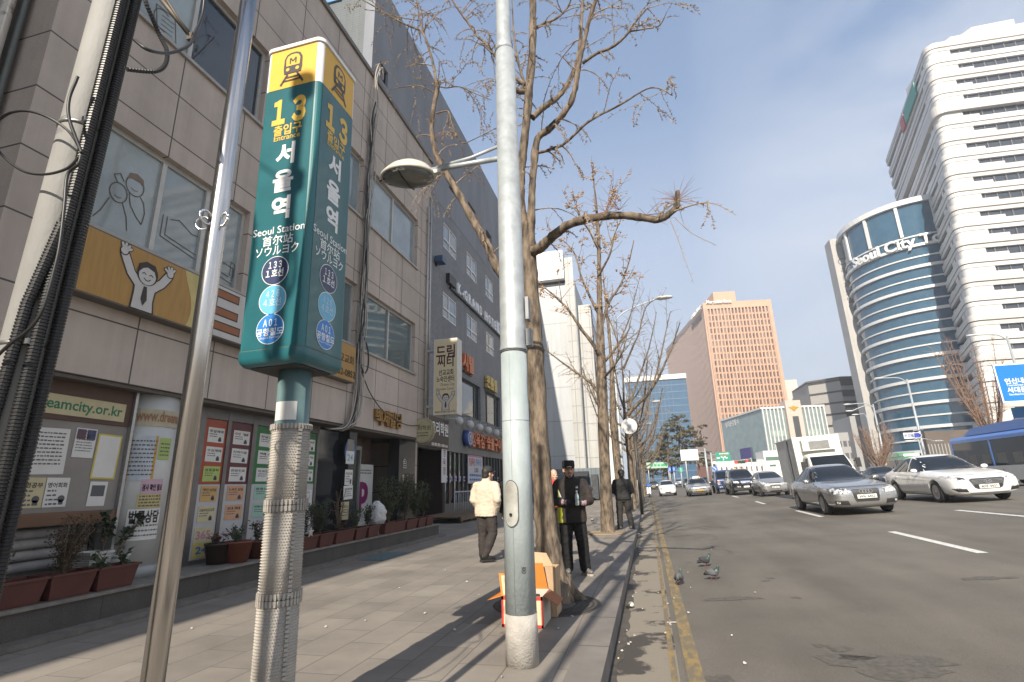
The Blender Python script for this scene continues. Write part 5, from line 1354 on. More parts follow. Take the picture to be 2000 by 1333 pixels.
def plan(z, off=0.0, rc=1.5):
 c = corner(z); A0 = Vector((xback, yb));
 dl = (A0 - c).normalized(); df = Vector((1, .06)).normalized()
 pts = [A0 + Vector((-1, 0)) * off * 1.0]
 p0 = c + dl * rc * 1.6; p1 = c + df * rc * 1.6
 nl_ = Vector((dl.y, -dl.x)); nl_ = nl_ if nl_.x < 0 else -nl_
 for i in range(9):
  t = i / 8; q = p0 * (1 - t) ** 2 + c * 2 * t * (1 - t) + p1 * t * t
  nn = (nl_ * (1 - t) + Vector((.06, -1)) * t).normalized(); pts.append(q + nn * off)
 far = c + df * 60; pts.append(far + Vector((.06, -1)) * off); pts.append(far + Vector((0, 26))); pts.append(A0 + Vector((2, .5)))
 return [(p.x, p.y) for p in pts]
NF = 23; fh = (zt_ - zb_) / NF
m = MB(DARKIN); prismxy(m, plan(zt_, -3.2), -.5, zt_ - .3); m.build('core', WTn)
rw = random.Random(4)
for k in range(NF):
 z = zb_ + fh * k; c = corner(z)
 q = MB(TWG); prismxy(q, plan(z, -.45), z, z + fh * .44 - .002);
 q.mat(M('tower_mullion', (.16, .165, .17), .5))
 for j in range(26):
  p = c + Vector((1, .06)).normalized() * (6 + j * 2.0); q.boxc((p.x, p.y + .40, z + fh * .22), .14, .16, fh * .43)
 q.build('window_band', WTn)
 q = MB(BAND if k % 2 else BAND2)
 if k == NF - 5:
  prismxy(q, plan(z, .5), z + fh * .44, z + fh * .999)
 else:
  prismxy(q, plan(z, .0), z + fh * .44, z + fh * .64); prismxy(q, plan(z, .06), z + fh * .70, z + fh * .999); q.mat(M('groove_grey', (.20, .19, .18), .6)); prismxy(q, plan(z, -.30), z + fh * .6402, z + fh * .6998); q.mat(BAND)
 df = Vector((1, .06)).normalized(); dl = (Vector((xback, yb)) - c).normalized(); nlv = Vector((-dl.y, dl.x)); nlv = nlv if nlv.x < 0 else -nlv; nfv = Vector((.06, -1)).normalized()
 arc_ = [Vector(p_) for p_ in plan(z, -.10)[1:10]]; inn_ = [Vector(p_) for p_ in plan(z, -.9)[1:10]]
 prismxy(q, arc_ + inn_[::-1], z - .001, z + fh * .439)
 def strip(o, d_, n_, a_, b2, z0_, z1_): inset_box(q, o + d_ * a_, o + d_ * b2, n_, -.9, -.10, z + fh * z0_, z + fh * z1_)
 e1 = 4.6 + rw.uniform(-.4, .4) + (1.0 if k % 2 else 0)
 strip(c, df, nfv, 2.4, e1, 0, .438); strip(c, df, nfv, e1 + .002, e1 + rw.uniform(2.5, 4.5), 0, .17)
 strip(c, dl, nlv, 2.4, 4.2 + rw.uniform(-.6, .6), .0, .438); e2 = 12.5 + rw.uniform(-1, 1); strip(c, dl, nlv, e2, e2 + 2.6, .08, .24); strip(c, dl, nlv, 4.9, 6.6 + rw.uniform(-.5, 1), .18, .438)
 q.build('white_band', WTn)
q = MB(BAND)
p = plan(zt_, -.4); prismxy(q, p, zt_, zt_ + .5)
for k, (dx, dy, hgt) in enumerate(((3.4, 1.5, 2.0), (8.5, 3, 4.6))):
 c = corner(zt_) + Vector((dx, dy)); prismxy(q, [(c.x, c.y + 3), (c.x + 2, c.y), (c.x + (60 if k == 0 else 9.5), c.y), (c.x + (60 if k == 0 else 9.5), c.y + 15), (c.x, c.y + 15)], zt_ + .3 + (0 if k == 0 else 1.7), zt_ + hgt)
q.build('roof_storey', WTn)
m = MB(M('sign_green_teal', (.03, .26, .20), .5)); z = zt_ - fh * 1.4
c = corner(z); dl = (Vector((xback, yb)) - c).normalized(); nlv = Vector((-dl.y, dl.x)); nlv = nlv if nlv.x < 0 else -nlv
inset_box(m, c + dl * 9, c + dl * 20, nlv, .3, .6, z, z + 3.2); m.mat(M('emblem_red', (.40, .06, .05), .5)); inset_box(m, c + dl * 20.6, c + dl * 24, nlv, .3, .6, z, z + 3.2); m.build('roof_sign', WTn)
pd = thing('brown_podium', 'low dark brown podium wall between the glass tower and the bus', 'wall', (60, 96, 0))
m = MB(M('dark_brown_stone', (.12, .095, .075), .8, var=.15, scale=.6)); x0 = GY(1805, 845, 96).x; m.box(x0, x0 + 45, 96, 98, .5, GY(1830, 842, 96).z); m.build('wall', pd)
m = MB(M('far_fence_grey', (.33, .34, .33), .6))
for k in range(26): m.box(GY(1815, 880, 90).x + k * .42, GY(1815, 880, 90).x + k * .42 + .1, 90, 90.1, .6, GY(1820, 868, 90).z)
tag(m.build('slat_fence'), 'grey slatted fence left of the blue bus', 'fence')
# ---------------------------------------------------------------- trees
def barkmat(name, col, col2, sc=9.0):
 m = M(name, col, .9, col2=col2, scale=sc, detail=8, lo=.36, hi=.62, bump=.9, bscale=22, stretch=(1, 1, .28)); return m
BARK = barkmat('ginkgo_bark', (.205, .158, .112), (.050, .038, .028), 15.0)
TWIG = M('twig_grey_brown', (.29, .225, .165), .85, var=.3, scale=12)
SHOOT = M('reddish_shoot', (.24, .115, .06), .8, var=.2)
def noisy(pts, amp, seed):
 r = random.Random(seed); return [Vector(p) + Vector((r.uniform(-amp, amp), r.uniform(-amp, amp), r.uniform(-amp, amp) * .5)) for p in pts]
def bumpy_tube(mb, pts, rads, n, seed, amp=.06):
 """bark-covered limb: the radius swells and shrinks"""
 r = random.Random(seed); P = spl(pts, 8); k = len(P); R = []
 for i in range(k):
  t = i / (k - 1) * (len(rads) - 1); a = int(min(t, len(rads) - 2)); R.append(.9 * (rads[a] * (1 - (t - a)) + rads[a + 1] * (t - a)) * (1 + r.uniform(-amp, amp)))
 o = len(mb.v); mb.tube(P, R, n); iT = R[0] * .16
 for q in range(o, len(mb.v)):
  c_ = mb.v[q]; mb.v[q] = c_ + noise.noise_vector(c_ * 9) * min(iT, .016) + noise.noise_vector(c_ * 24) * min(iT * .5, .007)
 return P, R
def spur_twig(mb, p, d, length, r0, rr, droop=.35, spurs=True, n=4, seg=7):
 d = d.normalized(); pts = [p.copy()]; step = length / seg; q = p.copy(); dd = d.copy()
 for i in range(seg):
  dd = (dd + Vector((rr.uniform(-.22, .22), rr.uniform(-.22, .22), rr.uniform(-.18, .18) - droop * .35))).normalized()
  q = q + dd * step; pts.append(q.copy())
 mb.tube(pts, [r0 * (1 - .75 * i / seg) for i in range(seg + 1)], n, caps=False)
 if spurs:
  for i in range(seg):
   a, b = pts[i], pts[i + 1]; ax = (b - a).normalized()
   for k in range(3):
    t = rr.random(); o = a.lerp(b, t); s = ax.orthogonal().normalized(); s.rotate(Matrix.Rotation(rr.uniform(0, 6.28), 3, ax)); s = (s + ax * .3).normalized()
    L_ = rr.uniform(.022, .048); w = s.orthogonal().normalized() * .0075; w2 = s.cross(w).normalized() * .0075
    mb.add([o + w, o - w * .5 + w2, o - w * .5 - w2, o + s * L_], [(0, 1, 3), (1, 2, 3), (2, 0, 3)], False)
 return pts
T1Y = 6.72
T1 = thing('ginkgo_tree', 'big bare ginkgo behind the lamp pole, its thick limb reaching right over the road', 'tree', (-1.22, T1Y, 0))
def pxp(px, py, dy=0.0): return GY(px, py, T1Y + dy)
tk = MB(BARK)
bumpy_tube(tk, [Vector((-1.22, T1Y, -.1)), pxp(1084, 1160), pxp(1072, 1080), pxp(1062, 980), pxp(1053, 850), pxp(1046, 700), pxp(1038, 600), pxp(1032, 500), pxp(1030, 440)], [.30, .225, .165, .145, .135, .13, .127, .135, .11], 18, 1, .05)
for a in (0.3, 1.4, 2.6, 3.7, 5.0): tk.tube([(-1.22 + .1 * math.cos(a), T1Y + .1 * math.sin(a), .28), (-1.22 + .24 * math.cos(a), T1Y + .24 * math.sin(a), .06), (-1.22 + .42 * math.cos(a), T1Y + .42 * math.sin(a), -.05)], [.09, .08, .04], 8)
limbs = [
 ([(1028, 480, 0), (1018, 400, .02), (1019, 330, .02), (1027, 250, 0), (1033, 180, 0), (1040, 90, 0), (1041, 0, .05), (1043, -90, .1)], [.085, .07, .065, .07, .075, .07, .06, .05]),
 ([(1036, 490, -.05), (1038, 400, -.08), (1042, 330, -.1), (1050, 272, -.1), (1074, 252, -.14), (1106, 215, -.2), (1122, 180, -.2), (1130, 130, -.2), (1148, 50, -.25), (1166, -10, -.3), (1180, -80, -.4)], [.07, .062, .06, .062, .058, .052, .048, .043, .035, .03, .022]),
 ([(1040, 230, 0), (1062, 210, .1), (1090, 190, .2), (1112, 158, .25), (1130, 110, .2), (1136, 40, .2), (1140, -40, .2)], [.055, .05, .046, .042, .036, .028, .02]),
 ([(1046, 300, -.05), (1075, 292, -.2), (1105, 279, -.3), (1150, 238, -.45), (1208, 207, -.5), (1271, 172, -.6), (1314, 187, -.7)], [.028, .025, .023, .020, .016, .011, .005]),
 ([(1138, 124, -.2), (1165, 105, -.25), (1196, 92, -.3), (1222, 70, -.35), (1240, 45, -.4), (1265, 15, -.4)], [.028, .026, .023, .020, .016, .012]),
 ([(1230, 62, -.36), (1260, 57, -.4), (1288, 50, -.5), (1304, 20, -.5)], [.012, .011, .009, .004]),
 ([(1042, 490, -.1), (1056, 484, -.2), (1073, 468, -.3), (1094, 450, -.42), (1118, 436, -.5), (1168, 424, -.6), (1208, 421, -.66), (1262, 426, -.7), (1288, 429, -.72), (1310, 415, -.75), (1322, 402, -.75), (1324, 374, -.75)], [.085, .08, .075, .070, .065, .058, .055, .052, .050, .046, .040, .030]),
 ([(1032, 585, 0), (1000, 552, .05), (972, 525, .1), (952, 480, .15), (926, 434, .2), (898, 383, .25), (876, 346, .3), (854, 308, .3), (843, 256, .3), (846, 216, .3), (857, 160, .3)], [.09, .085, .078, .072, .068, .064, .058, .052, .048, .046, .040]),
 ([(853, 175, .3), (848, 135, .3), (838, 95, .35), (828, 66, .4), (820, 38, .4), (816, 14, .4), (806, -30, .4)], [.030, .028, .025, .022, .018, .016, .01]),
 ([(834, 82, .38), (822, 62, .38), (790, 47, .4), (762, 32, .45), (735, 15, .5), (700, -4, .5)], [.024, .022, .020, .017, .014, .010]),
 ([(816, 40, .4), (780, 34, .4), (745, 24, .4), (712, 19, .4)], [.012, .011, .009, .006]),
 ([(1026, 165, 0), (1004, 150, .2), (984, 128, .3), (964, 106, .4), (948, 84, .4), (932, 70, .5), (912, 42, .5), (898, 24, .6), (878, -10, .6)], [.04, .036, .033, .031, .028, .026, .022, .018, .013]),
 ([(1024, 180, 0), (1008, 178, -.1), (998, 172, -.2)], [.05, .045, .042]),
 ([(1033, 200, .1), (1020, 150, .3), (1012, 120, .4), (1004, 70, .5), (1000, 0, .6)], [.03, .026, .022, .018, .01]),
 ([(1040, 60, .1), (1060, 48, .2), (1090, 34, .3), (1110, 12, .4), (1120, -20, .4)], [.03, .028, .022, .018, .012]),
 ([(860, 170, .3), (873, 172, .1), (897, 170, -.1), (930, 184, -.3), (960, 196, -.4)], [.013, .012, .010, .008, .004]),
 ([(850, 182, .3), (820, 168, .3), (790, 170, .3), (758, 176, .3)], [.013, .011, .009, .004]),
 ([(852, 222, .3), (875, 218, .2), (882, 240, .1), (892, 264, .1), (904, 280, 0), (935, 268, -.1), (970, 250, -.2)], [.014, .013, .012, .011, .010, .007, .004]),
]
paths = []
for i, (pp, rr_) in enumerate(limbs):
 P, R = bumpy_tube(tk, [pxp(*q) for q in pp], rr_, 10 if rr_[0] > .04 else 7, 20 + i, .07); paths.append((P, R))
tk.build('trunk', T1)
cr = MB(TWIG); rr = random.Random(11)
for pi, (P, R) in enumerate(paths):
 L_ = sum((P[i + 1] - P[i]).length for i in range(len(P) - 1))
 nn = int(L_ * (4.8 if R[0] > .035 else 6.5))
 for k in range(nn):
  t = rr.uniform(.12, 1); i = min(int(t * (len(P) - 1)), len(P) - 2); ax = (P[i + 1] - P[i]).normalized()
  if P[i].z < 4.2: continue
  s = ax.orthogonal().normalized(); s.rotate(Matrix.Rotation(rr.uniform(0, 6.28), 3, ax)); s = (s + ax * .5 + Vector((0, 0, .25))).normalized()
  thick = R[i] > .03
  if thick and rr.random() < .45:
   cr.mat(SHOOT)
   for q in range(rr.randint(2, 5)):
    v = (s + Vector((rr.uniform(-.7, .7), rr.uniform(-.7, .7), rr.uniform(-.2, .8)))).normalized(); ln = rr.uniform(.12, .32)
    cr.tube([P[i], P[i] + v * ln], [.0035, .0012], 3, caps=False)
   cr.mat(TWIG)
  else:
   ln = rr.uniform(.16, .62) if rr.random() < .72 else rr.uniform(.6, 1.15)
   tw = spur_twig(cr, P[i], s, ln, min(.0115, R[i] * .55), rr, droop=rr.uniform(.2, .9))
   if ln > .5:
    for q in range(2): spur_twig(cr, tw[rr.randint(2, 5)], s + Vector((rr.uniform(-1, 1), rr.uniform(-1, 1), rr.uniform(-.9, .2))), ln * .5, .005, rr, .8)
cr.mat(SHOOT)
for (u, v, n_) in ((1322, 392, 34), (1210, 410, 12), (1262, 420, 8), (1185, 415, 8), (850, 165, 12), (846, 240, 10), (848, 270, 10), (868, 325, 12)):
 o = pxp(u, v, -.75 if u > 1100 else .3)
 for q in range(n_):
  d_ = Vector((rr.uniform(-1, 1), rr.uniform(-.7, .7), rr.uniform(-.3, 1.1))).normalized(); ln = rr.uniform(.12, .42)
  cr.tube([o, o + d_ * ln * .6, o + d_ * ln + Vector((0, 0, -.02))], [.0035, .0028, .001], 3, caps=False)
cr.mat(TWIG)
for pts_ in ([(1310, 432, -.75), (1325, 470, -.8), (1335, 500, -.8), (1355, 555, -.8)], [(1318, 425, -.75), (1350, 455, -.8), (1400, 480, -.9)]):
 P = spl([pxp(*q) for q in pts_], 5); cr.tube(P, [.006 * (1 - .7 * i / len(P)) for i in range(len(P))], 4, caps=False)
 for i in range(len(P) - 1): spur_twig(cr, P[i], Vector((rr.uniform(-1, 1), 0, rr.uniform(-1, 1))), .05, .003, rr, 0, False, 3, 2)
cr.build('crown', T1)
def bare_tree(label, x, y, h, trunk_r, seed, limbs=None, fruits=0, split=.38, group='bare street trees along the kerb', lean=(0, 0), spread=.55, tw=1.0, name='ginkgo_tree', n0=9):
 r = random.Random(seed); root = thing(name, label, 'tree', (x, y, 0), group=group)
 t = MB(BARK); c = MB(TWIG)
 base = Vector((x, y, -.1)); top = Vector((x + lean[0], y + lean[1], h))
 tr = [base, base.lerp(top, .03) + Vector((0, 0, 0)), base.lerp(top, .15), base.lerp(top, split) + Vector((r.uniform(-.05, .05), 0, 0)), base.lerp(top, .6) + Vector((r.uniform(-.1, .1), r.uniform(-.1, .1), 0)), base.lerp(top, .8) + Vector((r.uniform(-.12, .12), 0, 0)), top]
 P, R = bumpy_tube(t, tr, [trunk_r * 1.35, trunk_r * 1.15, trunk_r, trunk_r * .92, trunk_r * .5, trunk_r * .3, .015], 12, seed, .05)
 allp = [(P, R)]
 if limbs is None:
  limbs = []
  for k in range(n0):
   t0 = split * .9 + (1 - split) * .55 * (k / n0); a = 2.4 * k + r.uniform(-.5, .5); o = base.lerp(top, t0)
   ln = h * spread * (1 - .45 * k / n0) * r.uniform(.6, .9); e = Vector((math.cos(a), math.sin(a), 0))
   pts = [o, o + e * ln * .25 + Vector((0, 0, ln * .12)), o + e * ln * .45 + Vector((0, 0, ln * .38)), o + e * ln * .58 + Vector((0, 0, ln * .72)), o + e * ln * .66 + Vector((0, 0, ln))]
   limbs.append((pts, trunk_r * r.uniform(.35, .5)))
 for pts, r0 in limbs:
  n = len(pts); P, R = bumpy_tube(t, pts, [r0 * (1 - .72 * i / (n - 1)) for i in range(n)], 8, r.randint(0, 999), .07); allp.append((P, R))
  for k in range(2):
   i = r.randint(len(P) // 3, len(P) - 2); ax = (P[i + 1] - P[i]).normalized(); s = ax.orthogonal().normalized(); s.rotate(Matrix.Rotation(r.uniform(0, 6.3), 3, ax))
   ln = r.uniform(.6, 1.3); d_ = (s * .7 + ax + Vector((0, 0, .3))).normalized(); q = [P[i], P[i] + d_ * ln * .5, P[i] + d_ * ln + Vector((0, 0, .25))]
   P2_, R2_ = bumpy_tube(t, q, [R[i] * .6, R[i] * .4, .008], 6, r.randint(0, 999), .05); allp.append((P2_, R2_))
 t.build('trunk', root)
 zmin = h * split * .8
 for P, R in allp:
  L_ = sum((P[i + 1] - P[i]).length for i in range(len(P) - 1))
  for k in range(int(L_ * 6 * tw)):
   i = r.randint(1, len(P) - 2);
   if P[i].z < zmin: continue
   ax = (P[i + 1] - P[i]).normalized(); s = ax.orthogonal().normalized(); s.rotate(Matrix.Rotation(r.uniform(0, 6.3), 3, ax)); s = (s + ax * .7 + Vector((0, 0, .3))).normalized()
   tp = spur_twig(c, P[i], s, r.uniform(.25, .8), min(.013, R[i] * .5 + .004), r, r.uniform(0, .6), y < 30, 3, 5)
   if fruits and P[i].z > h * .55 and r.random() < fruits:
    c.mat(FRUIT)
    for q in range(r.randint(3, 7)):
     o = tp[r.randint(1, 4)] + Vector((r.uniform(-.05, .05), r.uniform(-.05, .05), r.uniform(-.10, 0))); c.ball(o, .030, n=5, m=4)
    c.mat(TWIG)
 c.build('crown', root)
 return root
FRUIT = M('dried_ginkgo_fruit', (.42, .275, .165), .8, var=.3, scale=30)
y2 = 15.7; g2 = GZ(1187, 1040);
def q2(u, v, dy=0): return GY(u, v, g2.y + dy)
T2top = q2(1157, 330)
bare_tree('bare ginkgo hung with clusters of brown dried fruit, beside the man in the black jacket', g2.x, g2.y, T2top.z, .185, 5,
  [([q2(1180, 790), q2(1160, 755, .2), q2(1140, 738, .3), q2(1103, 712, .5), q2(1066, 684, .6)], .07), ([q2(1176, 700), q2(1158, 672, -.3), q2(1136, 644, -.4), q2(1111, 607, -.5), q2(1085, 580, -.6), q2(1064, 563, -.7)], .075),
  ([q2(1182, 705), q2(1195, 690, .3), q2(1208, 672, .4), q2(1222, 655, .4), q2(1232, 638, .5)], .06), ([q2(1174, 640), q2(1190, 590, .3), q2(1210, 560, .4), q2(1226, 520, .5), q2(1238, 470, .5)], .06),
  ([q2(1172, 620), q2(1150, 575, .3), q2(1135, 540, .4), q2(1122, 495, .5), q2(1100, 470, .6)], .055), ([q2(1168, 540), q2(1190, 500, -.4), q2(1200, 460, -.5), q2(1212, 430, -.6)], .045),
  ([q2(1165, 480), q2(1150, 450, -.3), q2(1130, 420, -.4), q2(1125, 390, -.5)], .04), ([q2(1178, 740), q2(1195, 720, -.6), q2(1215, 690, -.9), q2(1225, 650, -1.0)], .05), ([q2(1163, 460), q2(1180, 420, .3), q2(1192, 390, .4), q2(1200, 370, .4)], .035)],
  fruits=.75, split=.40, lean=(T2top.x - g2.x, 0), tw=.85)
g3 = GZ(1213, 1003); g3y = g3.y
def q3(u, v, dy=0): return GY(u, v, g3y + dy)
bare_tree('bare forked street tree with long upswept limbs over the road, second beyond the lamp pole', g3.x, g3y, q3(1210, 520).z, .20, 8,
  [([q3(1225, 812), q3(1245, 790, -.2), q3(1266, 770, -.4), q3(1285, 740, -.5), q3(1298, 712, -.6), q3(1312, 680, -.7), q3(1328, 630, -.8)], .10), ([q3(1272, 762, -.4), q3(1282, 730, -.2), q3(1292, 690, 0), q3(1300, 650, .1), q3(1310, 608, .2)], .06),
  ([q3(1228, 800), q3(1240, 760, .4), q3(1256, 715, .6), q3(1270, 670, .8), q3(1282, 610, .9)], .07), ([q3(1212, 800), q3(1200, 780, .3), q3(1196, 750, .5), q3(1205, 700, .6), q3(1225, 650, .7)], .07),
  ([q3(1205, 860), q3(1196, 830, .5), q3(1180, 800, .8), q3(1160, 770, 1.0), q3(1150, 730, 1.2)], .06), ([q3(1218, 720), q3(1235, 680, -.5), q3(1248, 650, -.6), q3(1262, 600, -.7), q3(1290, 580, -.8)], .06),
  ([q3(1216, 700), q3(1200, 650, .4), q3(1185, 610, .6), q3(1180, 570, .6)], .05), ([q3(1214, 660), q3(1230, 620, .4), q3(1240, 580, .5), q3(1250, 540, .6)], .045)], fruits=.05, split=.36, lean=(.05, 0), tw=.85)
for k, (yy, lb) in enumerate(((28.5, 'bare street tree third beyond the lamp pole, mostly hidden by the forked one'), (36, 'bare street tree fourth in the kerb row'), (44, 'bare street tree fifth in the kerb row'), (53, 'bare street tree sixth in the kerb row'), (64, 'small far street tree near the parked scooter'))):
 bare_tree(lb, -.85 + .12 * k, yy, 8.6 - .3 * k, .17 + .01 * (k % 2), 30 + k, None, .05, .38, tw=.6 if k > 1 else .8)
def pine(label, px, y, zt_, w_, seed):
 r = random.Random(seed); b = GY(px, 935, y); root = thing('pine_tree', label, 'tree', (b.x, y, -.2), group='pines in front of the far buildings')
 t = MB(M('pine_bark', (.16, .10, .07), .9, var=.3, scale=5)); nb = MB(M('pine_needles', (.052, .058, .030), .8, col2=(.115, .100, .050), scale=1.2));
 for s in range(3):
  x0 = b.x + (s - 1) * w_ * .28 + r.uniform(-.3, .3); hh = zt_ * r.uniform(.75, 1) if s != 1 else zt_
  top = Vector((x0 + r.uniform(-.6, .6), y + r.uniform(-1, 1), hh)); base = Vector((x0, y + r.uniform(-1, 1), -.4))
  P, R = bumpy_tube(t, [base, base.lerp(top, .4) + Vector((r.uniform(-.4, .4), 0, 0)), base.lerp(top, .7), top], [.22, .17, .12, .03], 8, seed + s)
  for k in range(26):
   q = base.lerp(top, r.uniform(.35, 1)); a = r.uniform(0, 6.28); ln = w_ * .42 * r.uniform(.3, 1) * (1.25 - .6 * (q.z / zt_)); e = q + Vector((math.cos(a) * ln, math.sin(a) * ln, r.uniform(-.1, .35)))
   t.tube([q, q.lerp(e, .5) + Vector((0, 0, .12)), e], [.05, .035, .012], 4)
   for j in range(18):
    f_ = r.uniform(.35, 1.1); o = q.lerp(e, f_) + Vector((r.gauss(0, .28), r.gauss(0, .28), r.gauss(.08, .12)))
    sz = r.uniform(.28, .55); n_ = Vector((r.gauss(0, 1), r.gauss(0, 1), r.gauss(.9, .6))).normalized(); u = n_.orthogonal().normalized(); v = n_.cross(u)
    for h_ in range(4):
     th = r.uniform(0, 6.28); d_ = (u * math.cos(th) + v * math.sin(th)) * sz; s_ = n_.cross(d_).normalized() * sz * .30
     nb.add([o - s_, o + s_, o + d_ + n_ * sz * .4], [(0, 1, 2)], False)
 t.build('trunk', root); nb.build('crown', root); return root
pine('tall dark pine clump in front of the terracotta building', 1342, 100, GY(1345, 812, 100).z, 8.5, 3)
pine('smaller pine at the left of the tall pine clump', 1292, 112, GY(1290, 868, 112).z, 5.0, 4)
pine('small dark pine by the grey building above the box truck', 1598, 128, GY(1596, 858, 128).z, 3.0, 9)
def bush_tree(label, px, y, ztop, spread_px, seed, dense=1.0, col=None):
 b = GY(px, 930, y); w = (GY(px + spread_px, 930, y) - b).length; r = random.Random(seed)
 root = thing('bare_tree', label, 'tree', (b.x, y, .3)); t = MB(M('far_bark', (.20, .125, .085), .9, var=.2)); c = MB(col or M('far_twigs', (.30, .19, .13), .9, var=.25))
 base = Vector((b.x, y, .2)); P, R = bumpy_tube(t, [base, base + Vector((0, 0, ztop * .18)), base + Vector((w * .05, 0, ztop * .35))], [.26, .2, .16], 8, seed)
 o = P[-1]
 for k in range(int(15 * dense)):
  a = r.uniform(0, 6.28); e = o + Vector((math.cos(a) * w * r.uniform(.3, 1), math.sin(a) * w * r.uniform(.3, 1), (ztop - o.z) * r.uniform(.45, 1.0))); s = base + Vector((0, 0, ztop * r.uniform(.15, .34)))
  mid = s.lerp(e, .45) + Vector((math.cos(a) * w * .12, math.sin(a) * w * .12, 0)); Q, RR = bumpy_tube(t, [s, mid, e], [.11, .07, .02], 5, seed + k)
  for j in range(int(30 * dense)):
   i = r.randint(3, len(Q) - 1); d_ = Vector((r.gauss(0, .6), r.gauss(0, .6), r.uniform(.1, 1))).normalized(); ln = r.uniform(.5, 1.6) * w * .22
   c.tube([Q[i], Q[i] + d_ * ln * .5, Q[i] + (d_ + Vector((r.uniform(-.3, .3), r.uniform(-.3, .3), .1))).normalized() * ln], [.022, .016, .006], 3, caps=False)
 t.build('trunk', root); c.build('crown', root)
bush_tree('bare brown tree behind the bus in front of the striped tower', 1958, 62, GY(1905, 655, 62).z, 78, 71, 1.5)
bush_tree('reddish bare bush by the far lamp posts behind the silver sedan', 1722, 78, GY(1710, 830, 78).z, 45, 72, 1.6)
# ---------------------------------------------------------------- vehicles (local axes: x forward, y left, z up)
def paint(name, col, metal=0.0, rough=.28): return M(name, col, rough, metal, var=.03, scale=2, coat=.8)
CGL = pane('car_glass', (.012, .016, .021), .03, spec=.35); LAMPG = M('headlamp_glass', (.50, .51, .52), .08, col2=(.05, .052, .055), scale=9, spec=.9, lo=.42, hi=.52); AMBER = M('indicator_amber', (.60, .20, .02), .2); REDL = M('tail_red', (.30, .01, .01), .2)
TYRE = M('tyre', (.018, .018, .019), .8, var=.2); RIM = M('alloy_rim', (.36, .36, .37), .3, metal=.8, var=.1); PLATE = M('number_plate', (.66, .66, .63), .5, var=0); TRIM = M('black_trim', (.022, .022, .024), .5, var=.1); PLATEY = M('taxi_plate_yellow', (.60, .36, .03), .5, var=0)
def clip_grid(poly, step):
 bm = bmesh.new(); vs = [bm.verts.new((p[0], p[1], 0)) for p in poly]; bm.faces.new(vs)
 bmesh.ops.triangulate(bm, faces=bm.faces[:])
 xs_ = [p[0] for p in poly]; ys_ = [p[1] for p in poly]
 for ax, lo, hi in ((0, min(xs_), max(xs_)), (1, min(ys_), max(ys_))):
  n = int((hi - lo) / step); no = (1, 0, 0) if ax == 0 else (0, 1, 0)
  for i in range(1, n + 1):
   co = [0, 0, 0]; co[ax] = lo + (hi - lo) * i / (n + 1)
   bmesh.ops.bisect_plane(bm, geom=bm.verts[:] + bm.edges[:] + bm.faces[:], plane_co=co, plane_no=no, dist=1e-6)
 bmesh.ops.remove_doubles(bm, verts=bm.verts[:], dist=1e-5)
 bm.verts.ensure_lookup_table(); bm.verts.index_update()
 v = [(p.co.x, p.co.y) for p in bm.verts]; f = [tuple(q.index for q in fc.verts) for fc in bm.faces]
 bm.free(); return v, f
def decal(bvh, poly, mode, mat, name, parent, off=.005, step=.07, mb=None, build=True):
 v, f = clip_grid(poly, step); pts = []
 for a, b in v:
  if mode == 'front': o, d = Vector((6, a, b)), Vector((-1, 0, 0))
  elif mode == 'rear': o, d = Vector((-6, a, b)), Vector((1, 0, 0))
  elif mode == 'left': o, d = Vector((a, 4, b)), Vector((0, -1, 0))
  elif mode == 'right': o, d = Vector((a, -4, b)), Vector((0, 1, 0))
  else: o, d = Vector((a, b, 5)), Vector((0, 0, -1))
  h = bvh.ray_cast(o, d)
  pts.append(None if h[0] is None else h[0] + (h[1] if h[1].dot(d) < 0 else -h[1]) * off)
 m = mb or MB(mat); m.mat(mat)
 ok = [i for i, p in enumerate(pts) if p is not None]; ix = {i: k for k, i in enumerate(ok)}
 m.add([pts[i] for i in ok], [tuple(ix[i] for i in q) for q in f if all(i in ix for i in q)], True)
 return m.build(name, parent, local=True) if build else m
def sections(st):
 rings = []
 for x, zl, zb, zt, w, wt in st:
  hi = zt - zb > .25
  half = [(0, zl), (.78 * w, zl), (.96 * w, zl + .09), (w, zl + (zb - zl) * .45), (.99 * w, zb - .09), (.93 * w, zb - .005),
    (wt + (.03 if hi else 0), zt - (.10 if hi else .035)), (wt * .86, zt - (.025 if hi else .012)), (wt * .45, zt - .004), (0, zt)]
  ring = [(x, -y, z) for y, z in half] + [(x, y, z) for y, z in half[-2:0:-1]]
  rings.append(ring)
 return rings
def carbody(st, wheels, rw, W_, mat, parent, wellw=.30):
 rings = sections(st); n = len(rings[0]); mb = MB(mat); vs = [p for r in rings for p in r]; fs = []
 for i in range(len(rings) - 1):
  for k in range(n): fs.append((i * n + k, i * n + (k + 1) % n, (i + 1) * n + (k + 1) % n, (i + 1) * n + k))
 fs.append(tuple(range(n - 1, -1, -1))); fs.append(tuple((len(rings) - 1) * n + k for k in range(n)))
 mb.add(vs, fs, True)
 cut = MB(TRIM)
 for x in wheels:
  for s in (-1, 1):
   cut.lathe([(rw + .055, -wellw / 2), (rw + .055, wellw / 2)], (x, s * (W_ / 2 - wellw / 2 + .06), rw + .01), 28, Euler((PI / 2, 0, 0)).to_matrix())
 co = cut.build('cut')
 me = evalmesh(mb, [('SUBSURF', dict(levels=2, render_levels=2)), ('BOOLEAN', dict(object=co, operation='DIFFERENCE', solver='EXACT'))])
 bpy.data.objects.remove(co)
 bm = bmesh.new(); bm.from_mesh(me); bmesh.ops.recalc_face_normals(bm, faces=bm.faces[:]); bm.to_mesh(me); bvh = BVHTree.FromBMesh(bm); bm.free()
 o = objof(me, 'body', mat, parent); return o, bvh
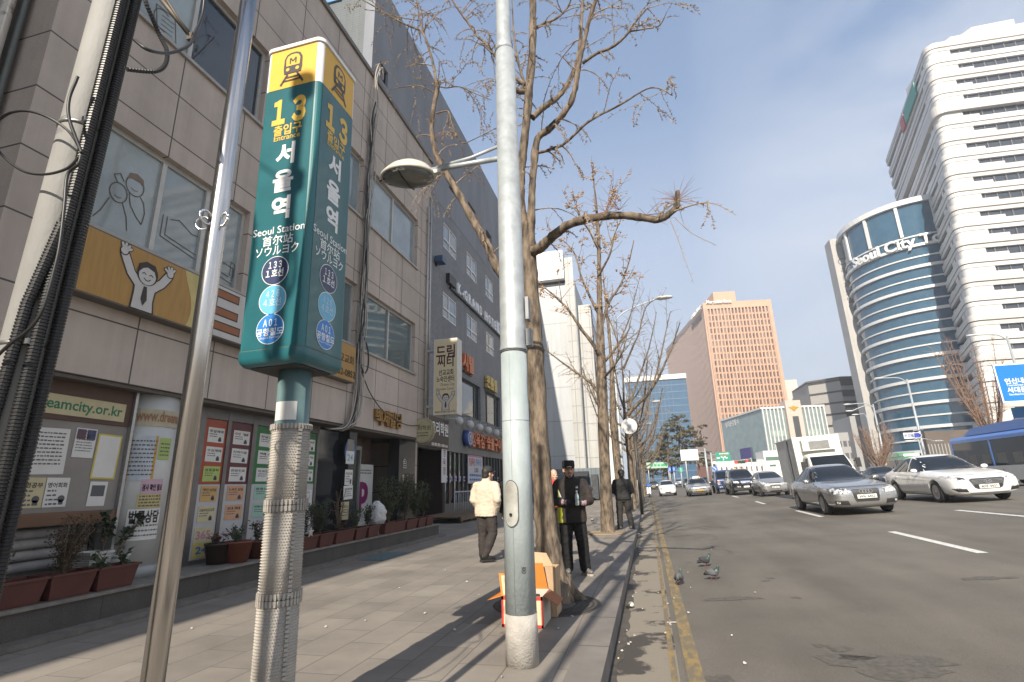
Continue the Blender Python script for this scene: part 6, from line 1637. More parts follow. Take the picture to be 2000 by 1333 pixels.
def wheel(parent, x, y, r, side, spokes=7, w=.215):
 R = Euler((-PI / 2 * side, 0, 0)).to_matrix()
 t = MB(TYRE); t.lathe([(r * .66, -w / 2), (r * .93, -w / 2), (r, -w / 2 + .03), (r, w / 2 - .03), (r * .94, w / 2), (r * .68, w / 2 + .004), (r * .66, w / 2 - .03)], (x, y, r), 30, R); to = t.build('wheel', parent, local=True)
 q = MB(RIM); q.T = Matrix.Translation((x, y, r)) @ R.to_4x4()
 q.lathe([(r * .67, w / 2 - .01), (r * .66, w / 2 + .006), (r * .60, w / 2 - .006), (r * .60, w / 2 - .06)], (0, 0, 0), 30); q.mat(TRIM).lathe([(.0, w / 2 - .07), (r * .6, w / 2 - .07), (r * .6, w / 2 - .075)], (0, 0, 0), 24); q.mat(RIM).lathe([(r * .16, w / 2 - .05), (r * .14, w / 2 - .0), (0, w / 2 + .003)], (0, 0, 0), 12)
 for k in range(spokes):
  a = 2 * PI * k / spokes; q.boxc((r * .36 * math.cos(a), r * .36 * math.sin(a), w / 2 - .022), r * .54, r * .13, .022, Matrix.Rotation(a, 3, 'Z'))
 q.build('rim', to, local=True)
def mirrorpoly(p): return [(-a, b) for a, b in reversed(p)]
def place(root, x, y, rz=-PI / 2, tilt=RS):
 root.location = (x, y, zroad(x) + .004); root.rotation_euler = (math.atan(tilt), 0, rz)
def common(root, bvh, sp, glass=CGL):
 ws = decal(bvh, sp['screen'], 'front', glass, 'windscreen', root)
 decal(bvh, sp['rear'], 'rear', glass, 'rear_window', root)
 for md in ('left', 'right'):
  for p in sp['side']: decal(bvh, p, md, glass, 'side_window', root)
  m = MB(TRIM)
  for p in sp.get('seams', []): decal(bvh, p, md, TRIM, 'x', None, .003, .2, m, False)
  if m.v: m.build('door_gap', root, local=True)
  h = MB(sp['paint'])
  for xh, zh in sp.get('handles', []):
   s = 1 if md == 'left' else -1; hit = bvh.ray_cast(Vector((xh, 4 * s, zh)), Vector((0, -s, 0)))
   if hit[0]: h.boxc(hit[0] + Vector((0, .015 * s, 0)), .17, .03, .028)
  if h.v: h.build('door_handle', root, local=True)
 for p in (sp['lamp'], mirrorpoly(sp['lamp'])): decal(bvh, p, 'front', LAMPG, 'headlight', root, .006, .05)
 for p in sp.get('tail', []):
  for q in (p, mirrorpoly(p)): decal(bvh, q, 'rear', REDL, 'tail_light', root, .006, .08)
 mx, mz, mw = sp['mirror']
 for s in (-1, 1):
  q = MB(sp.get('mirrormat', sp['paint'])); q.ball((mx, s * mw, mz), .075, .115, .075, 12, 8); q.mat(TRIM).boxc((mx - .01, s * (mw - .13), mz - .05), .05, .12, .035); q.build('wing_mirror', root, local=True)
 for x in sp['wheels']:
  for s in (-1, 1): wheel(root, x, s * (sp['W'] / 2 - .115), sp['rw'], s, sp.get('spokes', 7))
def sc(st, k): return [(x * k, a * k, b * k, c * k, d * k, e * k) for x, a, b, c, d, e in st]
def sp_scale(p, k): return [(a * k, b * k) for a, b in p]
def rngs(c, n, r, dx, mat):
 for i in range(n): ring(c, (i - (n - 1) / 2) * dx, 0, r, r, r * .32, mat, 1 + i * .3, n=14)
SEDAN = [(2.50, .34, .58, .62, .50, .40), (2.46, .24, .70, .77, .80, .64), (2.24, .19, .76, .85, .91, .72), (1.62, .18, .84, .94, .93, .75), (1.0, .18, .87, .98, .93, .74),
  (.82, .18, .89, 1.02, .93, .72), (.12, .18, .92, 1.45, .93, .62), (-.45, .18, .93, 1.525, .93, .61), (-1.10, .18, .94, 1.46, .93, .60), (-1.75, .20, .95, 1.13, .925, .66), (-1.95, .22, .95, 1.05, .91, .68), (-2.30, .26, .92, 1.02, .86, .66), (-2.44, .32, .86, .96, .76, .58), (-2.48, .40, .78, .84, .55, .42)]
S_SCREEN = [(-.76, .975), (.76, .975), (.66, 1.22), (.56, 1.42), (-.56, 1.42), (-.66, 1.22)]
S_REAR = [(-.58, 1.07), (.58, 1.07), (.47, 1.36), (-.47, 1.36)]
S_SIDE = [[(.74, .965), (.46, 1.16), (.10, 1.35), (-.22, 1.41), (-.22, .975)], [(-.29, .975), (-.29, 1.415), (-.62, 1.42), (-1.05, 1.36), (-1.45, 1.17), (-1.53, 1.02), (-1.32, .985)]]
def seam(x0, z0, x1, z1, w=.010):
 return [(x0 - w / 2, z0), (x0 + w / 2, z0), (x1 + w / 2, z1), (x1 - w / 2, z1)]
def sedan(name, label, cat, k, pnt, style, plate, group=None):
 root = thing(name, label, cat, group=group); st = sc(SEDAN, k); wl = [1.45 * k, -1.40 * k]; rw = .325 * k; W_ = 1.85 * k
 body, bvh = carbody(st, wl, rw, W_, pnt, root)
 lamp = {'audi': [(.44, .60), (.84, .62), (.89, .76), (.80, .785), (.47, .755)], 'white': [(.46, .66), (.72, .655), (.90, .74), (.86, .80), (.70, .765), (.52, .715)], 'taxi': [(.48, .62), (.80, .66), (.86, .75), (.70, .735), (.48, .69)]}[style]
 sp = dict(screen=sp_scale(S_SCREEN, k), rear=sp_scale(S_REAR, k), side=[sp_scale(p, k) for p in S_SIDE], lamp=sp_scale(lamp, k), paint=pnt, mirror=(.62 * k, 1.0 * k, 1.02 * k), wheels=wl, rw=rw, W=W_, spokes={'audi': 7, 'white': 5, 'taxi': 9}[style],
   seams=[sp_scale(seam(.80, .30, .86, .93), k), sp_scale(seam(-.25, .28, -.25, .95), k), sp_scale(seam(-1.12, .60, -1.30, .95), k), sp_scale([(.82, .30), (.82, .312), (-1.0, .312), (-1.0, .30)], k)], handles=[(-.05 * k, .80 * k), (-1.05 * k, .82 * k)], tail=[sp_scale([(.40, .74), (.80, .74), (.80, .86), (.40, .86)], k)])
 common(root, bvh, sp)
 decal(bvh, sp_scale([(-.78, .795), (.78, .795), (.78, .804), (-.78, .804)], k), 'front', TRIM, 'bonnet_gap', root, .004, .1)
 D_ = lambda p, m, nm, off=.008: decal(bvh, sp_scale(p, k), 'front', m, nm, root, off, .06)
 if style == 'audi':
  D_([(-.36, .74), (.36, .74), (.385, .70), (.36, .50), (.31, .355), (-.31, .355), (-.36, .50), (-.385, .70)], CHROME, 'grille_surround', .006)
  D_([(-.335, .725), (.335, .725), (.355, .695), (.335, .50), (.29, .375), (-.29, .375), (-.335, .50), (-.355, .695)], TRIM, 'grille', .010)
  for q in ([(.46, .30), (.80, .33), (.82, .43), (.50, .42)],):
   D_(q, TRIM, 'air_intake'); D_(mirrorpoly(q), TRIM, 'air_intake'); D_([(.70, .345), (.78, .35), (.78, .41), (.70, .40)], LAMPG, 'fog_light', .012); D_(mirrorpoly([(.70, .345), (.78, .35), (.78, .41), (.70, .40)]), LAMPG, 'fog_light', .012)
  em, pz, ez = 'rings', .52, .66
 elif style == 'white':
  D_([(-.40, .70), (.40, .70), (.47, .66), (.36, .42), (.28, .38), (-.28, .38), (-.36, .42), (-.47, .66)], CHROME, 'grille_surround', .006)
  D_([(-.385, .685), (.385, .685), (.445, .655), (.345, .43), (.27, .395), (-.27, .395), (-.345, .43), (-.445, .655)], TRIM, 'grille', .010)
  for z in (.635, .60, .565, .53): D_([(-.40, z), (.40, z), (.40, z + .008), (-.40, z + .008)], GREYPVC, 'grille_bar', .014)
  q = [(.52, .31), (.76, .33), (.86, .42), (.56, .40)]
  D_(q, TRIM, 'air_intake'); D_(mirrorpoly(q), TRIM, 'air_intake'); q = [(.56, .405), (.85, .425), (.85, .445), (.56, .425)]; D_(q, LAMPG, 'day_light', .012); D_(mirrorpoly(q), LAMPG, 'day_light', .012)
  q = [(-.5, .275), (.5, .275), (.5, .288), (-.5, .288)]; D_(q, TRIM, 'air_intake')
  em, pz, ez = 'h', .455, .60
 else:
  D_([(-.45, .64), (.45, .64), (.34, .57), (-.34, .57)], TRIM, 'grille', .010); D_([(-.46, .655), (.46, .655), (.46, .645), (-.46, .645)], CHROME, 'grille_bar', .012)
  D_([(-.50, .33), (.50, .33), (.56, .40), (-.56, .40)], TRIM, 'air_intake')
  q = [(.62, .32), (.82, .34), (.82, .44), (.66, .42)]; D_(q, TRIM, 'air_intake'); D_(mirrorpoly(q), TRIM, 'air_intake')
  em, pz, ez = None, .46, .6
 hx_ = bvh.ray_cast(Vector((6, 0, pz * k)), Vector((-1, 0, 0)))[0].x
 q = MB(PLATEY if style == 'taxi' else PLATE); q.boxc((hx_ + .025, 0, pz * k), .03, .50 * k, .11 * k)
 c = Canvas(q, (hx_ + .04, 0, pz * k), (0, 1, 0), (0, 0, 1), .003); c.text(plate, 0, -.036 * k, .095 * k, INK, 1, bold=.02, fitw=.42 * k); q.build('number_plate', root, local=True)
 hx_ = bvh.ray_cast(Vector((6, 0, ez * k)), Vector((-1, 0, 0)))[0].x
 q = MB(CHROME); c = Canvas(q, (hx_ + .025, 0, ez * k), (0, 1, 0), (0, 0, 1), .003)
 if em == 'rings': rngs(c, 4, .052 * k, .078 * k, CHROME)
 elif em == 'h': ring(c, 0, 0, .095 * k, .052 * k, .014 * k, CHROME, 1); c.stroke([(-.045 * k, -.036 * k), (-.03 * k, .036 * k)], .016 * k, CHROME, 2, False); c.stroke([(.03 * k, -.036 * k), (.045 * k, .036 * k)], .016 * k, CHROME, 2, False); c.stroke([(-.04 * k, -.006 * k), (.04 * k, .006 * k)], .014 * k, CHROME, 3, False)
 if em: q.build('emblem', root, local=True)
 return root, bvh
SILV = paint('silver_paint', (.42, .42, .415), .8, .26); SILV2 = paint('pale_silver_paint', (.43, .43, .42), .7, .28); WHP = paint('white_car_paint', (.74, .74, .73), 0, .25); BLKP = paint('black_car_paint', (.012, .013, .018), .2, .2); BLUP = paint('dark_blue_paint', (.018, .045, .14), .1, .3); DKP = paint('dark_grey_paint', (.045, .05, .055), .5, .3)
r1, _ = sedan('silver_sedan', 'silver sedan with a big dark grille with four rings, nearest car in the middle lane', 'car', 1.07, SILV, 'audi', '39두 4452')
place(r1, 6.55, 21.55)
r2, _ = sedan('white_sedan', 'white sedan with black grille at the right edge of the road', 'car', 1.12, WHP, 'white', '40무 4437')
place(r2, 10.95, 23.9)
r3, _ = sedan('taxi', 'pale silver taxi with a white roof sign and yellow plate, far down the road', 'taxi', 1.0, SILV2, 'taxi', '31바 2150')
place(r3, GY(1366, 950, 48).x, 49.5)
q = MB(WHITE); q.prism([(.05, -.32, 1.44), (.05, .32, 1.44), (.03, .26, 1.62), (.03, -.26, 1.62)], (-.16, 0, 0)); q.mat(M('roof_sign_orange', (.6, .15, .03), .4)).boxc((.055, .2, 1.53), .012, .10, .1); q.build('roof_sign', r3, local=True)
HATCH = [(1.80, .34, .62, .66, .52, .42), (1.74, .22, .74, .80, .72, .58), (1.55, .18, .82, .92, .80, .64), (1.15, .18, .90, 1.03, .83, .66), (.92, .18, .94, 1.08, .835, .66), (.20, .18, .98, 1.44, .835, .56), (-.35, .18, 1.0, 1.52, .835, .56), (-1.1, .20, 1.02, 1.50, .83, .55), (-1.55, .24, 1.02, 1.36, .80, .54), (-1.74, .30, .98, 1.10, .74, .56), (-1.78, .36, .80, .86, .60, .48)]
def hatch(name, label, cat, k, pnt, lamp, lower, plate=None, group=None):
 root = thing(name, label, cat, group=group); wl = [1.16 * k, -1.20 * k]; rw = .29 * k; W_ = 1.66 * k
 body, bvh = carbody(sc(HATCH, k), wl, rw, W_, pnt, root, .26)
 sp = dict(screen=sp_scale([(-.64, 1.06), (.64, 1.06), (.55, 1.28), (.49, 1.42), (-.49, 1.42), (-.55, 1.28)], k), rear=sp_scale([(-.50, 1.08), (.50, 1.08), (.44, 1.36), (-.44, 1.36)], k),
   side=[sp_scale([(.80, 1.03), (.45, 1.24), (.10, 1.38), (-.20, 1.42), (-.20, 1.04)], k), sp_scale([(-.27, 1.04), (-.27, 1.42), (-.9, 1.41), (-1.25, 1.30), (-1.30, 1.10), (-1.1, 1.06)], k)],
   lamp=sp_scale(lamp, k), paint=pnt, mirror=(.70 * k, 1.10 * k, .92 * k), wheels=wl, rw=rw, W=W_, seams=[sp_scale(seam(-.23, .30, -.23, 1.02), k), sp_scale(seam(.78, .34, .82, 1.0), k)], handles=[(-.05 * k, .90 * k)], tail=[sp_scale([(.50, .8), (.68, .8), (.66, 1.05), (.54, 1.05)], k)])
 common(root, bvh, sp)
 for p, m_, nm in lower: decal(bvh, sp_scale(p, k), 'front', m_, nm, root, .009, .06)
 if plate:
  hx_ = bvh.ray_cast(Vector((6, 0, .52 * k)), Vector((-1, 0, 0)))[0].x; q = MB(PLATE); q.boxc((hx_ + .02, 0, .52 * k), .03, .44 * k, .105 * k); c = Canvas(q, (hx_ + .036, 0, .52 * k), (0, 1, 0), (0, 0, 1)); c.text(plate, 0, -.035 * k, .09 * k, INK, 1, bold=.02, fitw=.38 * k); q.build('number_plate', root, local=True)
 return root
r4 = hatch('silver_hatchback', 'small silver hatchback with split grille beside the box truck', 'car', 1.04, SILV2, [(.46, .66), (.60, .64), (.78, .80), (.76, .92), (.62, .86), (.48, .76)],
 [([(-.34, .79), (.34, .79), (.34, .755), (-.34, .755)], TRIM, 'upper_grille'), ([(-.30, .64), (.30, .64), (.24, .46), (-.24, .46)], TRIM, 'lower_grille'), ([(-.36, .33), (.36, .33), (.32, .27), (-.32, .27)], TRIM, 'air_intake'),
 ([(.50, .31), (.68, .33), (.70, .44), (.58, .42)], TRIM, 'fog_recess'), (mirrorpoly([(.50, .31), (.68, .33), (.70, .44), (.58, .42)]), TRIM, 'fog_recess'), ([(.58, .34), (.65, .35), (.65, .40), (.58, .40)], LAMPG, 'fog_light'), (mirrorpoly([(.58, .34), (.65, .35), (.65, .40), (.58, .40)]), LAMPG, 'fog_light'), ([(-.30, .70), (.30, .70), (.28, .66), (-.28, .66)], CHROME, 'grille_bar')], '52러 3917')
place(r4, GY(1515, 940, 37).x, 39.0)
r5 = hatch('white_microcar', 'small white car with a red stripe along its front bumper, farthest in the kerb lane', 'car', .98, WHP, [(.48, .62), (.64, .62), (.72, .78), (.60, .82), (.50, .74)],
 [([(-.28, .40), (.28, .40), (.24, .30), (-.24, .30)], TRIM, 'lower_grille'), ([(-.74, .22), (.74, .22), (.74, .26), (-.74, .26)], M('stripe_red', (.35, .02, .03), .5, var=0), 'red_stripe'), ([(-.16, .76), (-.05, .76), (-.07, .70), (-.16, .71)], TRIM, 'bonnet_vent'), ([(.16, .76), (.05, .76), (.07, .70), (.16, .71)], TRIM, 'bonnet_vent')])
place(r5, GY(1304, 950, 54).x, 55.6)
SUVS = [(2.25, .40, .80, .86, .60, .50), (2.18, .30, .92, 1.02, .86, .68), (1.9, .28, 1.0, 1.12, .93, .74), (1.2, .28, 1.06, 1.20, .95, .76), (1.0, .28, 1.08, 1.24, .95, .76), (.45, .28, 1.12, 1.72, .95, .66), (-.2, .28, 1.14, 1.86, .95, .66), (-1.6, .30, 1.14, 1.84, .95, .65), (-2.1, .36, 1.12, 1.74, .92, .64), (-2.3, .42, 1.05, 1.25, .86, .68), (-2.34, .48, .9, .96, .7, .6)]
def suv():
 root = thing('black_suv', 'black off-road car with orange roof lamps between the blue truck and the silver hatchback', 'car'); k = 1.05; wl = [1.42 * k, -1.42 * k]; rw = .37 * k; W_ = 1.9 * k
 body, bvh = carbody(sc(SUVS, k), wl, rw, W_, BLKP, root)
 sp = dict(screen=sp_scale([(-.72, 1.22), (.72, 1.22), (.60, 1.70), (-.60, 1.70)], k), rear=sp_scale([(-.56, 1.25), (.56, 1.25), (.52, 1.66), (-.52, 1.66)], k), side=[sp_scale([(.95, 1.18), (.45, 1.60), (.1, 1.70), (-.25, 1.72), (-.25, 1.18)], k), sp_scale([(-.33, 1.18), (-.33, 1.72), (-1.2, 1.71), (-1.2, 1.18)], k), sp_scale([(-1.28, 1.18), (-1.28, 1.70), (-1.9, 1.66), (-1.95, 1.2)], k)],
   lamp=sp_scale([(.42, .80), (.80, .84), (.82, 1.0), (.50, .96)], k), paint=BLKP, mirrormat=TRIM, mirror=(.95 * k, 1.28 * k, 1.06 * k), wheels=wl, rw=rw, W=W_)
 common(root, bvh, sp)
 decal(bvh, sp_scale([(-.34, .98), (.34, .98), (.26, .70), (-.26, .70)], k), 'front', CHROME, 'grille', root, .01, .07)
 for q in ([(.36, .52), (.62, .52), (.62, .62), (.36, .62)], mirrorpoly([(.36, .52), (.62, .52), (.62, .62), (.36, .62)])): decal(bvh, sp_scale(q, k), 'front', LAMPG, 'fog_light', root, .01, .07)
 q = MB(TRIM); q.boxc((2.28 * k, 0, .45 * k), .12, 1.7 * k, .20); q.build('bumper', root, local=True); q = MB(PLATE); q.boxc((2.35 * k, 0, .56 * k), .03, .4, .12); q.build('number_plate', root, local=True)
 for y_, m_ in ((-.45, WHITE), (-.2, AMBER), (.2, AMBER), (.45, WHITE)):
  q = MB(m_); q.ball((.05, y_, 1.93 * k), .08, .10, .06); q.build('roof_lamp', root, local=True)
 return root
r6 = suv(); place(r6, GY(1458, 940, 42.5).x, 45)
def boxtruck():
 root = thing('box_truck', 'white refrigerated box truck behind the silver sedan', 'truck'); WT_ = M('truck_white', (.64, .63, .58), .4, var=.06, scale=2); SIDE = M('truck_box_side', (.70, .71, .69), .5, var=.12, scale=2)
 CB = [(.0, .50, 1.0, 1.06, .86, .80), (-.04, .38, 1.22, 1.30, .98, .90), (-.22, .36, 1.35, 1.50, 1.0, .90), (-.62, .36, 1.4, 2.10, 1.0, .82), (-.95, .36, 1.4, 2.2, 1.0, .82), (-1.5, .36, 1.4, 2.22, 1.0, .82), (-1.62, .38, 1.38, 2.16, .99, .81), (-1.66, .42, 1.3, 2.05, .92, .76)]
 body, bvh = carbody(CB, [-.75], .37, 2.0, WT_, root, .3); body.name = 'cab'
 decal(bvh, [(-.82, 1.42), (.82, 1.42), (.74, 2.02), (-.74, 2.02)], 'front', CGL, 'windscreen', root)
 for md in ('left', 'right'): decal(bvh, [(-.45, 1.42), (-.72, 1.98), (-1.4, 2.0), (-1.4, 1.42)], md, CGL, 'side_window', root)
 for p in ([(.50, .82), (.85, .82), (.85, 1.02), (.50, 1.0)],): decal(bvh, p, 'front', LAMPG, 'headlight', root); decal(bvh, mirrorpoly(p), 'front', LAMPG, 'headlight', root)
 decal(bvh, [(-.45, .80), (.45, .80), (.45, .95), (-.45, .95)], 'front', TRIM, 'grille', root)
 for s in (-1, 1):
  q = MB(TRIM); q.boxc((-.35, s * 1.16, 1.62), .08, .18, .42); q.tube([(-.45, s * 1.0, 1.7), (-.35, s * 1.12, 1.72)], .02, 6); q.build('wing_mirror', root, local=True)
 q = MB(WT_); q.box(-1.86, -1.78, -1.04, 1.04, .85, 3.06); q.mat(SIDE).box(-5.4, -1.861, -1.03, 1.03, .86, 3.0); q.mat(WT_)
 for s in (-1, 1): q.box(-1.95, -1.77, s * 1.045 - .02, s * 1.045 + .02, .84, 3.07); q.box(-5.4, -1.951, s * 1.04 - .02, s * 1.04 + .02, 2.98, 3.05)
 q.mat(TRIM)
 for xs_ in (-2.9, -3.0):
  for s in (-1, 1): q.box(xs_ - .02, xs_ + .02, s * 1.045 - .015, s * 1.045 + .015, .9, 2.95)
 q.build('cargo_box', root, local=True)
 q = MB(M('cooler_white', (.60, .60, .58), .5)); q.box(-1.77, -1.40, -.75, .75, 2.34, 2.86); q.build('cooling_unit', root, local=True)
 q = MB(TRIM)
 for k in range(9): q.box(-1.399, -1.385, -.45, .45, 2.40 + k * .045, 2.42 + k * .045)
 q.build('cooling_grille', root, local=True)
 q = MB(TRIM); q.box(-5.3, -1.6, -.5, .5, .5, .8); q.build('chassis', root, local=True)
 for x in (-.75, -4.2):
  for s in (-1, 1): wheel(root, x, s * .86, .37, s, 6)
 return root
r7 = boxtruck(); place(r7, GY(1633, 930, 27.5).x, 27.3)
def minitruck():
 root = thing('blue_pickup', 'dark blue flatbed pickup behind the black off-road car', 'truck')
 CB = [(.0, .45, .95, 1.0, .70, .62), (-.04, .34, 1.12, 1.2, .83, .74), (-.2, .32, 1.2, 1.34, .86, .76), (-.55, .32, 1.25, 1.86, .86, .72), (-.9, .32, 1.25, 1.98, .86, .72), (-1.4, .32, 1.25, 1.98, .86, .72), (-1.5, .36, 1.2, 1.9, .82, .68)]
 body, bvh = carbody(CB, [-.7], .33, 1.74, BLUP, root, .28); body.name = 'cab'
 decal(bvh, [(-.70, 1.24), (.70, 1.24), (.64, 1.80), (-.64, 1.80)], 'front', CGL, 'windscreen', root)
 for md in ('left', 'right'): decal(bvh, [(-.4, 1.25), (-.66, 1.78), (-1.3, 1.8), (-1.3, 1.25)], md, CGL, 'side_window', root)
 for p, m_, n_ in (([(.44, .74), (.70, .74), (.72, .92), (.46, .92)], LAMPG, 'headlight'), ([(.50, .93), (.72, .93), (.70, 1.03), (.54, 1.02)], AMBER, 'indicator'), ([(.35, .50), (.62, .50), (.62, .60), (.35, .60)], LAMPG, 'fog_light')): decal(bvh, p, 'front', m_, n_, root, .008); decal(bvh, mirrorpoly(p), 'front', m_, n_, root, .008)
 q = MB(M('truck_bed_dark', (.03, .05, .10), .6)); q.box(-4.6, -1.6, -.86, .86, .70, .78)
 for s in (-1, 1): q.box(-4.6, -1.6, s * .85 - .02, s * .85 + .02, .781, 1.12)
 q.box(-1.66, -1.61, -.82, .82, .781, 1.9); q.build('cargo_bed', root, local=True)
 for s in (-1, 1):
  q = MB(TRIM); q.boxc((-.3, s * 1.0, 1.45), .07, .15, .28); q.build('wing_mirror', root, local=True)
 for x in (-.7, -3.6):
  for s in (-1, 1): wheel(root, x, s * .74, .33, s, 6)
 return root
r8 = minitruck(); place(r8, GY(1418, 940, 50).x, 49.5)
def bus(name, label, loc, L_, colr, low, dirn=1):
 root = thing(name, label, 'bus'); root.location = loc
 B = M(name + '_paint', colr, .3, var=.05, coat=.5); LOW = M(name + '_lower', low, .4, var=.06)
 q = MB(B); r_ = [(-1.25, 2.75), (-1.25, 2.95), (-1.12, 3.12), (-.8, 3.18), (.8, 3.18), (1.12, 3.12), (1.25, 2.95), (1.25, 2.75)]
 q.prism([(x, 0, z) for x, z in r_], (0, L_, 0)); q.build('roof', root, local=True)
 q = MB(GLASSD); q.box(-1.235, 1.235, .05, L_ - .05, 1.16, 2.749); q.build('window_band', root, local=True)
 q = MB(LOW); q.box(-1.25, 1.25, 0, L_, .32, 1.158); q.build('lower_body', root, local=True)
 q = MB(B)
 for yy in (0, L_ * .22, L_ * .62, L_ - .14):
  for s in (-1, 1): q = MB(B); q.box(s * 1.243 - .012, s * 1.243 + .012, yy, yy + .14, 1.16, 2.749); q.build('pillar', root, local=True)
 q = MB(B); q.prism([(-1.0, L_ - 1.3, 3.185), (-1.0, L_ - 2.3, 3.62), (-1.0, L_ - 5.5, 3.74), (-1.0, L_ - 8.0, 3.70), (-1.0, L_ - 8.4, 3.185)], (2.0, 0, 0)); q.build('roof_pod', root, local=True)
 q = MB(WHITE); q.box(-.95, .95, .5, L_ - 8.6, 3.184, 3.52); q.build('air_conditioner', root, local=True)
 for k in range(6): q = MB(M('seat_grey', (.14, .14, .13), .7)); q.box(-1.238, -1.2351, 1.5 + k * 1.5, 2.3 + k * 1.5, 1.3, 1.9); q.build('seat', root, local=True)
 q = MB(M('red_logo', (.25, .03, .03), .5)); c = Canvas(q, (-1.25, L_ * .56, .72), (0, -1, 0), (0, 0, 1)); c.poly([(0, .28), (-.16, -.1), (.16, -.1)], q.mats[0]); c.rect(-.22, .22, -.28, -.2, INK, 1); q.build('logo', root, local=True)
 for yy in (2.2, L_ - 2.6):
  for s in (-1, 1):
   t = MB(TYRE); t.lathe([(.30, -.13), (.48, -.13), (.48, .13), (.30, .13)], (s * 1.14, yy, .48), 24, Euler((0, PI / 2, 0)).to_matrix()); t.mat(RIM).lathe([(0, -.135), (.29, -.12), (.29, .12), (0, .135)], (s * 1.14, yy, .48), 20, Euler((0, PI / 2, 0)).to_matrix()); t.build('wheel', root, local=True)
 return root
bx_ = GX(1856, 870, 21.0)
bus('blue_bus', 'blue city bus at the right edge beyond the white sedan', (22.25, bx_.y - 11.6, .55), 11.6, (.065, .19, .55), (.48, .48, .47))
bp = GY(1748, 900, 84)
bus('green_bus', 'far green topped bus below the curved glass tower', (bp.x + 1.5, 82, .5), 10, (.04, .24, .10), (.05, .14, .08))
TRAFFIC = 'distant traffic beyond the box truck'
cw = hatch('distant_car', 'small white car far back between the silver sedan and the lamp posts', 'car', 1.0, WHP, [(.48, .62), (.64, .62), (.72, .78), (.60, .82), (.50, .74)], [([(-.28, .5), (.28, .5), (.24, .36), (-.24, .36)], TRIM, 'lower_grille')], group=TRAFFIC)
cd, _ = sedan('distant_car', 'dark sedan far back between the silver and the white sedans', 'car', 1.0, DKP, 'taxi', '17나 3301', TRAFFIC)
place(cw, GY(1695, 915, 72).x, 72); place(cd, GY(1746, 921, 44).x, 46)
for px_, y_, src, lb in ((1726, 64, cw, 'white hatchback directly left of the far dark sedan'), (1662, 84, cw, 'white car glimpsed over the box truck bonnet'), (1780, 76, cw, 'white car glimpsed above the white sedan roof'), (1415, 86, cw, 'white car beside the post of the green sign'), (1345, 96, cd, 'dark car waiting under the white sign board'), (1300, 104, cw, 'white car far behind the white microcar'), (1275, 100, cd, 'dark car parked by the far kerb trees'), (1325, 118, cw, 'white car crossing far behind the taxi'), (1375, 112, cd, 'dark car beyond the taxi near the sign post')):
 c_ = copytree(src); p = GY(px_, 930, y_); place(c_, p.x, y_); c_['label'] = lb
def scooter():
 p = GY(1267, 955, 54); root = thing('scooter', 'white scooter parked at the kerb beside the far tree trunks', 'scooter', (p.x, 54, zroad(p.x)))
 q = MB(TYRE)
 for y_ in (-.6, .6):
  q.lathe([(.14, -.05), (.22, -.05), (.22, .05), (.14, .05)], (p.x, 54 + y_, zroad(p.x) + .22), 16, Euler((0, PI / 2, 0)).to_matrix())
 q.build('wheel', root)
 z0 = zroad(p.x); q = MB(WHITE); q.T = Matrix.Translation((p.x, 54, z0))
 q.prism([(-.18, -.55, .35), (-.18, -.42, .95), (-.18, -.36, .95), (-.18, -.40, .30)], (.36, 0, 0)); q.prism([(-.16, .05, .35), (-.16, .10, .72), (-.16, .75, .74), (-.16, .80, .45)], (.32, 0, 0)); q.prism([(-.13, -.4, .27), (-.13, .1, .27), (-.13, .1, .35), (-.13, -.4, .35)], (.26, 0, 0)); q.build('body', root)
 q = MB(BLACKM); q.T = Matrix.Translation((p.x, 54, z0)); q.prism([(-.14, .08, .73), (-.14, .12, .80), (-.14, .72, .82), (-.14, .74, .75)], (.28, 0, 0)); q.tube([(-.32, -.36, 1.02), (0, -.42, 1.0), (.32, -.36, 1.02)], .02, 6); q.tube([(0, -.6, .25), (0, -.4, 1.0)], .03, 6); q.build('seat', root)
 q = MB(M('scooter_box_blue', (.05, .12, .40), .5)); q.T = Matrix.Translation((p.x, 54, z0)); q.box(-.22, .22, .6, 1.0, .86, 1.25); q.build('top_box', root)
scooter()
# ---------------------------------------------------------------- street furniture down the road
def lamppost(label, y, base_px, top_px, arms, r=.11, group='street lamps down the road'):
 b = GY(*base_px, y); t = GY(*top_px, y); x = (b.x + t.x) / 2
 root = thing('street_lamp', label, 'street lamp', (x, y, 0), group=group)
 m = MB(GALV); m.lathe([(r * 1.1, -.5), (r, 2), (r * .6, t.z)], (x, y, 0), 12); m.build('post', root)
 for px, py in arms:
  e = GY(px, py, y); m = MB(GALV); top = Vector((x, y, t.z - .02)); m.tube(spl([top - Vector((0, 0, .5)), top.lerp(e, .3) + Vector((0, 0, .12)), e], 6), r * .4, 8); m.build('arm', root)
  s = 1 if e.x > x else -1; q = MB(M('lamp_head_grey', (.58, .58, .56), .4)); q.ball(e + Vector((s * .35, 0, 0)), .55, .24, .12, 14, 8); q.build('lamp_head', root)
lamppost('slim street lamp rising out of the nearer tree row with its arm over the road', 31, (1212, 950), (1198, 625), [(1285, 583)], .09)
lamppost('second street lamp beyond the tree row', 58, (1236, 940), (1226, 770), [(1276, 785)], .09)
lamppost('third, farthest street lamp beyond the tree row', 82, (1248, 940), (1240, 820), [(1262, 828)], .09)
lamppost('tall street lamp in front of the curved glass tower', 74, (1812, 930), (1775, 741), [(1722, 739)], .17)
lamppost('street lamp with two arms by the grey concrete building', 86, (1738, 920), (1700, 790), [(1660, 790), (1664, 803)], .16)
lamppost('shorter street lamp left of the double armed one', 98, (1712, 912), (1694, 810), [(1675, 810)], .12)
lamppost('double headed short lamp beside the brown podium', 70, (1806, 925), (1797, 858), [(1783, 862), (1826, 862)], .09)
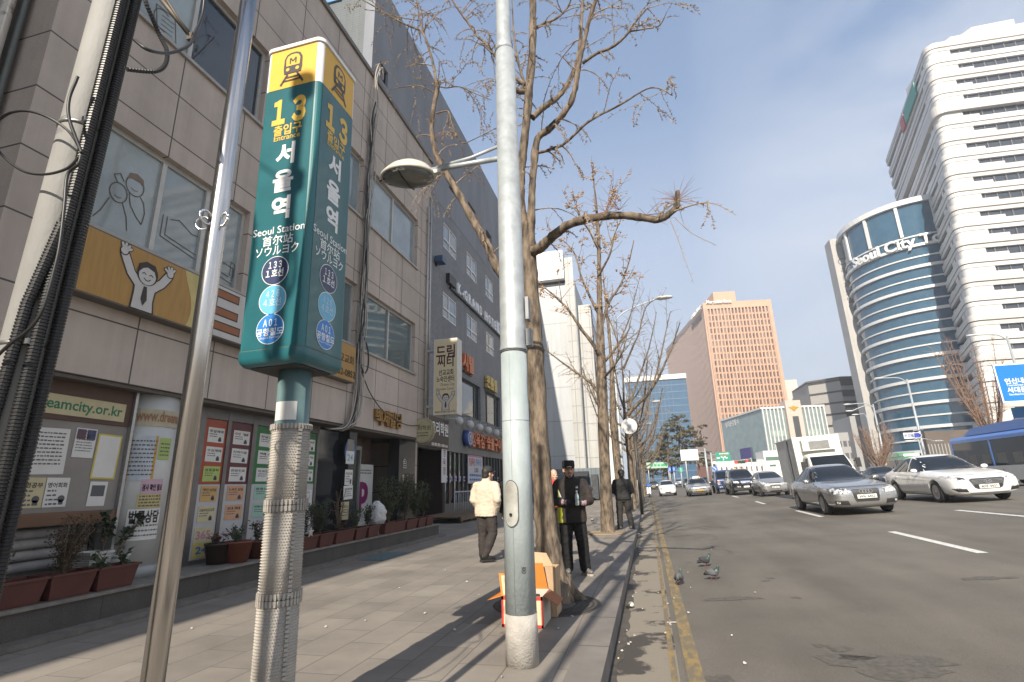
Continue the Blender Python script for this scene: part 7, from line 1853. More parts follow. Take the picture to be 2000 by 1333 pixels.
lamppost('street lamp behind the big blue road sign', 66, (2025, 905), (1980, 656), [(1905, 655)], .17)
def board(name, label, cat, y, x0, x1, yt, yb, mat, draw, posts, th=.12):
 a = GY(x0, yt, y); b = GY(x1, yb, y); root = thing(name, label, cat, ((a.x + b.x) / 2, y, 0))
 m = MB(mat); m.box(a.x, b.x, y, y + th, b.z, a.z); c = Canvas(m, ((a.x + b.x) / 2, y, (a.z + b.z) / 2), (1, 0, 0), (0, 0, 1), .01)
 if draw: draw(c, (b.x - a.x) / 2, (a.z - b.z) / 2)
 m.build('panel', root)
 m = MB(GALV)
 for px in posts:
  if isinstance(px, tuple):
   p = GY(px[0], px[1], y + .3); m.lathe([(.16, -.3), (.12, p.z)], (p.x, y + .3, 0), 12)
   for f_ in (.25, .75): m.tube([(p.x, y + .3, b.z + (a.z - b.z) * f_), ((a.x + b.x) / 2, y + .2, b.z + (a.z - b.z) * f_)], .06, 6)
  else:
   p = GY(px, yb, y + .2); m.lathe([(.09, -.3), (.09, a.z - .1)], (p.x, y + .2, 0), 8)
 m.build('post', root); return root
SGW = M('sign_back_white', (.66, .65, .62), .5, var=.05)
board('sign_board', 'white sign board seen among the far pines', 'road sign', 74, 1328, 1365, 879, 899, SGW, lambda c, a, b: (c.lines(-a * .8, a * .8, [b * .25, -b * .3], .14, M('faint_grey', (.52, .51, .49), .6), 0, 3)), [(1376, 876), 1339])
SGG = M('motorway_green', (.02, .27, .18), .4, var=.05)
board('direction_sign', 'green direction sign with white writing right of the white board', 'road sign', 78, 1397, 1428, 884, 901, SGG, lambda c, a, b: (c.lines(-a * .5, a * .8, [b * .55], .16, WHITE, 0, 4), c.lines(-a * .4, a * .8, [b * .25], .10, ORL, 0, 6), c.stroke([(0, -b * .7), (0, -b * .2), (-a * .3, 0)], .12, WHITE, 0), c.stroke([(0, -b * .2), (a * .3, 0)], .12, WHITE, 1), c.lines(-a * .9, -a * .3, [-b * .4], .2, WHITE, 0, 5), c.lines(a * .3, a * .9, [-b * .4], .2, WHITE, 0, 7)), [(1388, 884)])
board('direction_sign', 'pair of small blue signs on the far left of the road', 'road sign', 92, 1305, 1311, 912, 922, M('sign_blue_far', (.05, .16, .55), .4), lambda c, a, b: c.text('3', 0, -b * .5, b * 1.4, WHITE, 0), [1308])
board('direction_sign', 'small blue sign second from the left beside the numbered one', 'road sign', 92, 1313, 1319, 912, 921, M('sign_blue_far', (.05, .16, .55), .4), lambda c, a, b: c.text('2', 0, -b * .5, b * 1.4, WHITE, 0), [1316])
board('hanging_flag', 'green street banner hanging near the far pines', 'banner', 94, 1326, 1334, 914, 922, M('banner_green', (.03, .36, .20), .5), lambda c, a, b: c.rect(-a * .1, a * .1, -b, b, WHITE, 0), [1330])
board('overhead_banner', 'long pale green and white banner across the far left side of the road', 'banner', 104, 1262, 1309, 904, 914, M('banner_pale_green', (.34, .50, .40), .5), lambda c, a, b: (c.lines(-a * .7, a * .8, [-b * .35], b * .8, M('banner_ink_green', (.02, .33, .13), .5), 0, 8)), [1266, 1305])
rd = thing('round_road_sign', 'small round blue sign low beside the blue pickup', 'road sign', GY(1396, 916, 72)); p = GY(1396, 915, 72)
m = MB(M('sign_blue_far', (.05, .16, .55), .4)); m.lathe([(.30, -.03), (.30, .03)], p, 20, Euler((PI / 2, 0, 0)).to_matrix()); c = Canvas(m, p + Vector((0, -.032, 0)), (1, 0, 0), (0, 0, 1), .01); c.stroke([(-.14, .14), (.14, -.14)], .09, WHITE); m.build('disc', rd); m = MB(GALV); m.lathe([(.04, 0), (.04, p.z)], (p.x, p.y + .08, 0), 8); m.build('post', rd)
def traffic_light(label, px, py, y, arm_to=None):
 p = GY(px, py, y); root = thing('traffic_light', label, 'traffic light', p, group='traffic lights over the far junction')
 m = MB(BLACKM); m.boxc(p, 1.5, .22, .42); m.build('housing', root)
 for k, (col_, em_) in enumerate((((.8, .02, .02), 3), ((.10, .07, .01), 0), ((.01, .08, .04), 0), ((.01, .06, .03), 0))):
  q = MB(M('signal_red' if k == 0 else 'signal_off_%s' % 'abcd'[k], col_, .3, var=0, emit=em_)); q.lathe([(.15, -.02), (.15, .02)], p + Vector((-.54 + .36 * k, -.13, 0)), 14, Euler((PI / 2, 0, 0)).to_matrix()); q.build('lens', root)
 m = MB(GALV); x1 = GY(1468, 900, y).x; m.tube([p + Vector((0, .15, .3)), (x1, y + .15, p.z + .4)], .06, 6); m.tube([(x1, y + .15, p.z + .4), (x1, y + .15, -.3)], .09, 8); m.build('mast', root)
traffic_light('horizontal traffic light showing red, left one before the white low building', 1445, 903, 84)
traffic_light('horizontal traffic light showing red, right one before the white low building', 1466, 900, 86)
p = GY(1229, 833, 24); rm = thing('traffic_mirror', 'round pale traffic mirror on a dark post among the kerb trees', 'mirror', (p.x + .2, 24, 0))
m = MB(M('mirror_back', (.55, .55, .54), .4)); m.lathe([(.0, -.06), (.34, -.03), (.36, 0), (.34, .03)], p, 28, Euler((PI / 2, 0, 0)).to_matrix()); m.build('disc', rm)
m = MB(M('dark_post', (.05, .045, .04), .6)); m.tube([(p.x + .22, 24.06, 0), (p.x + .20, 24.06, p.z - .1)], .07, 10); m.boxc((p.x + .1, 24.05, p.z), .3, .05, .06); m.build('post', rm)
for px, y, h, lb in ((1246, 27, 2.4, 'thin grey kerb post just right of the man in the black jacket'), (1254, 40, 2.2, 'thin grey kerb post farther along the tree row')):
 b = GY(px, 950, y); m = MB(GALV); m.lathe([(.045, 0), (.045, h)], (b.x, y, 0), 10); m.lathe([(.055, h), (.05, h + .05), (0, h + .06)], (b.x, y, 0), 10); tag(m.build('kerb_post'), lb, 'post')
def bike():
 b = GZ(1238, 1000); x, y = b.x - .05, b.y + .5; root = thing('bicycle', 'bicycle leaning behind the man in the black jacket', 'bicycle', (x, y, 0))
 for dy in (-.5, .5):
  m = MB(RUBBER); m.tube([(x, y + dy + .31 * math.cos(t), .33 + .31 * math.sin(t)) for t in [2 * PI * i / 24 for i in range(25)]], .018, 6)
  m.mat(ALU)
  for k in range(8): t = 2 * PI * k / 8; m.tube([(x, y + dy, .33), (x, y + dy + .3 * math.cos(t), .33 + .3 * math.sin(t))], .003, 3)
  m.build('wheel', root)
 m = MB(M('bike_frame', (.28, .29, .30), .4, metal=.4)); P = dict(bb=(x, y - .05, .30), st=(x, y + .12, .80), hd=(x, y - .38, .82), rw=(x, y + .5, .33), fw=(x, y - .5, .33))
 for a, b_ in (('bb', 'st'), ('bb', 'hd'), ('st', 'hd'), ('bb', 'rw'), ('st', 'rw'), ('hd', 'fw')): m.tube([P[a], P[b_]], .016, 6)
 m.tube([P['hd'], (x, y - .40, .98), (x + .22, y - .36, 1.0)], .012, 6); m.tube([(x, y - .40, .98), (x - .22, y - .36, 1.0)], .012, 6); m.build('frame', root)
 m = MB(BLACKM); m.boxc((x, y + .14, .86), .14, .24, .06); m.build('saddle', root)
bike()
SB = M('road_sign_blue', (.010, .17, .56), .35, var=.04)
def bigsign(c, a, b):
 c.rect(-a, a, -b, b, WHITE, 0); c.rect(-a + .09, a - .09, -b + .09, b - .09, SB, 1)
 c.text('연신내역', -a + .42, b * -.02, .40, WHITE, 2, bold=.03, align='L'); c.text('Yeonsinnae Stn', -a + .46, b * -.17, .20, WHITE, 2, bold=.01, align='L')
 c.text('서대문역', -a + .42, b * -.48, .40, WHITE, 2, bold=.03, align='L'); c.text('Seodaemun Stn', -a + .46, b * -.64, .20, WHITE, 2, bold=.01, align='L')
 c.text('숭례문', -a + 2.05, b * .36, .44, WHITE, 2, bold=.03, align='L'); c.text('서울역', -a + 2.35, b * .70, .44, WHITE, 2, bold=.03, align='L')
 c.poly([(-a + 2.3, -b * .2), (-a + 2.75, b * .0), (-a + 2.75, -b * .1), (-a + 3.6, -b * .1), (-a + 3.6, -b * .3), (-a + 2.75, -b * .3), (-a + 2.75, -b * .4)], WHITE, 2)
board('direction_sign', 'big blue road direction sign with white Korean place names at the right edge', 'road sign', 41, 1938, 2080, 713, 781, SB, bigsign, [(2040, 700)], .08)
board('hanging_banner', 'dark blue advertising panel hanging under the big blue road sign', 'banner', 43, 1976, 2040, 797, 816, M('ad_blue', (.03, .12, .36), .5, col2=(.02, .22, .30), scale=1.5), lambda c, a, b: c.rect(-a, a, -b * 1.0, -b * .86, WHITE, 0), [2030])
board('hanging_banner', 'white advertising panel below the dark blue one at the right edge', 'banner', 43, 1979, 2040, 819, 836, SGW, lambda c, a, b: c.text('서울', -a * .6, -b * .4, b * .9, GREYI, 0), [2032])
pa = GY(1783, 851, 73.5); ar = thing('arrow_sign', 'small blue and white arrow shaped street sign on the lamp before the glass tower', 'road sign', pa)
m = MB(SGW); w_, h_ = .98, .36
pts = [(-w_, -h_), (w_ * .75, -h_), (w_, 0), (w_ * .75, h_), (-w_, h_)]
m.prism([(pa.x + u, pa.y, pa.z + v) for u, v in pts], (0, .06, 0)); c = Canvas(m, pa, (1, 0, 0), (0, 0, 1), .012); m2 = M('arrow_blue', (.04, .07, .42), .4, var=0)
c.poly([(.15, -h_ * .75), (w_ * .7, -h_ * .75), (w_ * .9, 0), (w_ * .7, h_ * .75), (.15, h_ * .75)], m2); c.text('한강로', -.4, -.14, .38, m2, 0, bold=.02); m.build('panel', ar)
m = MB(GALV); m.tube([pa + Vector((.2, .1, h_)), pa + Vector((.2, .1, h_ + .25)), pa + Vector((1.4, .4, h_ + .3))], .05, 6); m.build('bracket', ar)
gp = GY(1174, 935, 47); m = MB(M('bright_green_panel', (.10, .36, .08), .5)); m.box(gp.x - .12, gp.x + .16, 47, 47.1, 0, GY(1174, 914, 47).z); tag(m.build('upright_banner'), 'narrow bright green upright panel at the end of the grey stall', 'banner')
# ---------------------------------------------------------------- people
SKIN = M('skin', (.52, .32, .225), .55, var=.10, scale=14); HAIR = M('black_hair', (.016, .014, .013), .6, var=.2)
def skinobj(mb, name, parent, mats, voxel, smooth=3, disp=0.0, dscale=.12, fn=None):
 mods = [('REMESH', dict(mode='VOXEL', voxel_size=voxel)), ('SMOOTH', dict(iterations=smooth, factor=.5))]
 me = evalmesh(mb, mods)
 if disp:
  for v in me.vertices:
   n = noise.noise(Vector((v.co.x, v.co.y, v.co.z * 1.7)) / dscale) + .5 * noise.noise(Vector((v.co.x * 1.3 + 5, v.co.y, v.co.z * 2.6)) / (dscale * .5))
   v.co += v.normal * (n * disp)
 me.materials.clear()
 for m in mats: me.materials.append(m)
 idx = [fn(p.center) if fn else 0 for p in me.polygons]
 me.polygons.foreach_set('material_index', idx); me.polygons.foreach_set('use_smooth', [True] * len(me.polygons)); me.update(); me.name = name
 o = bpy.data.objects.new(name, me); COL.objects.link(o); o.parent = parent; return o
def lofts(mb, rings, n=18):
 """closed body from elliptical rings (x, y, z, rx, ry)"""
 vs = []; fs = []
 for x, y, z, rx, ry in rings:
  for k in range(n):
   a = 2 * PI * k / n; c_, s_ = math.cos(a), math.sin(a); e = .8
   vs.append((x + rx * math.copysign(abs(c_) ** e, c_), y + ry * math.copysign(abs(s_) ** e, s_), z))
 for i in range(len(rings) - 1):
  for k in range(n): fs.append((i * n + k, i * n + (k + 1) % n, (i + 1) * n + (k + 1) % n, (i + 1) * n + k))
 fs.append(tuple(range(n - 1, -1, -1))); fs.append(tuple((len(rings) - 1) * n + k for k in range(n)))
 mb.add(vs, fs, True)
def limb(mb, pts, rads, n=12):
 mb.tube(pts, rads, n)
 for p, r in zip(pts, rads): mb.ball(p, r * .99, n=12, m=8)
def fingers(mb, wrist, d, up, s=1, curl=.6, thumb=1):
 """palm and five bent fingers; d = direction of the hand, up = back of the hand, thumb = side of the thumb"""
 d = Vector(d).normalized(); up = Vector(up); up = (up - d * up.dot(d)).normalized(); sd = d.cross(up) * thumb; w = Vector(wrist)
 pal = w + d * .05 * s
 for q in (-.6, 0, .6): mb.tube([w - d * .02, w + d * .03 * s + sd * .018 * q, w + d * .085 * s + sd * .034 * q], [.022, .020, .015], 8)
 for k, ln in enumerate((.070, .078, .072, .056)):
  o = w + d * .085 * s + sd * (.030 - .020 * k); v = d.copy(); pts = [o]
  for j in range(3):
   v = (v * math.cos(curl) - up * math.sin(curl)).normalized(); o = o + v * ln * (.42, .32, .26)[j]; pts.append(o)
  mb.tube(pts, [.0095, .0090, .0082, .0070], 8)
 o = w + d * .025 * s + sd * .028; v = (d * .6 + sd * .8 - up * .3).normalized(); mb.tube([o, o + v * .035, o + v * .05 + (d - up * .5).normalized() * .03], [.013, .011, .009], 8)
def shoe(root, a, toe, mats, name='shoe', L_=.285):
 """a: ankle; toe: horizontal direction"""
 t = Vector((toe[0], toe[1], 0)).normalized(); s = Vector((-t.y, t.x, 0)); b = Vector((a[0], a[1], a[2] - .085))
 m = MB(mats[0]); R = Matrix((t, s, Vector((0, 0, 1)))).transposed()
 m.ball(b + t * .015 + Vector((0, 0, .055)), .085, .043, .055, R=R); m.ball(b + t * .10 + Vector((0, 0, .038)), .105, .047, .038, R=R); m.ball(b - t * .035 + Vector((0, 0, .06)), .05, .04, .055, R=R); m.tube([b + Vector((0, 0, .05)), b + Vector((0, 0, .11))], [.046, .044], 12)
 o = skinobj(m, name, root, [mats[0]], .009, 3)
 q = MB(mats[1]); pr = [(-.082, -.030), (-.05, -.040), (.05, -.044), (.13, -.048), (.185, -.036), (.205, 0), (.185, .036), (.13, .048), (.05, .044), (-.05, .040), (-.082, .030)]
 q.prism([b + t * u + s * v + Vector((0, 0, -.012)) for u, v in pr], (0, 0, .028)); q.build('sole', o, local=True); return o
def person(label, loc, rz, J, cl, group=None, detail=1):
 root = thing('person', label, 'person', loc, rz, group)
 V = Vector; sh = J.get('lean', 0); hd = V(J['head']); tn = J.get('turn', 0.0)
 RT = Matrix.Rotation(tn, 3, 'Z') * 1.13; HT = Matrix.Translation(hd) @ RT.to_4x4()
 b = MB(SKIN)
 lofts(b, [(0, 0, .86, .13, .09), (0, 0, .98, .145, .10), (0, 0, 1.12, .135, .095), (0, -.005, 1.28, .165, .105), (0, 0, 1.40, .15, .085), (0, 0, 1.45, .07, .06)])
 limb(b, [(0, .005, 1.40), (hd.x * .6, hd.y * .5, 1.48), (hd.x, hd.y + .015, hd.z - .07)], [.062, .056, .055])
 old = b.T; b.T = HT
 b.ball((0, .012, .03), .075, .094, .098, 16, 12); b.ball((0, -.018, -.035), .060, .072, .078, 16, 12); b.ball((0, -.040, -.085), .034, .036, .028)
 b.ball((0, -.094, -.018), .013, .022, .026); b.ball((0, -.104, -.034), .018, .014, .012); b.ball((0, -.082, -.066), .026, .012, .008); b.ball((0, -.080, -.080), .022, .012, .008)
 for s in (-1, 1): b.ball((s * .076, .018, -.012), .012, .020, .032); b.ball((s * .042, -.062, -.030), .022, .02, .02); b.ball((s * .032, -.080, .012), .026, .012, .009)
 b.T = old
 for s in ('l', 'r'):
  limb(b, [V(J['sh' + s]), V(J['el' + s]), V(J['wr' + s])], [.050, .038, .027]); limb(b, [V(J['hip' + s]), V(J['kn' + s]), V(J['an' + s])], [.082, .055, .038])
  if J.get('hand' + s):
   d, up, curl, th = J['hand' + s];
   if not cl.get('gloves'): fingers(b, J['wr' + s], d, up, 1, curl, th)
 skinobj(b, 'body', root, [SKIN], .0085, 2)
 jk = MB(cl['jacket'][0]); hem = cl.get('hem', .80); w_ = cl.get('bulk', 1.0)
 lofts(jk, [(0, 0, hem, .200 * w_, .150 * w_), (0, 0, hem + .06, .205 * w_, .155 * w_), (0, -.005, 1.0, .195 * w_, .145 * w_), (0, -.005, 1.15, .205 * w_, .148 * w_), (0, 0, 1.30, .212 * w_, .142 * w_), (0, .01, 1.39, .185 * w_, .118 * w_), (0, .012, 1.445, .115, .090)])
 limb(jk, [(0, .012, 1.42), (hd.x * .4, hd.y * .4 + .012, 1.475)], [.090, .074])
 for s in ('l', 'r'):
  a, e, wv = V(J['sh' + s]), V(J['el' + s]), V(J['wr' + s]); limb(jk, [a * .8 + V((0, 0, a.z * .2 - .012)) , a + V((-.012 if a.x > 0 else .012, 0, -.03)), a.lerp(e, .5), e, e.lerp(wv, .55), wv + (e - wv).normalized() * .02], [.070, .078 * w_, .076 * w_, .073 * w_, .066 * w_, .056])
 skinobj(jk, 'jacket', root, cl['jacket'], .0125, 3, .008, .085, cl.get('jfn'))
 tr = MB(cl['trousers'][0]); lofts(tr, [(0, 0, .78, .165, .125), (0, 0, .88, .172, .132), (0, 0, 1.02, .155, .115)])
 for s in ('l', 'r'):
  h_, k_, a_ = V(J['hip' + s]), V(J['kn' + s]), V(J['an' + s]); limb(tr, [h_, h_.lerp(k_, .5), k_, k_.lerp(a_, .5), a_ + V((0, 0, .005))], [.114, .110, .095, .088, .086 if not cl.get('slim') else .066])
 skinobj(tr, 'trousers', root, cl['trousers'], .012, 3, .008, .075, cl.get('tfn'))
 for s in ('l', 'r'): shoe(root, J['an' + s], J['toe' + s], cl['shoes'])
 h = MB(HAIR); h.T = Matrix.Translation(hd) @ RT.to_4x4(); h.ball((0, .020, .035), .083, .096, .098, 18, 12)
 hb = MB(HAIR); hb.T = h.T; hb.ball((0, .030, .030), .084, .090, .096, 16, 12); hb.ball((0, .055, -.035), .068, .062, .065)
 skinobj(hb, 'hair', root, [HAIR], .010, 2, .004, .02)
 if cl.get('cap'):
  q = MB(cl['cap']); q.T = Matrix.Translation(hd) @ RT.to_4x4()
  if cl.get('capstyle') == 'army':
   q.lathe([(.088, .028), (.092, .050), (.090, .098), (.088, .118), (.070, .128), (0, .130)], (0, .012, 0), 24); q.T = q.T @ Matrix.Rotation(.12, 4, 'X')
  else: q.lathe([(.090, .020), (.094, .045), (.088, .085), (.066, .118), (.03, .132), (0, .134)], (0, .014, 0), 24)
  br = [(-.075, -.055), (-.072, -.105), (-.045, -.140), (0, -.152), (.045, -.140), (.072, -.105), (.075, -.055), (0, -.085)]
  q.prism([(u, v, .034 - (.012 if abs(u) > .05 else 0)) for u, v in br], (0, -.004, .008));
  co_ = q.build('cap', root, local=True)
 if detail:
  for s in (-1, 1):
   q = MB(M('eye_dark', (.012, .010, .010), .2, var=0)); q.T = Matrix.Translation(hd) @ RT.to_4x4(); q.ball((s * .032, -.083, -.001), .011, .007, .0045); q.build('eye', root, local=True)
 return root, hd, RT
BR1 = M('dark_brown_fleece', (.017, .013, .0115), .85, var=.15, scale=25); BR2 = M('brown_sleeve', (.032, .021, .016), .85, var=.15, scale=25); LIMEC = M('lime_fabric', (.42, .44, .03), .8, var=.1); BLKC = M('black_cloth', (.006, .006, .0065), .9, var=.3, scale=20); BLK2 = M('black_cap_cloth', (.010, .010, .011), .85, var=.2)
SHG = M('grey_trainer', (.20, .19, .18), .6, col2=(.07, .065, .06), scale=35); SOLE = M('pale_sole', (.34, .31, .27), .6); SHB = M('black_leather', (.014, .013, .012), .28); SOLEB = M('black_sole', (.012, .012, .012), .7)
a = GZ(1101, 1134); b_ = GZ(1141, 1129); pm = (a + b_) / 2; pm.x = GZ(1117, 1131).x; pm.y = 8.62
def jf1(c):
 if -.235 < c.x < -.135 and c.z < 1.0 and c.y > -.17: return 2
 if c.x > .262 or (c.x > .17 and c.z < .98): return 1
 return 0
J1 = dict(head=(-.01, -.035, 1.575), turn=.22, shl=(.205, .0, 1.375), ell=(.285, -.05, 1.09), wrl=(.185, -.225, 1.065), shr=(-.205, .0, 1.375), elr=(-.285, -.06, 1.085), wrr=(-.065, -.225, 1.075),
  hipl=(.095, 0, .86), knl=(.145, -.03, .47), anl=(.165, .0, .095), hipr=(-.095, 0, .86), knr=(-.105, -.02, .47), anr=(-.105, .02, .095), toel=(.55, -.8), toer=(.12, -1))
P1, hd, RT = person('man in black cap and dark brown jacket with lime side panel, holding a small bottle', (pm.x, pm.y, .004), .06, J1,
    dict(jacket=[BR1, BR2, LIMEC], jfn=jf1, hem=.76, bulk=1.15, trousers=[BLKC], shoes=(SHG, SOLE), cap=BLK2, capstyle='army', gloves=True))
GLV = M('black_knit_glove', (.014, .014, .016), .9, var=.2, scale=60); CUF = M('patterned_cuff', (.40, .34, .35), .9, col2=(.16, .05, .07), scale=120, lo=.45, hi=.55)
for wr, d, up, th, cu in (((-.065, -.225, 1.075), (.95, -.12, -.12), (0, -.9, .4), -1, .55), ((.185, -.225, 1.065), (-.80, -.30, .10), (0, -.9, .3), 1, .62)):
 g_ = MB(GLV); limb(g_, [Vector(wr) - Vector(d).normalized() * .02, Vector(wr) + Vector(d).normalized() * .05], [.034, .036]); fingers(g_, wr, d, up, 1, cu, th); go = skinobj(g_, 'glove', P1, [GLV], .0065, 1)
 q = MB(CUF); w = Vector(wr); dd = Vector(d).normalized(); q.tube([w - dd * .065, w - dd * .02, w + dd * .015], [.047, .046, .041], 16); q.build('cuff', go, local=True)
q = MB(M('moustache', (.03, .026, .024), .8)); q.T = Matrix.Translation(hd) @ RT.to_4x4(); q.ball((-.014, -.094, -.052), .018, .008, .007); q.ball((.014, -.094, -.052), .018, .008, .007); q.ball((0, -.080, -.092), .018, .012, .012); q.build('moustache', P1, local=True)
q = MB(M('lips', (.22, .09, .07), .5)); q.T = Matrix.Translation(hd) @ RT.to_4x4(); q.ball((0, -.088, -.070), .024, .006, .004); q.build('mouth', P1, local=True)
q = MB(WHITE); c = Canvas(q, (.115, -.165, 1.285), (1, 0, 0), (0, -.1, 1), .004); c.poly([(-.02, 0), (-.012, .03), (-.002, .012), (.008, .038), (.02, 0)], WHITE); c.rect(-.022, .022, -.012, -.004, M('logo_blue', (.10, .20, .32), .6), 0); q.build('chest_logo', P1, local=True)
q = MB(LIMEC); c = Canvas(q, (-.165, -.158, 1.15), (1, 0, 0), (0, 0, 1), .004); c.poly([(-.03, -.03), (.035, -.03), (-.02, .13)], LIMEC); c.poly([(.0, -.03), (.04, -.03), (-.012, .11)], WHITE, 1); q.build('chest_flash', P1, local=True)
bo = Matrix.Translation((pm.x, pm.y, 0)) @ Matrix.Rotation(.06, 4, 'Z') @ Vector((.115, -.285, 1.03))
bt = thing('water_bottle', 'small clear plastic bottle with white cap and label in the capped man\'s hand', 'bottle', bo)
m = MB(M('clear_plastic', (.46, .54, .52), .08, var=.1, spec=.8)); m.lathe([(.026, 0), (.031, .01), (.031, .13), (.028, .15), (.013, .185), (.012, .20)], bo, 20); m.build('bottle_body', bt)
m = MB(WHITE); m.lathe([(.0145, .198), (.0145, .222), (.0, .223)], bo, 16); m.build('bottle_cap', bt)
m = MB(M('bottle_label', (.50, .55, .58), .5, col2=(.10, .30, .25), scale=40)); m.lathe([(.0316, .075), (.0316, .128)], bo, 20); m.build('bottle_label', bt)
BEI = M('beige_cotton', (.53, .445, .345), .8, var=.10, scale=7); DTR = M('dark_brown_trousers', (.030, .024, .022), .85, var=.2, scale=12)
pb_ = GZ(951, 1097)
J2 = dict(head=(-.035, -.03, 1.585), turn=-.55, shl=(.205, .0, 1.385), ell=(.245, .05, 1.10), wrl=(.20, -.12, .93), shr=(-.205, .0, 1.385), elr=(-.27, .10, 1.10), wrr=(-.20, -.03, .90),
  hipl=(.09, 0, .87), knl=(.085, -.03, .49), anl=(.075, .02, .095), hipr=(-.09, 0, .87), knr=(-.135, .02, .49), anr=(-.035, .16, .12), toel=(.05, -1), toer=(-.75, -.6))
P2_, hd, RT = person('man in beige jacket and dark cap walking away past the restaurant', (pb_.x, pb_.y, .004), PI - .12, J2, dict(jacket=[BEI], hem=.80, bulk=1.1, trousers=[DTR], shoes=(SHB, SOLEB), cap=M('charcoal_cap', (.022, .020, .020), .8, var=.2), slim=True), detail=0)
VST = M('charcoal_back_panel', (.017, .0165, .017), .85, var=.15, scale=10)
pc_ = GZ(1222, 1034)
J3 = dict(head=(0, -.02, 1.585), turn=.05, shl=(.21, .0, 1.385), ell=(.275, -.02, 1.10), wrl=(.16, -.20, 1.0), shr=(-.21, .0, 1.385), elr=(-.275, -.02, 1.10), wrr=(-.16, -.20, 1.0),
  hipl=(.10, 0, .86), knl=(.13, -.02, .48), anl=(.155, .03, .095), hipr=(-.10, 0, .86), knr=(-.135, 0, .48), anr=(-.185, .05, .095), toel=(.25, -1), toer=(-.45, -.9))
P3_, hd, RT = person('man in black jacket with charcoal back panel standing by the second tree, seen from behind', (pc_.x, pc_.y, .004), PI + .1, J3,
    dict(jacket=[BLKC, VST], jfn=lambda c: 1 if abs(c.x) < .16 and c.y > 0 else 0, hem=.84, bulk=1.16, trousers=[M('charcoal_trousers', (.024, .022, .021), .85, var=.2)], shoes=(SHG, SOLEB), cap=BLK2), detail=0)
xd = GY(1003, 1000, 10.1).x
J4 = dict(head=(0, -.02, 1.585), turn=.1, shl=(.205, 0, 1.385), ell=(.235, .03, 1.10), wrl=(.235, -.02, .86), shr=(-.205, 0, 1.385), elr=(-.255, .03, 1.10), wrr=(-.245, -.02, .86),
  hipl=(.09, 0, .87), knl=(.10, -.02, .48), anl=(.10, .0, .095), hipr=(-.09, 0, .87), knr=(-.12, 0, .48), anr=(-.11, .05, .095), toel=(.1, -1), toer=(-.1, -1), handl=((0, -.05, -1), (1, 0, 0), .35, 1), handr=((0, -.05, -1), (-1, 0, 0), .35, -1))
person('person in glossy black padded jacket mostly hidden behind the lamp pole', (xd, 10.1, .004), PI, J4, dict(jacket=[M('glossy_black_nylon', (.012, .012, .013), .4, var=.2)], hem=.84, bulk=1.1, trousers=[BLKC], shoes=(SHB, SOLEB)), detail=0)
xr = GY(1085, 935, 12.8).x
J5 = dict(J4, head=(0, -.03, 1.555));
person('person in red jacket glimpsed between the big tree and the capped man', (xr - .05, 12.8, .004), .5, J5, dict(jacket=[M('red_jacket', (.42, .03, .03), .7, var=.1)], hem=.82, trousers=[BLKC], shoes=(SHB, SOLEB)), detail=1)
xs2 = GY(1162, 945, 46).x
J6 = dict(head=(0, -.62, 1.02), turn=0, shl=(.20, -.50, 1.06), ell=(.22, -.55, .80), wrl=(.15, -.65, .60), shr=(-.20, -.50, 1.06), elr=(-.22, -.55, .80), wrr=(-.15, -.65, .60), hipl=(.10, 0, .86), knl=(.12, -.05, .48), anl=(.12, .03, .095), hipr=(-.10, 0, .86), knr=(-.12, -.05, .48), anr=(-.12, .03, .095), toel=(.1, -1), toer=(-.1, -1))
def stooper(label, loc, rz):
 root = thing('person', label, 'person', loc, rz); NV = M('navy_coat', (.018, .022, .045), .8, var=.15); b = MB(NV); V = Vector
 limb(b, [V((0, .02, .90)), V((0, -.2, 1.06)), V((0, -.48, 1.08))], [.18, .19, .16])
 for s in ('l', 'r'): limb(b, [V(J6['sh' + s]), V(J6['el' + s]), V(J6['wr' + s])], [.085, .07, .055]); limb(b, [V(J6['hip' + s]), V(J6['kn' + s]), V(J6['an' + s])], [.12, .09, .075])
 skinobj(b, 'coat', root, [NV], .014, 3, .008, .1)
 h = MB(SKIN); limb(h, [V((0, -.45, 1.06)), V((0, -.66, 1.02))], [.06, .055]); h.ball((0, -.68, 1.0), .075, .10, .09)
 for s in ('l', 'r'): fingers(h, J6['wr' + s], (0, -.3, -1), (0, -1, .2), 1, .5, 1)
 skinobj(h, 'body', root, [SKIN], .009, 2); q = MB(HAIR); q.ball((0, -.67, 1.035), .082, .10, .075); q.build('hair', root, local=True)
 for s in ('l', 'r'): shoe(root, J6['an' + s], J6['toe' + s], (SHB, SOLEB))
stooper('person in navy coat bending over beside the grey stall', (xs2, 42.0, .004), -PI / 2 + .3)
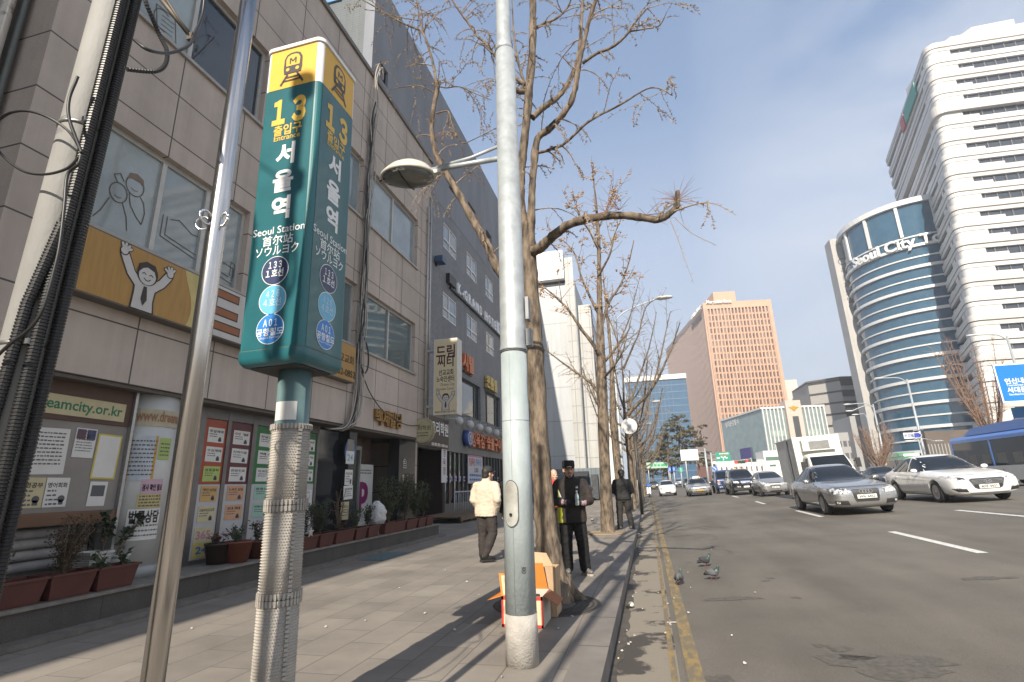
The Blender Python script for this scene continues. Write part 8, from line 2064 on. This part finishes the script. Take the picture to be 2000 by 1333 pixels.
# ---------------------------------------------------------------- pigeons
def pigeon(label, p, rz, kind=0, head_up=1.0):
 root = thing('pigeon', label, 'pigeon', p, rz, 'pigeons pecking on the ground'); cols_ = [(.085, .088, .098), (.10, .10, .105), (.045, .045, .05), (.30, .29, .28)]
 g_ = M('pigeon_grey_%s' % 'abcd'[kind], cols_[kind], .7, var=.25, scale=40); dk_ = M('pigeon_dark_wing', (.03, .03, .036), .7, var=.2); nk = M('pigeon_green_neck', (.03, .075, .055), .35, var=.3, scale=30); wt = M('pigeon_white', (.42, .41, .40), .7)
 PK = Matrix.Diagonal((.82, .82, .82, 1)); b = MB(g_); b.T = PK; R = Euler((0, .38, 0)).to_matrix()
 b.ball((0, 0, .135), .105, .062, .066, R=R); b.ball((.055, 0, .15), .055, .052, .058); limb(b, [(.075, 0, .165), (.095, 0, .21), (.105, 0, .235)], [.042, .028, .024]); b.ball((.108, 0, .246), .028, .022, .023); b.tube([(.130, 0, .246), (.155, 0, .238)], [.008, .002], 6)
 b.tube([(-.07, 0, .115), (-.13, 0, .095), (-.175, 0, .085)], [.034, .024, .018], 8)
 def fn(c):
  if .14 < c.z < .193 and c.x > .025: return 1
  if c.x < -.10: return 2
  return 0
 skinobj(b, 'body', root, [g_, nk, dk_], .007, 2, fn=fn)
 for s in (-1, 1):
  q = MB(wt if kind == 3 else dk_ if kind == 2 else g_); q.T = PK; q.ball((-.025, s * .056, .135), .095, .016, .045, R=Euler((0, .36, 0)).to_matrix()); q.mat(dk_); q.ball((-.095, s * .045, .108), .06, .012, .018, R=Euler((0, .3, 0)).to_matrix()); q.build('wing', root, local=True)
  q = MB(M('pigeon_pink_leg', (.26, .10, .08), .6)); q.T = PK; x = .01 + .03 * s; q.tube([(x - .01, s * .026, .095), (x, s * .028, .05), (x - .004, s * .028, .006)], [.009, .0045, .004], 6)
  for a in (-.5, 0, .5, PI): q.tube([(x - .004, s * .028, .006), (x - .004 + .032 * math.cos(a), s * .028 + .032 * math.sin(a), .004)], [.0035, .002], 5)
  q.build('leg', root, local=True)
  q = MB(M('eye_dark', (.012, .010, .010), .2, var=0)); q.T = PK; q.ball((.117, s * .020, .250), .004); q.build('eye', root, local=True)
for (u, v, rz, kd, lb) in ((1328, 1143, 1.2, 1, 'grey pigeon nearest the yellow line, facing away'), (1394, 1134, -.4, 0, 'grey pigeon with greenish neck, rightmost of the three on the road'), (1378, 1108, .2, 2, 'dark pigeon, farthest of the three on the road')):
 p = GR(u, v); pigeon(lb, (p.x, p.y, zroad(p.x) + .005), rz, kd)
p = GZ(1157, 1022); pigeon('pale pigeon on the pavement between the capped man and the second tree', (p.x, p.y, .005), 1.9, 3)
# ---------------------------------------------------------------- cardboard boxes at the foot of the tree
KRA = M('kraft_cardboard', (.42, .29, .175), .85, var=.12, scale=6); OCB = M('orange_print', (.56, .19, .03), .7, var=.06); CRB = M('cream_print', (.58, .46, .30), .75, var=.08); REDB = M('red_print', (.45, .03, .02), .7, var=.05); RBR = M('reddish_card', (.30, .115, .05), .8, var=.1); WHB = M('pale_card', (.48, .44, .38), .8, var=.06)
bx0, bx1 = GZ(984, 1222).x, GZ(1064, 1226).x; by = 5.50
cbx = thing('fruit_box', 'open printed fruit carton with red edges and orange flaps behind the lamp pole', 'cardboard box', ((bx0 + bx1) / 2, by, 0)); hb_ = .285
def panel(mb, pts, n, t=.006):
 pts = [Vector(p) for p in pts]; mb.prism(pts, Vector(n).normalized() * t)
m = MB(CRB); panel(m, [(bx0, by, .004), (bx1, by, .004), (bx1, by, hb_), (bx0, by, hb_)], (0, 1, 0)); c = Canvas(m, ((bx0 + bx1) / 2, by, 0), (1, 0, 0), (0, 0, 1), .001); hw = (bx1 - bx0) / 2
for s in (-1, 1):
 c.rect(s * hw - (.02 if s > 0 else 0), s * hw + (.02 if s < 0 else 0), .004, hb_, REDB, 1)
c.rect(-hw, hw, hb_ - .035, hb_, REDB, 1); c.rect(-hw, hw, .004, .03, REDB, 1)
for u in (-.10, .075): c.disc(u, .17, .045, REDB, 2, .04); c.disc(u + .03, .09, .03, M('pear_print', (.42, .36, .10), .7), 2, .022)
m.build('front_side', cbx)
m = MB(WHB); panel(m, [(bx1, by + .006, .004), (bx1, by + .40, .004), (bx1, by + .40, hb_), (bx1, by + .006, hb_)], (-1, 0, 0)); panel(m, [(bx0, by + .006, .004), (bx0, by + .40, .004), (bx0, by + .40, hb_), (bx0, by + .006, hb_)], (1, 0, 0)); panel(m, [(bx0 + .006, by + .40, .004), (bx1 - .006, by + .40, .004), (bx1 - .006, by + .40, hb_), (bx0 + .006, by + .40, hb_)], (0, -1, 0)); m.build('carton_side', cbx)
fl = MB(OCB); panel(fl, [(bx0 - .002, by, hb_), (bx1 - .12, by, hb_), (bx1 - .14, by + .02, hb_ + .20), (bx0 - .03, by + .02, hb_ + .21)], (0, 1, 0))
fl.mat(CRB); panel(fl, [(bx0 + .02, by - .003, hb_ + .01), (bx1 - .14, by - .003, hb_ + .01), (bx1 - .15, by + .015, hb_ + .19), (bx0 - .005, by + .015, hb_ + .19)], (0, -1, 0), .002); fl.build('front_flap', cbx)
m = MB(RBR); panel(m, [(bx1 + .001, by + .02, hb_), (bx1 + .001, by + .38, hb_), (bx1 + .15, by + .34, hb_ - .08), (bx1 + .15, by + .0, hb_ - .08)], (0, 0, 1)); m.build('right_flap', cbx)
m = MB(OCB); panel(m, [(bx0 - .001, by + .02, hb_), (bx0 - .001, by + .38, hb_), (bx0 - .15, by + .38, hb_ - .04), (bx0 - .15, by + .0, hb_ - .04)], (0, 0, -1)); m.build('left_flap', cbx)
m = MB(OCB); panel(m, [(bx0 + .25, by + .40, hb_), (bx1 - .02, by + .40, hb_), (bx1 - .06, by + .36, hb_ + .26), (bx0 + .28, by + .36, hb_ + .26)], (0, 1, 0)); m.build('back_flap', cbx)
cb2 = thing('kraft_box', 'plain kraft carton standing open behind the printed fruit carton', 'cardboard box', ((bx0 + bx1) / 2, by + .6, 0))
m = MB(KRA); kx0, kx1, ky = bx0 - .05, bx1 + .06, by + .44
panel(m, [(kx0, ky, .004), (kx1, ky, .004), (kx1, ky, .50), (kx0, ky, .50)], (0, 1, 0)); panel(m, [(kx1, ky + .006, .004), (kx1, ky + .30, .004), (kx1, ky + .30, .48), (kx1, ky + .006, .48)], (-1, 0, 0)); panel(m, [(kx0, ky + .006, .004), (kx0, ky + .30, .004), (kx0, ky + .30, .48), (kx0, ky + .006, .48)], (1, 0, 0)); panel(m, [(kx0 + .01, ky + .30, .004), (kx1 - .01, ky + .30, .004), (kx1 - .01, ky + .30, .48), (kx0 + .01, ky + .30, .48)], (0, 1, 0)); m.build('carton_side', cb2)
m = MB(KRA); panel(m, [(kx0 + .02, ky, .502), (kx1 - .02, ky, .502), (kx1 - .10, ky + .05, .63), (kx0 + .05, ky + .05, .66)], (0, 1, 0)); m.build('front_flap', cb2)
m = MB(M('green_print', (.03, .14, .05), .7)); c = Canvas(m, ((kx0 + kx1) / 2, ky, 0), (1, 0, 0), (0, 0, 1), .002); c.rect(-.02, .06, .32, .48, m.mats[0]); m.build('green_print', cb2)
m = MB(M('cast_iron', (.035, .033, .03), .7, var=.3, scale=20)); gx, gy_ = -1.28, 6.55
for r_ in (.34, .40, .46, .52, .58):
 n = 40
 for i in range(n):
  a0, a1 = 2 * PI * i / n, 2 * PI * (i + 1) / n
  m.add([(gx + r_ * math.cos(a0), gy_ + r_ * math.sin(a0), .012), (gx + r_ * math.cos(a1), gy_ + r_ * math.sin(a1), .012), (gx + (r_ + .035) * math.cos(a1), gy_ + (r_ + .035) * math.sin(a1), .012), (gx + (r_ + .035) * math.cos(a0), gy_ + (r_ + .035) * math.sin(a0), .012)], [(0, 1, 2, 3)], False)
m.mat(M('tree_pit_soil', (.10, .085, .07), .95, var=.4, scale=30)).lathe([(.64, .004), (.635, .007), (0, .008)], (gx, gy_, 0), 40)
tag(m.build('tree_grate'), 'dark round iron grate in the paving at the foot of the big tree', 'tree grate')
m = MB(M('pit_rim_stone', (.26, .20, .13), .85, var=.2)); p = GZ(1178, 1043); m.lathe([(.62, .004), (.60, .03), (.45, .035), (.42, .01)], (p.x + .02, p.y + .15, 0), 28); tag(m.build('tree_pit_rim'), 'pale sandy rim round the foot of the second tree', 'tree pit')
# ---------------------------------------------------------------- planters and plants on the step
ST = .336
TERR = M('dark_terracotta_plastic', (.088, .026, .019), .6, var=.14, scale=5); TERO = M('orange_terracotta', (.16, .048, .029), .6, var=.1); SOIL = M('potting_soil', (.035, .026, .020), .95, var=.4, scale=40)
WPOT = M('white_pot_plastic', (.50, .49, .46), .5, var=.06)
def trough(label, x, y0, y1, h=.24, w=.30, mat=TERR, z=ST, group='terracotta plastic troughs along the granite step', rim=.02):
 root = thing('planter', label, 'planter', (x, (y0 + y1) / 2, z), group=group); m = MB(mat); t = .035; hw = w / 2
 b = [(x - hw + t, y0 + t, z + .002), (x + hw - t, y0 + t, z + .002), (x + hw - t, y1 - t, z + .002), (x - hw + t, y1 - t, z + .002)]; tp = [(x - hw, y0, z + h), (x + hw, y0, z + h), (x + hw, y1, z + h), (x - hw, y1, z + h)]
 m.add(b + tp, [(3, 2, 1, 0)] + [(i, (i + 1) % 4, 4 + (i + 1) % 4, 4 + i) for i in range(4)], False)
 g = rim
 for xa, xb, ya, yb in ((x - hw - g, x + hw + g, y0 - g, y0 + .012), (x - hw - g, x + hw + g, y1 - .012, y1 + g), (x - hw - g, x - hw + .012, y0 + .013, y1 - .013), (x + hw - .012, x + hw + g, y0 + .013, y1 - .013)): m.box(xa, xb, ya, yb, z + h - .012, z + h + .012)
 m.build('trough', root); q = MB(SOIL); q.box(x - hw + .015, x + hw - .015, y0 + .015, y1 - .015, z + h - .05, z + h - .03); q.build('soil', root); return root
def roundpot(label, x, y, r0, r1, h, mat, z=ST, ribs=0, square=False, cat='flower pot', name='flower_pot'):
 root = thing(name, label, cat, (x, y, z)); m = MB(mat); n = 4 if square else 28
 prof = [(r0, .002)]
 if ribs:
  for i in range(ribs):
   t = (i + .5) / ribs; r = r0 + (r1 - r0) * t; prof += [(r, h * (t - .3 / ribs)), (r + .004, h * (t - .1 / ribs)), (r + .004, h * (t + .1 / ribs)), (r, h * (t + .3 / ribs))]
 prof += [(r1, h - .03), (r1 + .012, h - .028), (r1 + .012, h), (r1 - .012, h), (r1 - .02, h - .04)]
 m.T = Matrix.Translation((x, y, z)) @ (Matrix.Rotation(PI / 4, 4, 'Z') if square else Matrix.Identity(4)); m.lathe(prof, (0, 0, 0), n, smooth=not square); m.build('pot', root); q = MB(SOIL); q.T = m.T; q.lathe([(r1 - .015, h - .05), (0, h - .045)], (0, 0, 0), n, smooth=False); q.build('soil', root); return root
GRN = M('dark_green_leaf', (.022, .040, .018), .5, var=.4, scale=14); GRN2 = M('mid_green_leaf', (.035, .062, .025), .55, var=.4, scale=14); RUSS = M('russet_leaf', (.075, .045, .025), .7, col2=(.035, .035, .018), scale=9); DRY = M('dry_stem', (.13, .09, .055), .8, var=.2)
def plant(label, p, h, w, nstem, nleaf, ls, leaf, seed, cat='plant', lean=(0, 0), name='potted_plant', low=.25, wide=.45, flowers=None, up=.3):
 r = random.Random(seed); p = Vector(p); root = thing(name, label, cat, p); s = MB(DRY); f = MB(leaf)
 for k in range(nstem):
  a = r.uniform(0, 6.28); e = Vector((lean[0] + math.cos(a) * w * r.uniform(.1, .5), lean[1] + math.sin(a) * w * r.uniform(.1, .5), h * r.uniform(.65, 1))); mid = Vector((e.x * .35, e.y * .35, e.z * .5)) + Vector((r.uniform(-.03, .03), r.uniform(-.03, .03), 0))
  pts = spl([p, p + mid, p + e], 5); s.tube(pts, [.008 * (1 - .6 * i / len(pts)) * (1 + h) * .7 for i in range(len(pts))], 5)
  for j in range(nleaf):
   t = r.uniform(low, 1.0); i = min(int(t * (len(pts) - 1)), len(pts) - 2); o = pts[i].lerp(pts[i + 1], r.random()) + Vector((r.gauss(0, .2), r.gauss(0, .2), r.gauss(0, .1))) * w * .38
   d = Vector((r.gauss(0, 1), r.gauss(0, 1), r.gauss(up, .6))).normalized(); sd = d.orthogonal().normalized(); sd.rotate(Matrix.Rotation(r.uniform(0, 6.28), 3, d)); L_ = ls * r.uniform(.6, 1.25); n_ = d.cross(sd)
   f.add([o, o + d * L_ * .5 + sd * L_ * wide * .5 + n_ * L_ * .06, o + d * L_ - n_ * L_ * .08, o + d * L_ * .5 - sd * L_ * wide * .5 + n_ * L_ * .06], [(0, 1, 2), (0, 2, 3)], False)
 s.build('stem', root); f.build('foliage', root)
 if flowers:
  for col_, n_, fs in flowers:
   q = MB(col_)
   for j in range(n_):
    o = p + Vector((r.uniform(-.5, .5) * w, r.uniform(-.5, .5) * w, h * r.uniform(.45, .95)))
    for k in range(6):
     a = 6.28 * k / 6; d = Vector((math.cos(a), math.sin(a), .4)) * fs; e = Vector((-math.sin(a), math.cos(a), 0)) * fs * .45; q.add([o, o + d * .7 + e, o + d * 1.1, o + d * .7 - e], [(0, 1, 2, 3)], False)
    q.ball(o + Vector((0, 0, fs * .2)), fs * .3, n=6, m=4)
   q.build('flowers', root)
 return root
XT = -6.20
yp = lambda px, py, x=XT: GX(px, py, x).y
trough('dark red trough farthest left, half hidden by the conduits', XT, 3.62, yp(66, 1180) - .01)
trough('dark red trough holding the brownish bush, left of the stainless post', XT, yp(72, 1170), yp(165, 1155) - .01)
trough('dark red trough with small leafy plants, just left of the white column', XT, yp(168, 1150), yp(247, 1140), .24)
ya = (yp(72, 1170) + yp(165, 1155)) / 2
plant('brownish bush with fine russet leaves in a trough before the notice board', (XT, ya - .02, ST + .2), .62, .62, 16, 120, .035, RUSS, 3)
plant('dark leafy plants at the foot of the conduits', (XT, 3.85, ST + .2), .34, .5, 8, 26, .06, GRN, 4)
yc3 = (yp(168, 1150) + yp(247, 1140)) / 2
plant('small broad leaved plant at the left of the third trough', (XT, yc3 - .10, ST + .2), .24, .22, 5, 9, .075, GRN2, 5, wide=.7); plant('small broad leaved plant at the right of the third trough', (XT, yc3 + .16, ST + .2), .20, .20, 4, 8, .07, GRN2, 6, wide=.7)
XP = -6.48
y1_ = yp(182, 1080, XP); y2_ = yp(226, 1085, XP)
roundpot('white ribbed square pot behind the troughs', XP, y1_, .13, .20, .40, WPOT, ribs=16, square=True)
roundpot('white plastic bucket with faded grey print, right of the ribbed pot', XP, y2_, .115, .14, .33, M('bucket_white', (.46, .46, .44), .5, col2=(.30, .31, .32), scale=9, lo=.35, hi=.5), ribs=3)
plant('tall plant with broad dark leaves growing from the ribbed pot', (XP, y1_ + .1, ST + .36), .52, .16, 3, 26, .085, GRN, 7, low=.55, wide=.6)
plant('plant with broad dark leaves leaning right out of the white bucket', (XP, y2_, ST + .3), .50, .14, 3, 16, .085, GRN, 8, lean=(.02, .28), low=.35, wide=.6)
rl_ = thing('rolled_sheets', 'pale rolled plastic sheets stacked under the notice board', 'rolls', (-6.85, 4.4, ST + .4))
for k, z in enumerate((.62, .74, .86, .97)):
 m = MB(M('pale_sheet_roll', (.36, .35, .34), .6, var=.2)); m.tube([(-6.86 + .02 * k, 3.78, z), (-6.84, 5.3, z + .01)], .055, 12); m.build('roll', rl_)
X2 = -6.22
yo = yp(462, 1095, X2)
roundpot('big orange terracotta pot before the maroon door', X2, yo, .15, .20, .31, TERO)
RF = M('crimson_petal', (.26, .012, .035), .6, var=.2); PF = M('pink_petal', (.40, .10, .20), .6, var=.2); YF = M('yellow_petal', (.48, .28, .02), .6, var=.2); WFp = M('white_petal', (.5, .5, .48), .6)
plant('crimson and green flowering plant in the big orange pot', (X2, yo, ST + .27), .26, .36, 9, 34, .05, GRN2, 9, flowers=[(RF, 5, .028), (PF, 2, .025)])
roundpot('dark brown pot behind the big orange pot', -6.42, yp(425, 1085, -6.42), .14, .19, .30, M('dark_brown_pot', (.035, .022, .018), .5))
plant('crimson blooms spilling from the dark brown pot', (-6.42, yp(425, 1085, -6.42), ST + .27), .16, .34, 8, 16, .045, GRN, 10, flowers=[(RF, 16, .032)])
roundpot('dull red pot half hidden by the wrapped pole', -6.25, yp(500, 1080, -6.25), .11, .15, .27, TERR)
plant('yellow and red flowers beside the wrapped pole', (-6.25, yp(500, 1080, -6.25), ST + .24), .34, .30, 8, 26, .05, GRN, 11, flowers=[(YF, 6, .025), (RF, 8, .03)])
row = [(574, 609), (611, 641), (643, 681), (683, 706), (708, 731)]
lbl = ['trough just right of the wrapped pole', 'second trough right of the wrapped pole', 'third trough right of the wrapped pole, with dry stems', 'fourth trough right of the wrapped pole', 'last trough before the white wrapped bundle']
pos = []
for (a, b_), lb in zip(row, lbl):
 ya, yb_ = yp(a, 1075 - (a - 574) * .17, -6.16), yp(b_, 1070 - (b_ - 574) * .17, -6.16); trough('dark red ' + lb, -6.16, ya + .01, yb_ - .01, .23); pos.append((ya + yb_) / 2)
for (a, b_), lb in zip([(741, 783), (785, 806), (808, 823), (825, 838)], ['long dark red trough right of the white bundle', 'dark red trough under the tall green shrubs', 'small dark red trough second from the end of the step', 'small dark red trough at the end of the step']):
 ya, yb_ = yp(a, 1040 - (a - 741) * .15, -6.16), yp(b_, 1035 - (a - 741) * .15, -6.16); trough(lb, -6.16, ya + .01, yb_ - .01, .23); pos.append((ya + yb_) / 2)
xm = thing('decorated_shrub', 'dark shrub hung with silver stars and baubles right of the wrapped pole', 'plant', (-6.18, pos[0] + .2, ST + .2))
SILVS = M('silver_foil', (.60, .60, .62), .25, metal=.8)
pl_ = plant('dense dark shrub in the trough right of the wrapped pole', (-6.20, pos[0], ST + .2), .60, .55, 14, 110, .045, GRN, 12)
pl2 = plant('dense dark shrub in the second trough', (-6.20, pos[1], ST + .2), .62, .55, 13, 100, .045, GRN, 13, flowers=[(PF, 2, .03)])
rs_ = random.Random(3)
bpy.data.objects.remove(xm)
for k, (u, v) in enumerate(((606, 1040), (585, 1035), (603, 1021))):
 p = GX(u, v, -5.99); s_ = MB(SILVS); c = Canvas(s_, p, (0, 1, 0), (0, 0, 1)); R_ = (.10, .07, .05)[k]; pts = [((R_ if i % 2 == 0 else R_ * .42) * math.sin(PI * i / 5), (R_ if i % 2 == 0 else R_ * .42) * math.cos(PI * i / 5)) for i in range(10)]
 s_.prism([c.p(*q) for q in pts], (.012, 0, 0)); tag(s_.build('star_ornament'), ['big silver star hanging in the dark shrub', 'smaller silver star left of the big one', 'smallest silver star above the big one'][k], 'ornament')
plant('tangle of dry brown stems in the third trough', (-6.2, pos[2], ST + .2), .85, .30, 9, 6, .05, DRY, 14); plant('low dull green plant in the third trough', (-6.18, pos[2], ST + .2), .2, .3, 8, 16, .06, RUSS, 15)
plant('slim green shrub in the fourth trough', (-6.2, pos[3], ST + .2), .48, .32, 8, 36, .055, GRN2, 16); plant('green shrub beside the white wrapped bundle', (-6.2, pos[4], ST + .2), .50, .34, 9, 44, .055, GRN, 17)
for k in range(5, 9):
 plant(['tall green shrub with a pink bloom right of the white bundle', 'tall green shrub before the last black pillar', 'leafy green shrub second from the end of the step', 'leafy green shrub at the end of the step'][k - 5], (-6.24, pos[k], ST + .2), [1.15, 1.2, 1.0, .95][k - 5], [.75, .6, .6, .6][k - 5], 14, 80, .065, GRN2 if k % 2 else GRN, 20 + k, flowers=[(PF, 2, .045)] if k in (5, 7) else None)
pw = GX(735, 1050, -6.3)
m = MB(M('white_plastic_wrap', (.52, .52, .51), .45, var=.05)); lofts(m, [(-6.3, pw.y, ST + .003, .14, .12), (-6.3, pw.y, ST + .22, .15, .14), (-6.3, pw.y, ST + .30, .20, .20), (-6.3, pw.y, ST + .52, .20, .20), (-6.3, pw.y - .02, ST + .66, .13, .13), (-6.3, pw.y - .02, ST + .74, .05, .05)])
me = evalmesh(m, [('REMESH', dict(mode='VOXEL', voxel_size=.015))])
for v in me.vertices: v.co += v.normal * (noise.noise(v.co * 9) * .03 + noise.noise(v.co * 24) * .012)
tag(objof(me, 'wrapped_bundle', m.mats[0]), 'white plastic wrapped bundle standing between the troughs', 'bundle')
p = GZ(757, 1086); m = MB(M('blue_grey_plate', (.10, .155, .165), .7, var=.25, scale=14)); m.box(p.x - .28, p.x + .28, p.y - .7, p.y + .5, .003, .012); tag(m.build('service_cover'), 'faded blue service cover in the shaded paving beside the step', 'cover')
# ---------------------------------------------------------------- litter on the road and pavement
LIT_ = M('litter_white', (.46, .44, .40), .8, var=.1); LIT2 = M('litter_cream', (.50, .42, .28), .8); rr = random.Random(5)
def scrap(p, s, seed, mat):
 r = random.Random(seed); m = MB(mat); n = r.randint(5, 7); top = []
 for k in range(n):
  a = 6.28 * k / n; R_ = s * r.uniform(.5, 1); top.append((p.x + R_ * math.cos(a), p.y + R_ * math.sin(a) * 1.2, p.z + r.uniform(.004, .012 + s * .25)))
 bot = [(x, y, p.z + .001) for x, y, z in top]; c_ = (p.x, p.y, p.z + s * .2); o = top + bot + [c_]
 m.add(o, [(k, (k + 1) % n, 2 * n) for k in range(n)] + [((k + 1) % n, k, n + k, n + (k + 1) % n) for k in range(n)] + [tuple(range(2 * n - 1, n - 1, -1))], False); return m.build('paper_scrap')
def tagscrap(o): tag(o, 'tiny scrap of pale litter lying on the road or paving', 'litter', 'scattered scraps of litter')
spots = [(1232, 1118), (1240, 1125), (1222, 1092), (1255, 1192), (1240, 1245), (1228, 1262), (1232, 1258), (1215, 1275), (1210, 1258), (1208, 1290), (1286, 1160), (1304, 1182), (1317, 1171), (1344, 1120), (1349, 1150), (1250, 1085), (1247, 1050), (1305, 1098), (1390, 1075), (1475, 1160), (1345, 1200), (1430, 1245), (1236, 1168), (1242, 1160), (1225, 1235), (1300, 1240), (1455, 1300)]
for k, (u, v) in enumerate(spots):
 p = GR(u, v); p.z = zroad(p.x) + .012; tagscrap(scrap(p, rr.uniform(.008, .018), k, LIT_ if rr.random() < .75 else LIT2))
for k, (u, v) in enumerate(((636, 1227), (714, 1214), (912, 1138), (936, 1164), (888, 1233), (374, 1230), (1118, 1206), (830, 1200), (980, 1325), (1090, 1230), (870, 1115), (780, 1150))):
 p = GZ(u, v); p.z = .008; tagscrap(scrap(p, rr.uniform(.010, .022), 70 + k, LIT_))
p = GR(1229, 1190); p.z = zroad(p.x) + .012
cu = thing('paper_cup', 'crushed paper cup lying in the gutter beside the kerb', 'cup', p); m = MB(LIT_); m.T = Matrix.Translation(p + Vector((0, 0, .03))) @ Euler((PI / 2 - .5, 0, .9)).to_matrix().to_4x4() @ Matrix.Diagonal((1, .7, 1, 1)); m.lathe([(.028, 0), (.042, .085), (.044, .086), (.040, .084), (.026, .004)], (0, 0, -.04), 18); m.build('cup', cu)
p = GR(1312, 1218); p.z = zroad(p.x) + .013; m = MB(LIT_); m.boxc(p, .10, .02, .006, Matrix.Rotation(.2, 3, 'Z')); m.boxc(p + Vector((-.02, -.05, 0)), .02, .10, .006, Matrix.Rotation(.1, 3, 'Z')); tag(m.build('plastic_fork'), 'white T shaped scrap of plastic on the yellow line', 'litter')
p = GR(1245, 1045); p.z = zroad(p.x) + .02; me_ = scrap(p, .07, 91, LIT_); me_.name = 'crumpled_tissue'; tag(me_, 'crumpled white tissue in the gutter nearest the man in the black jacket', 'litter')
p = GR(1250, 1072); p.z = zroad(p.x) + .02; me_ = scrap(p, .06, 92, M('litter_blue', (.35, .42, .48), .6)); me_.name = 'crumpled_wrapper'; tag(me_, 'crumpled bluish wrapper in the gutter beside the dark kerb', 'litter')
# ---------------------------------------------------------------- winter haze
hz_ = MB(None); hz_.box(-440, 440, -80, 640, -1.6, 118)
ho = hz_.build('haze'); hm = bpy.data.materials.new('haze_air'); hm.use_nodes = True; t = hm.node_tree; t.nodes.clear()
pv = N(t, 'ShaderNodeVolumePrincipled'); pv.inputs['Color'].default_value = (.93, .95, 1, 1); pv.inputs['Density'].default_value = 0.0009; pv.inputs['Anisotropy'].default_value = 0.2
mo = N(t, 'ShaderNodeOutputMaterial'); t.links.new(pv.outputs[0], mo.inputs['Volume']); ho.data.materials.append(hm); ho['kind'] = 'stuff'
S.cycles.volume_bounces = 0
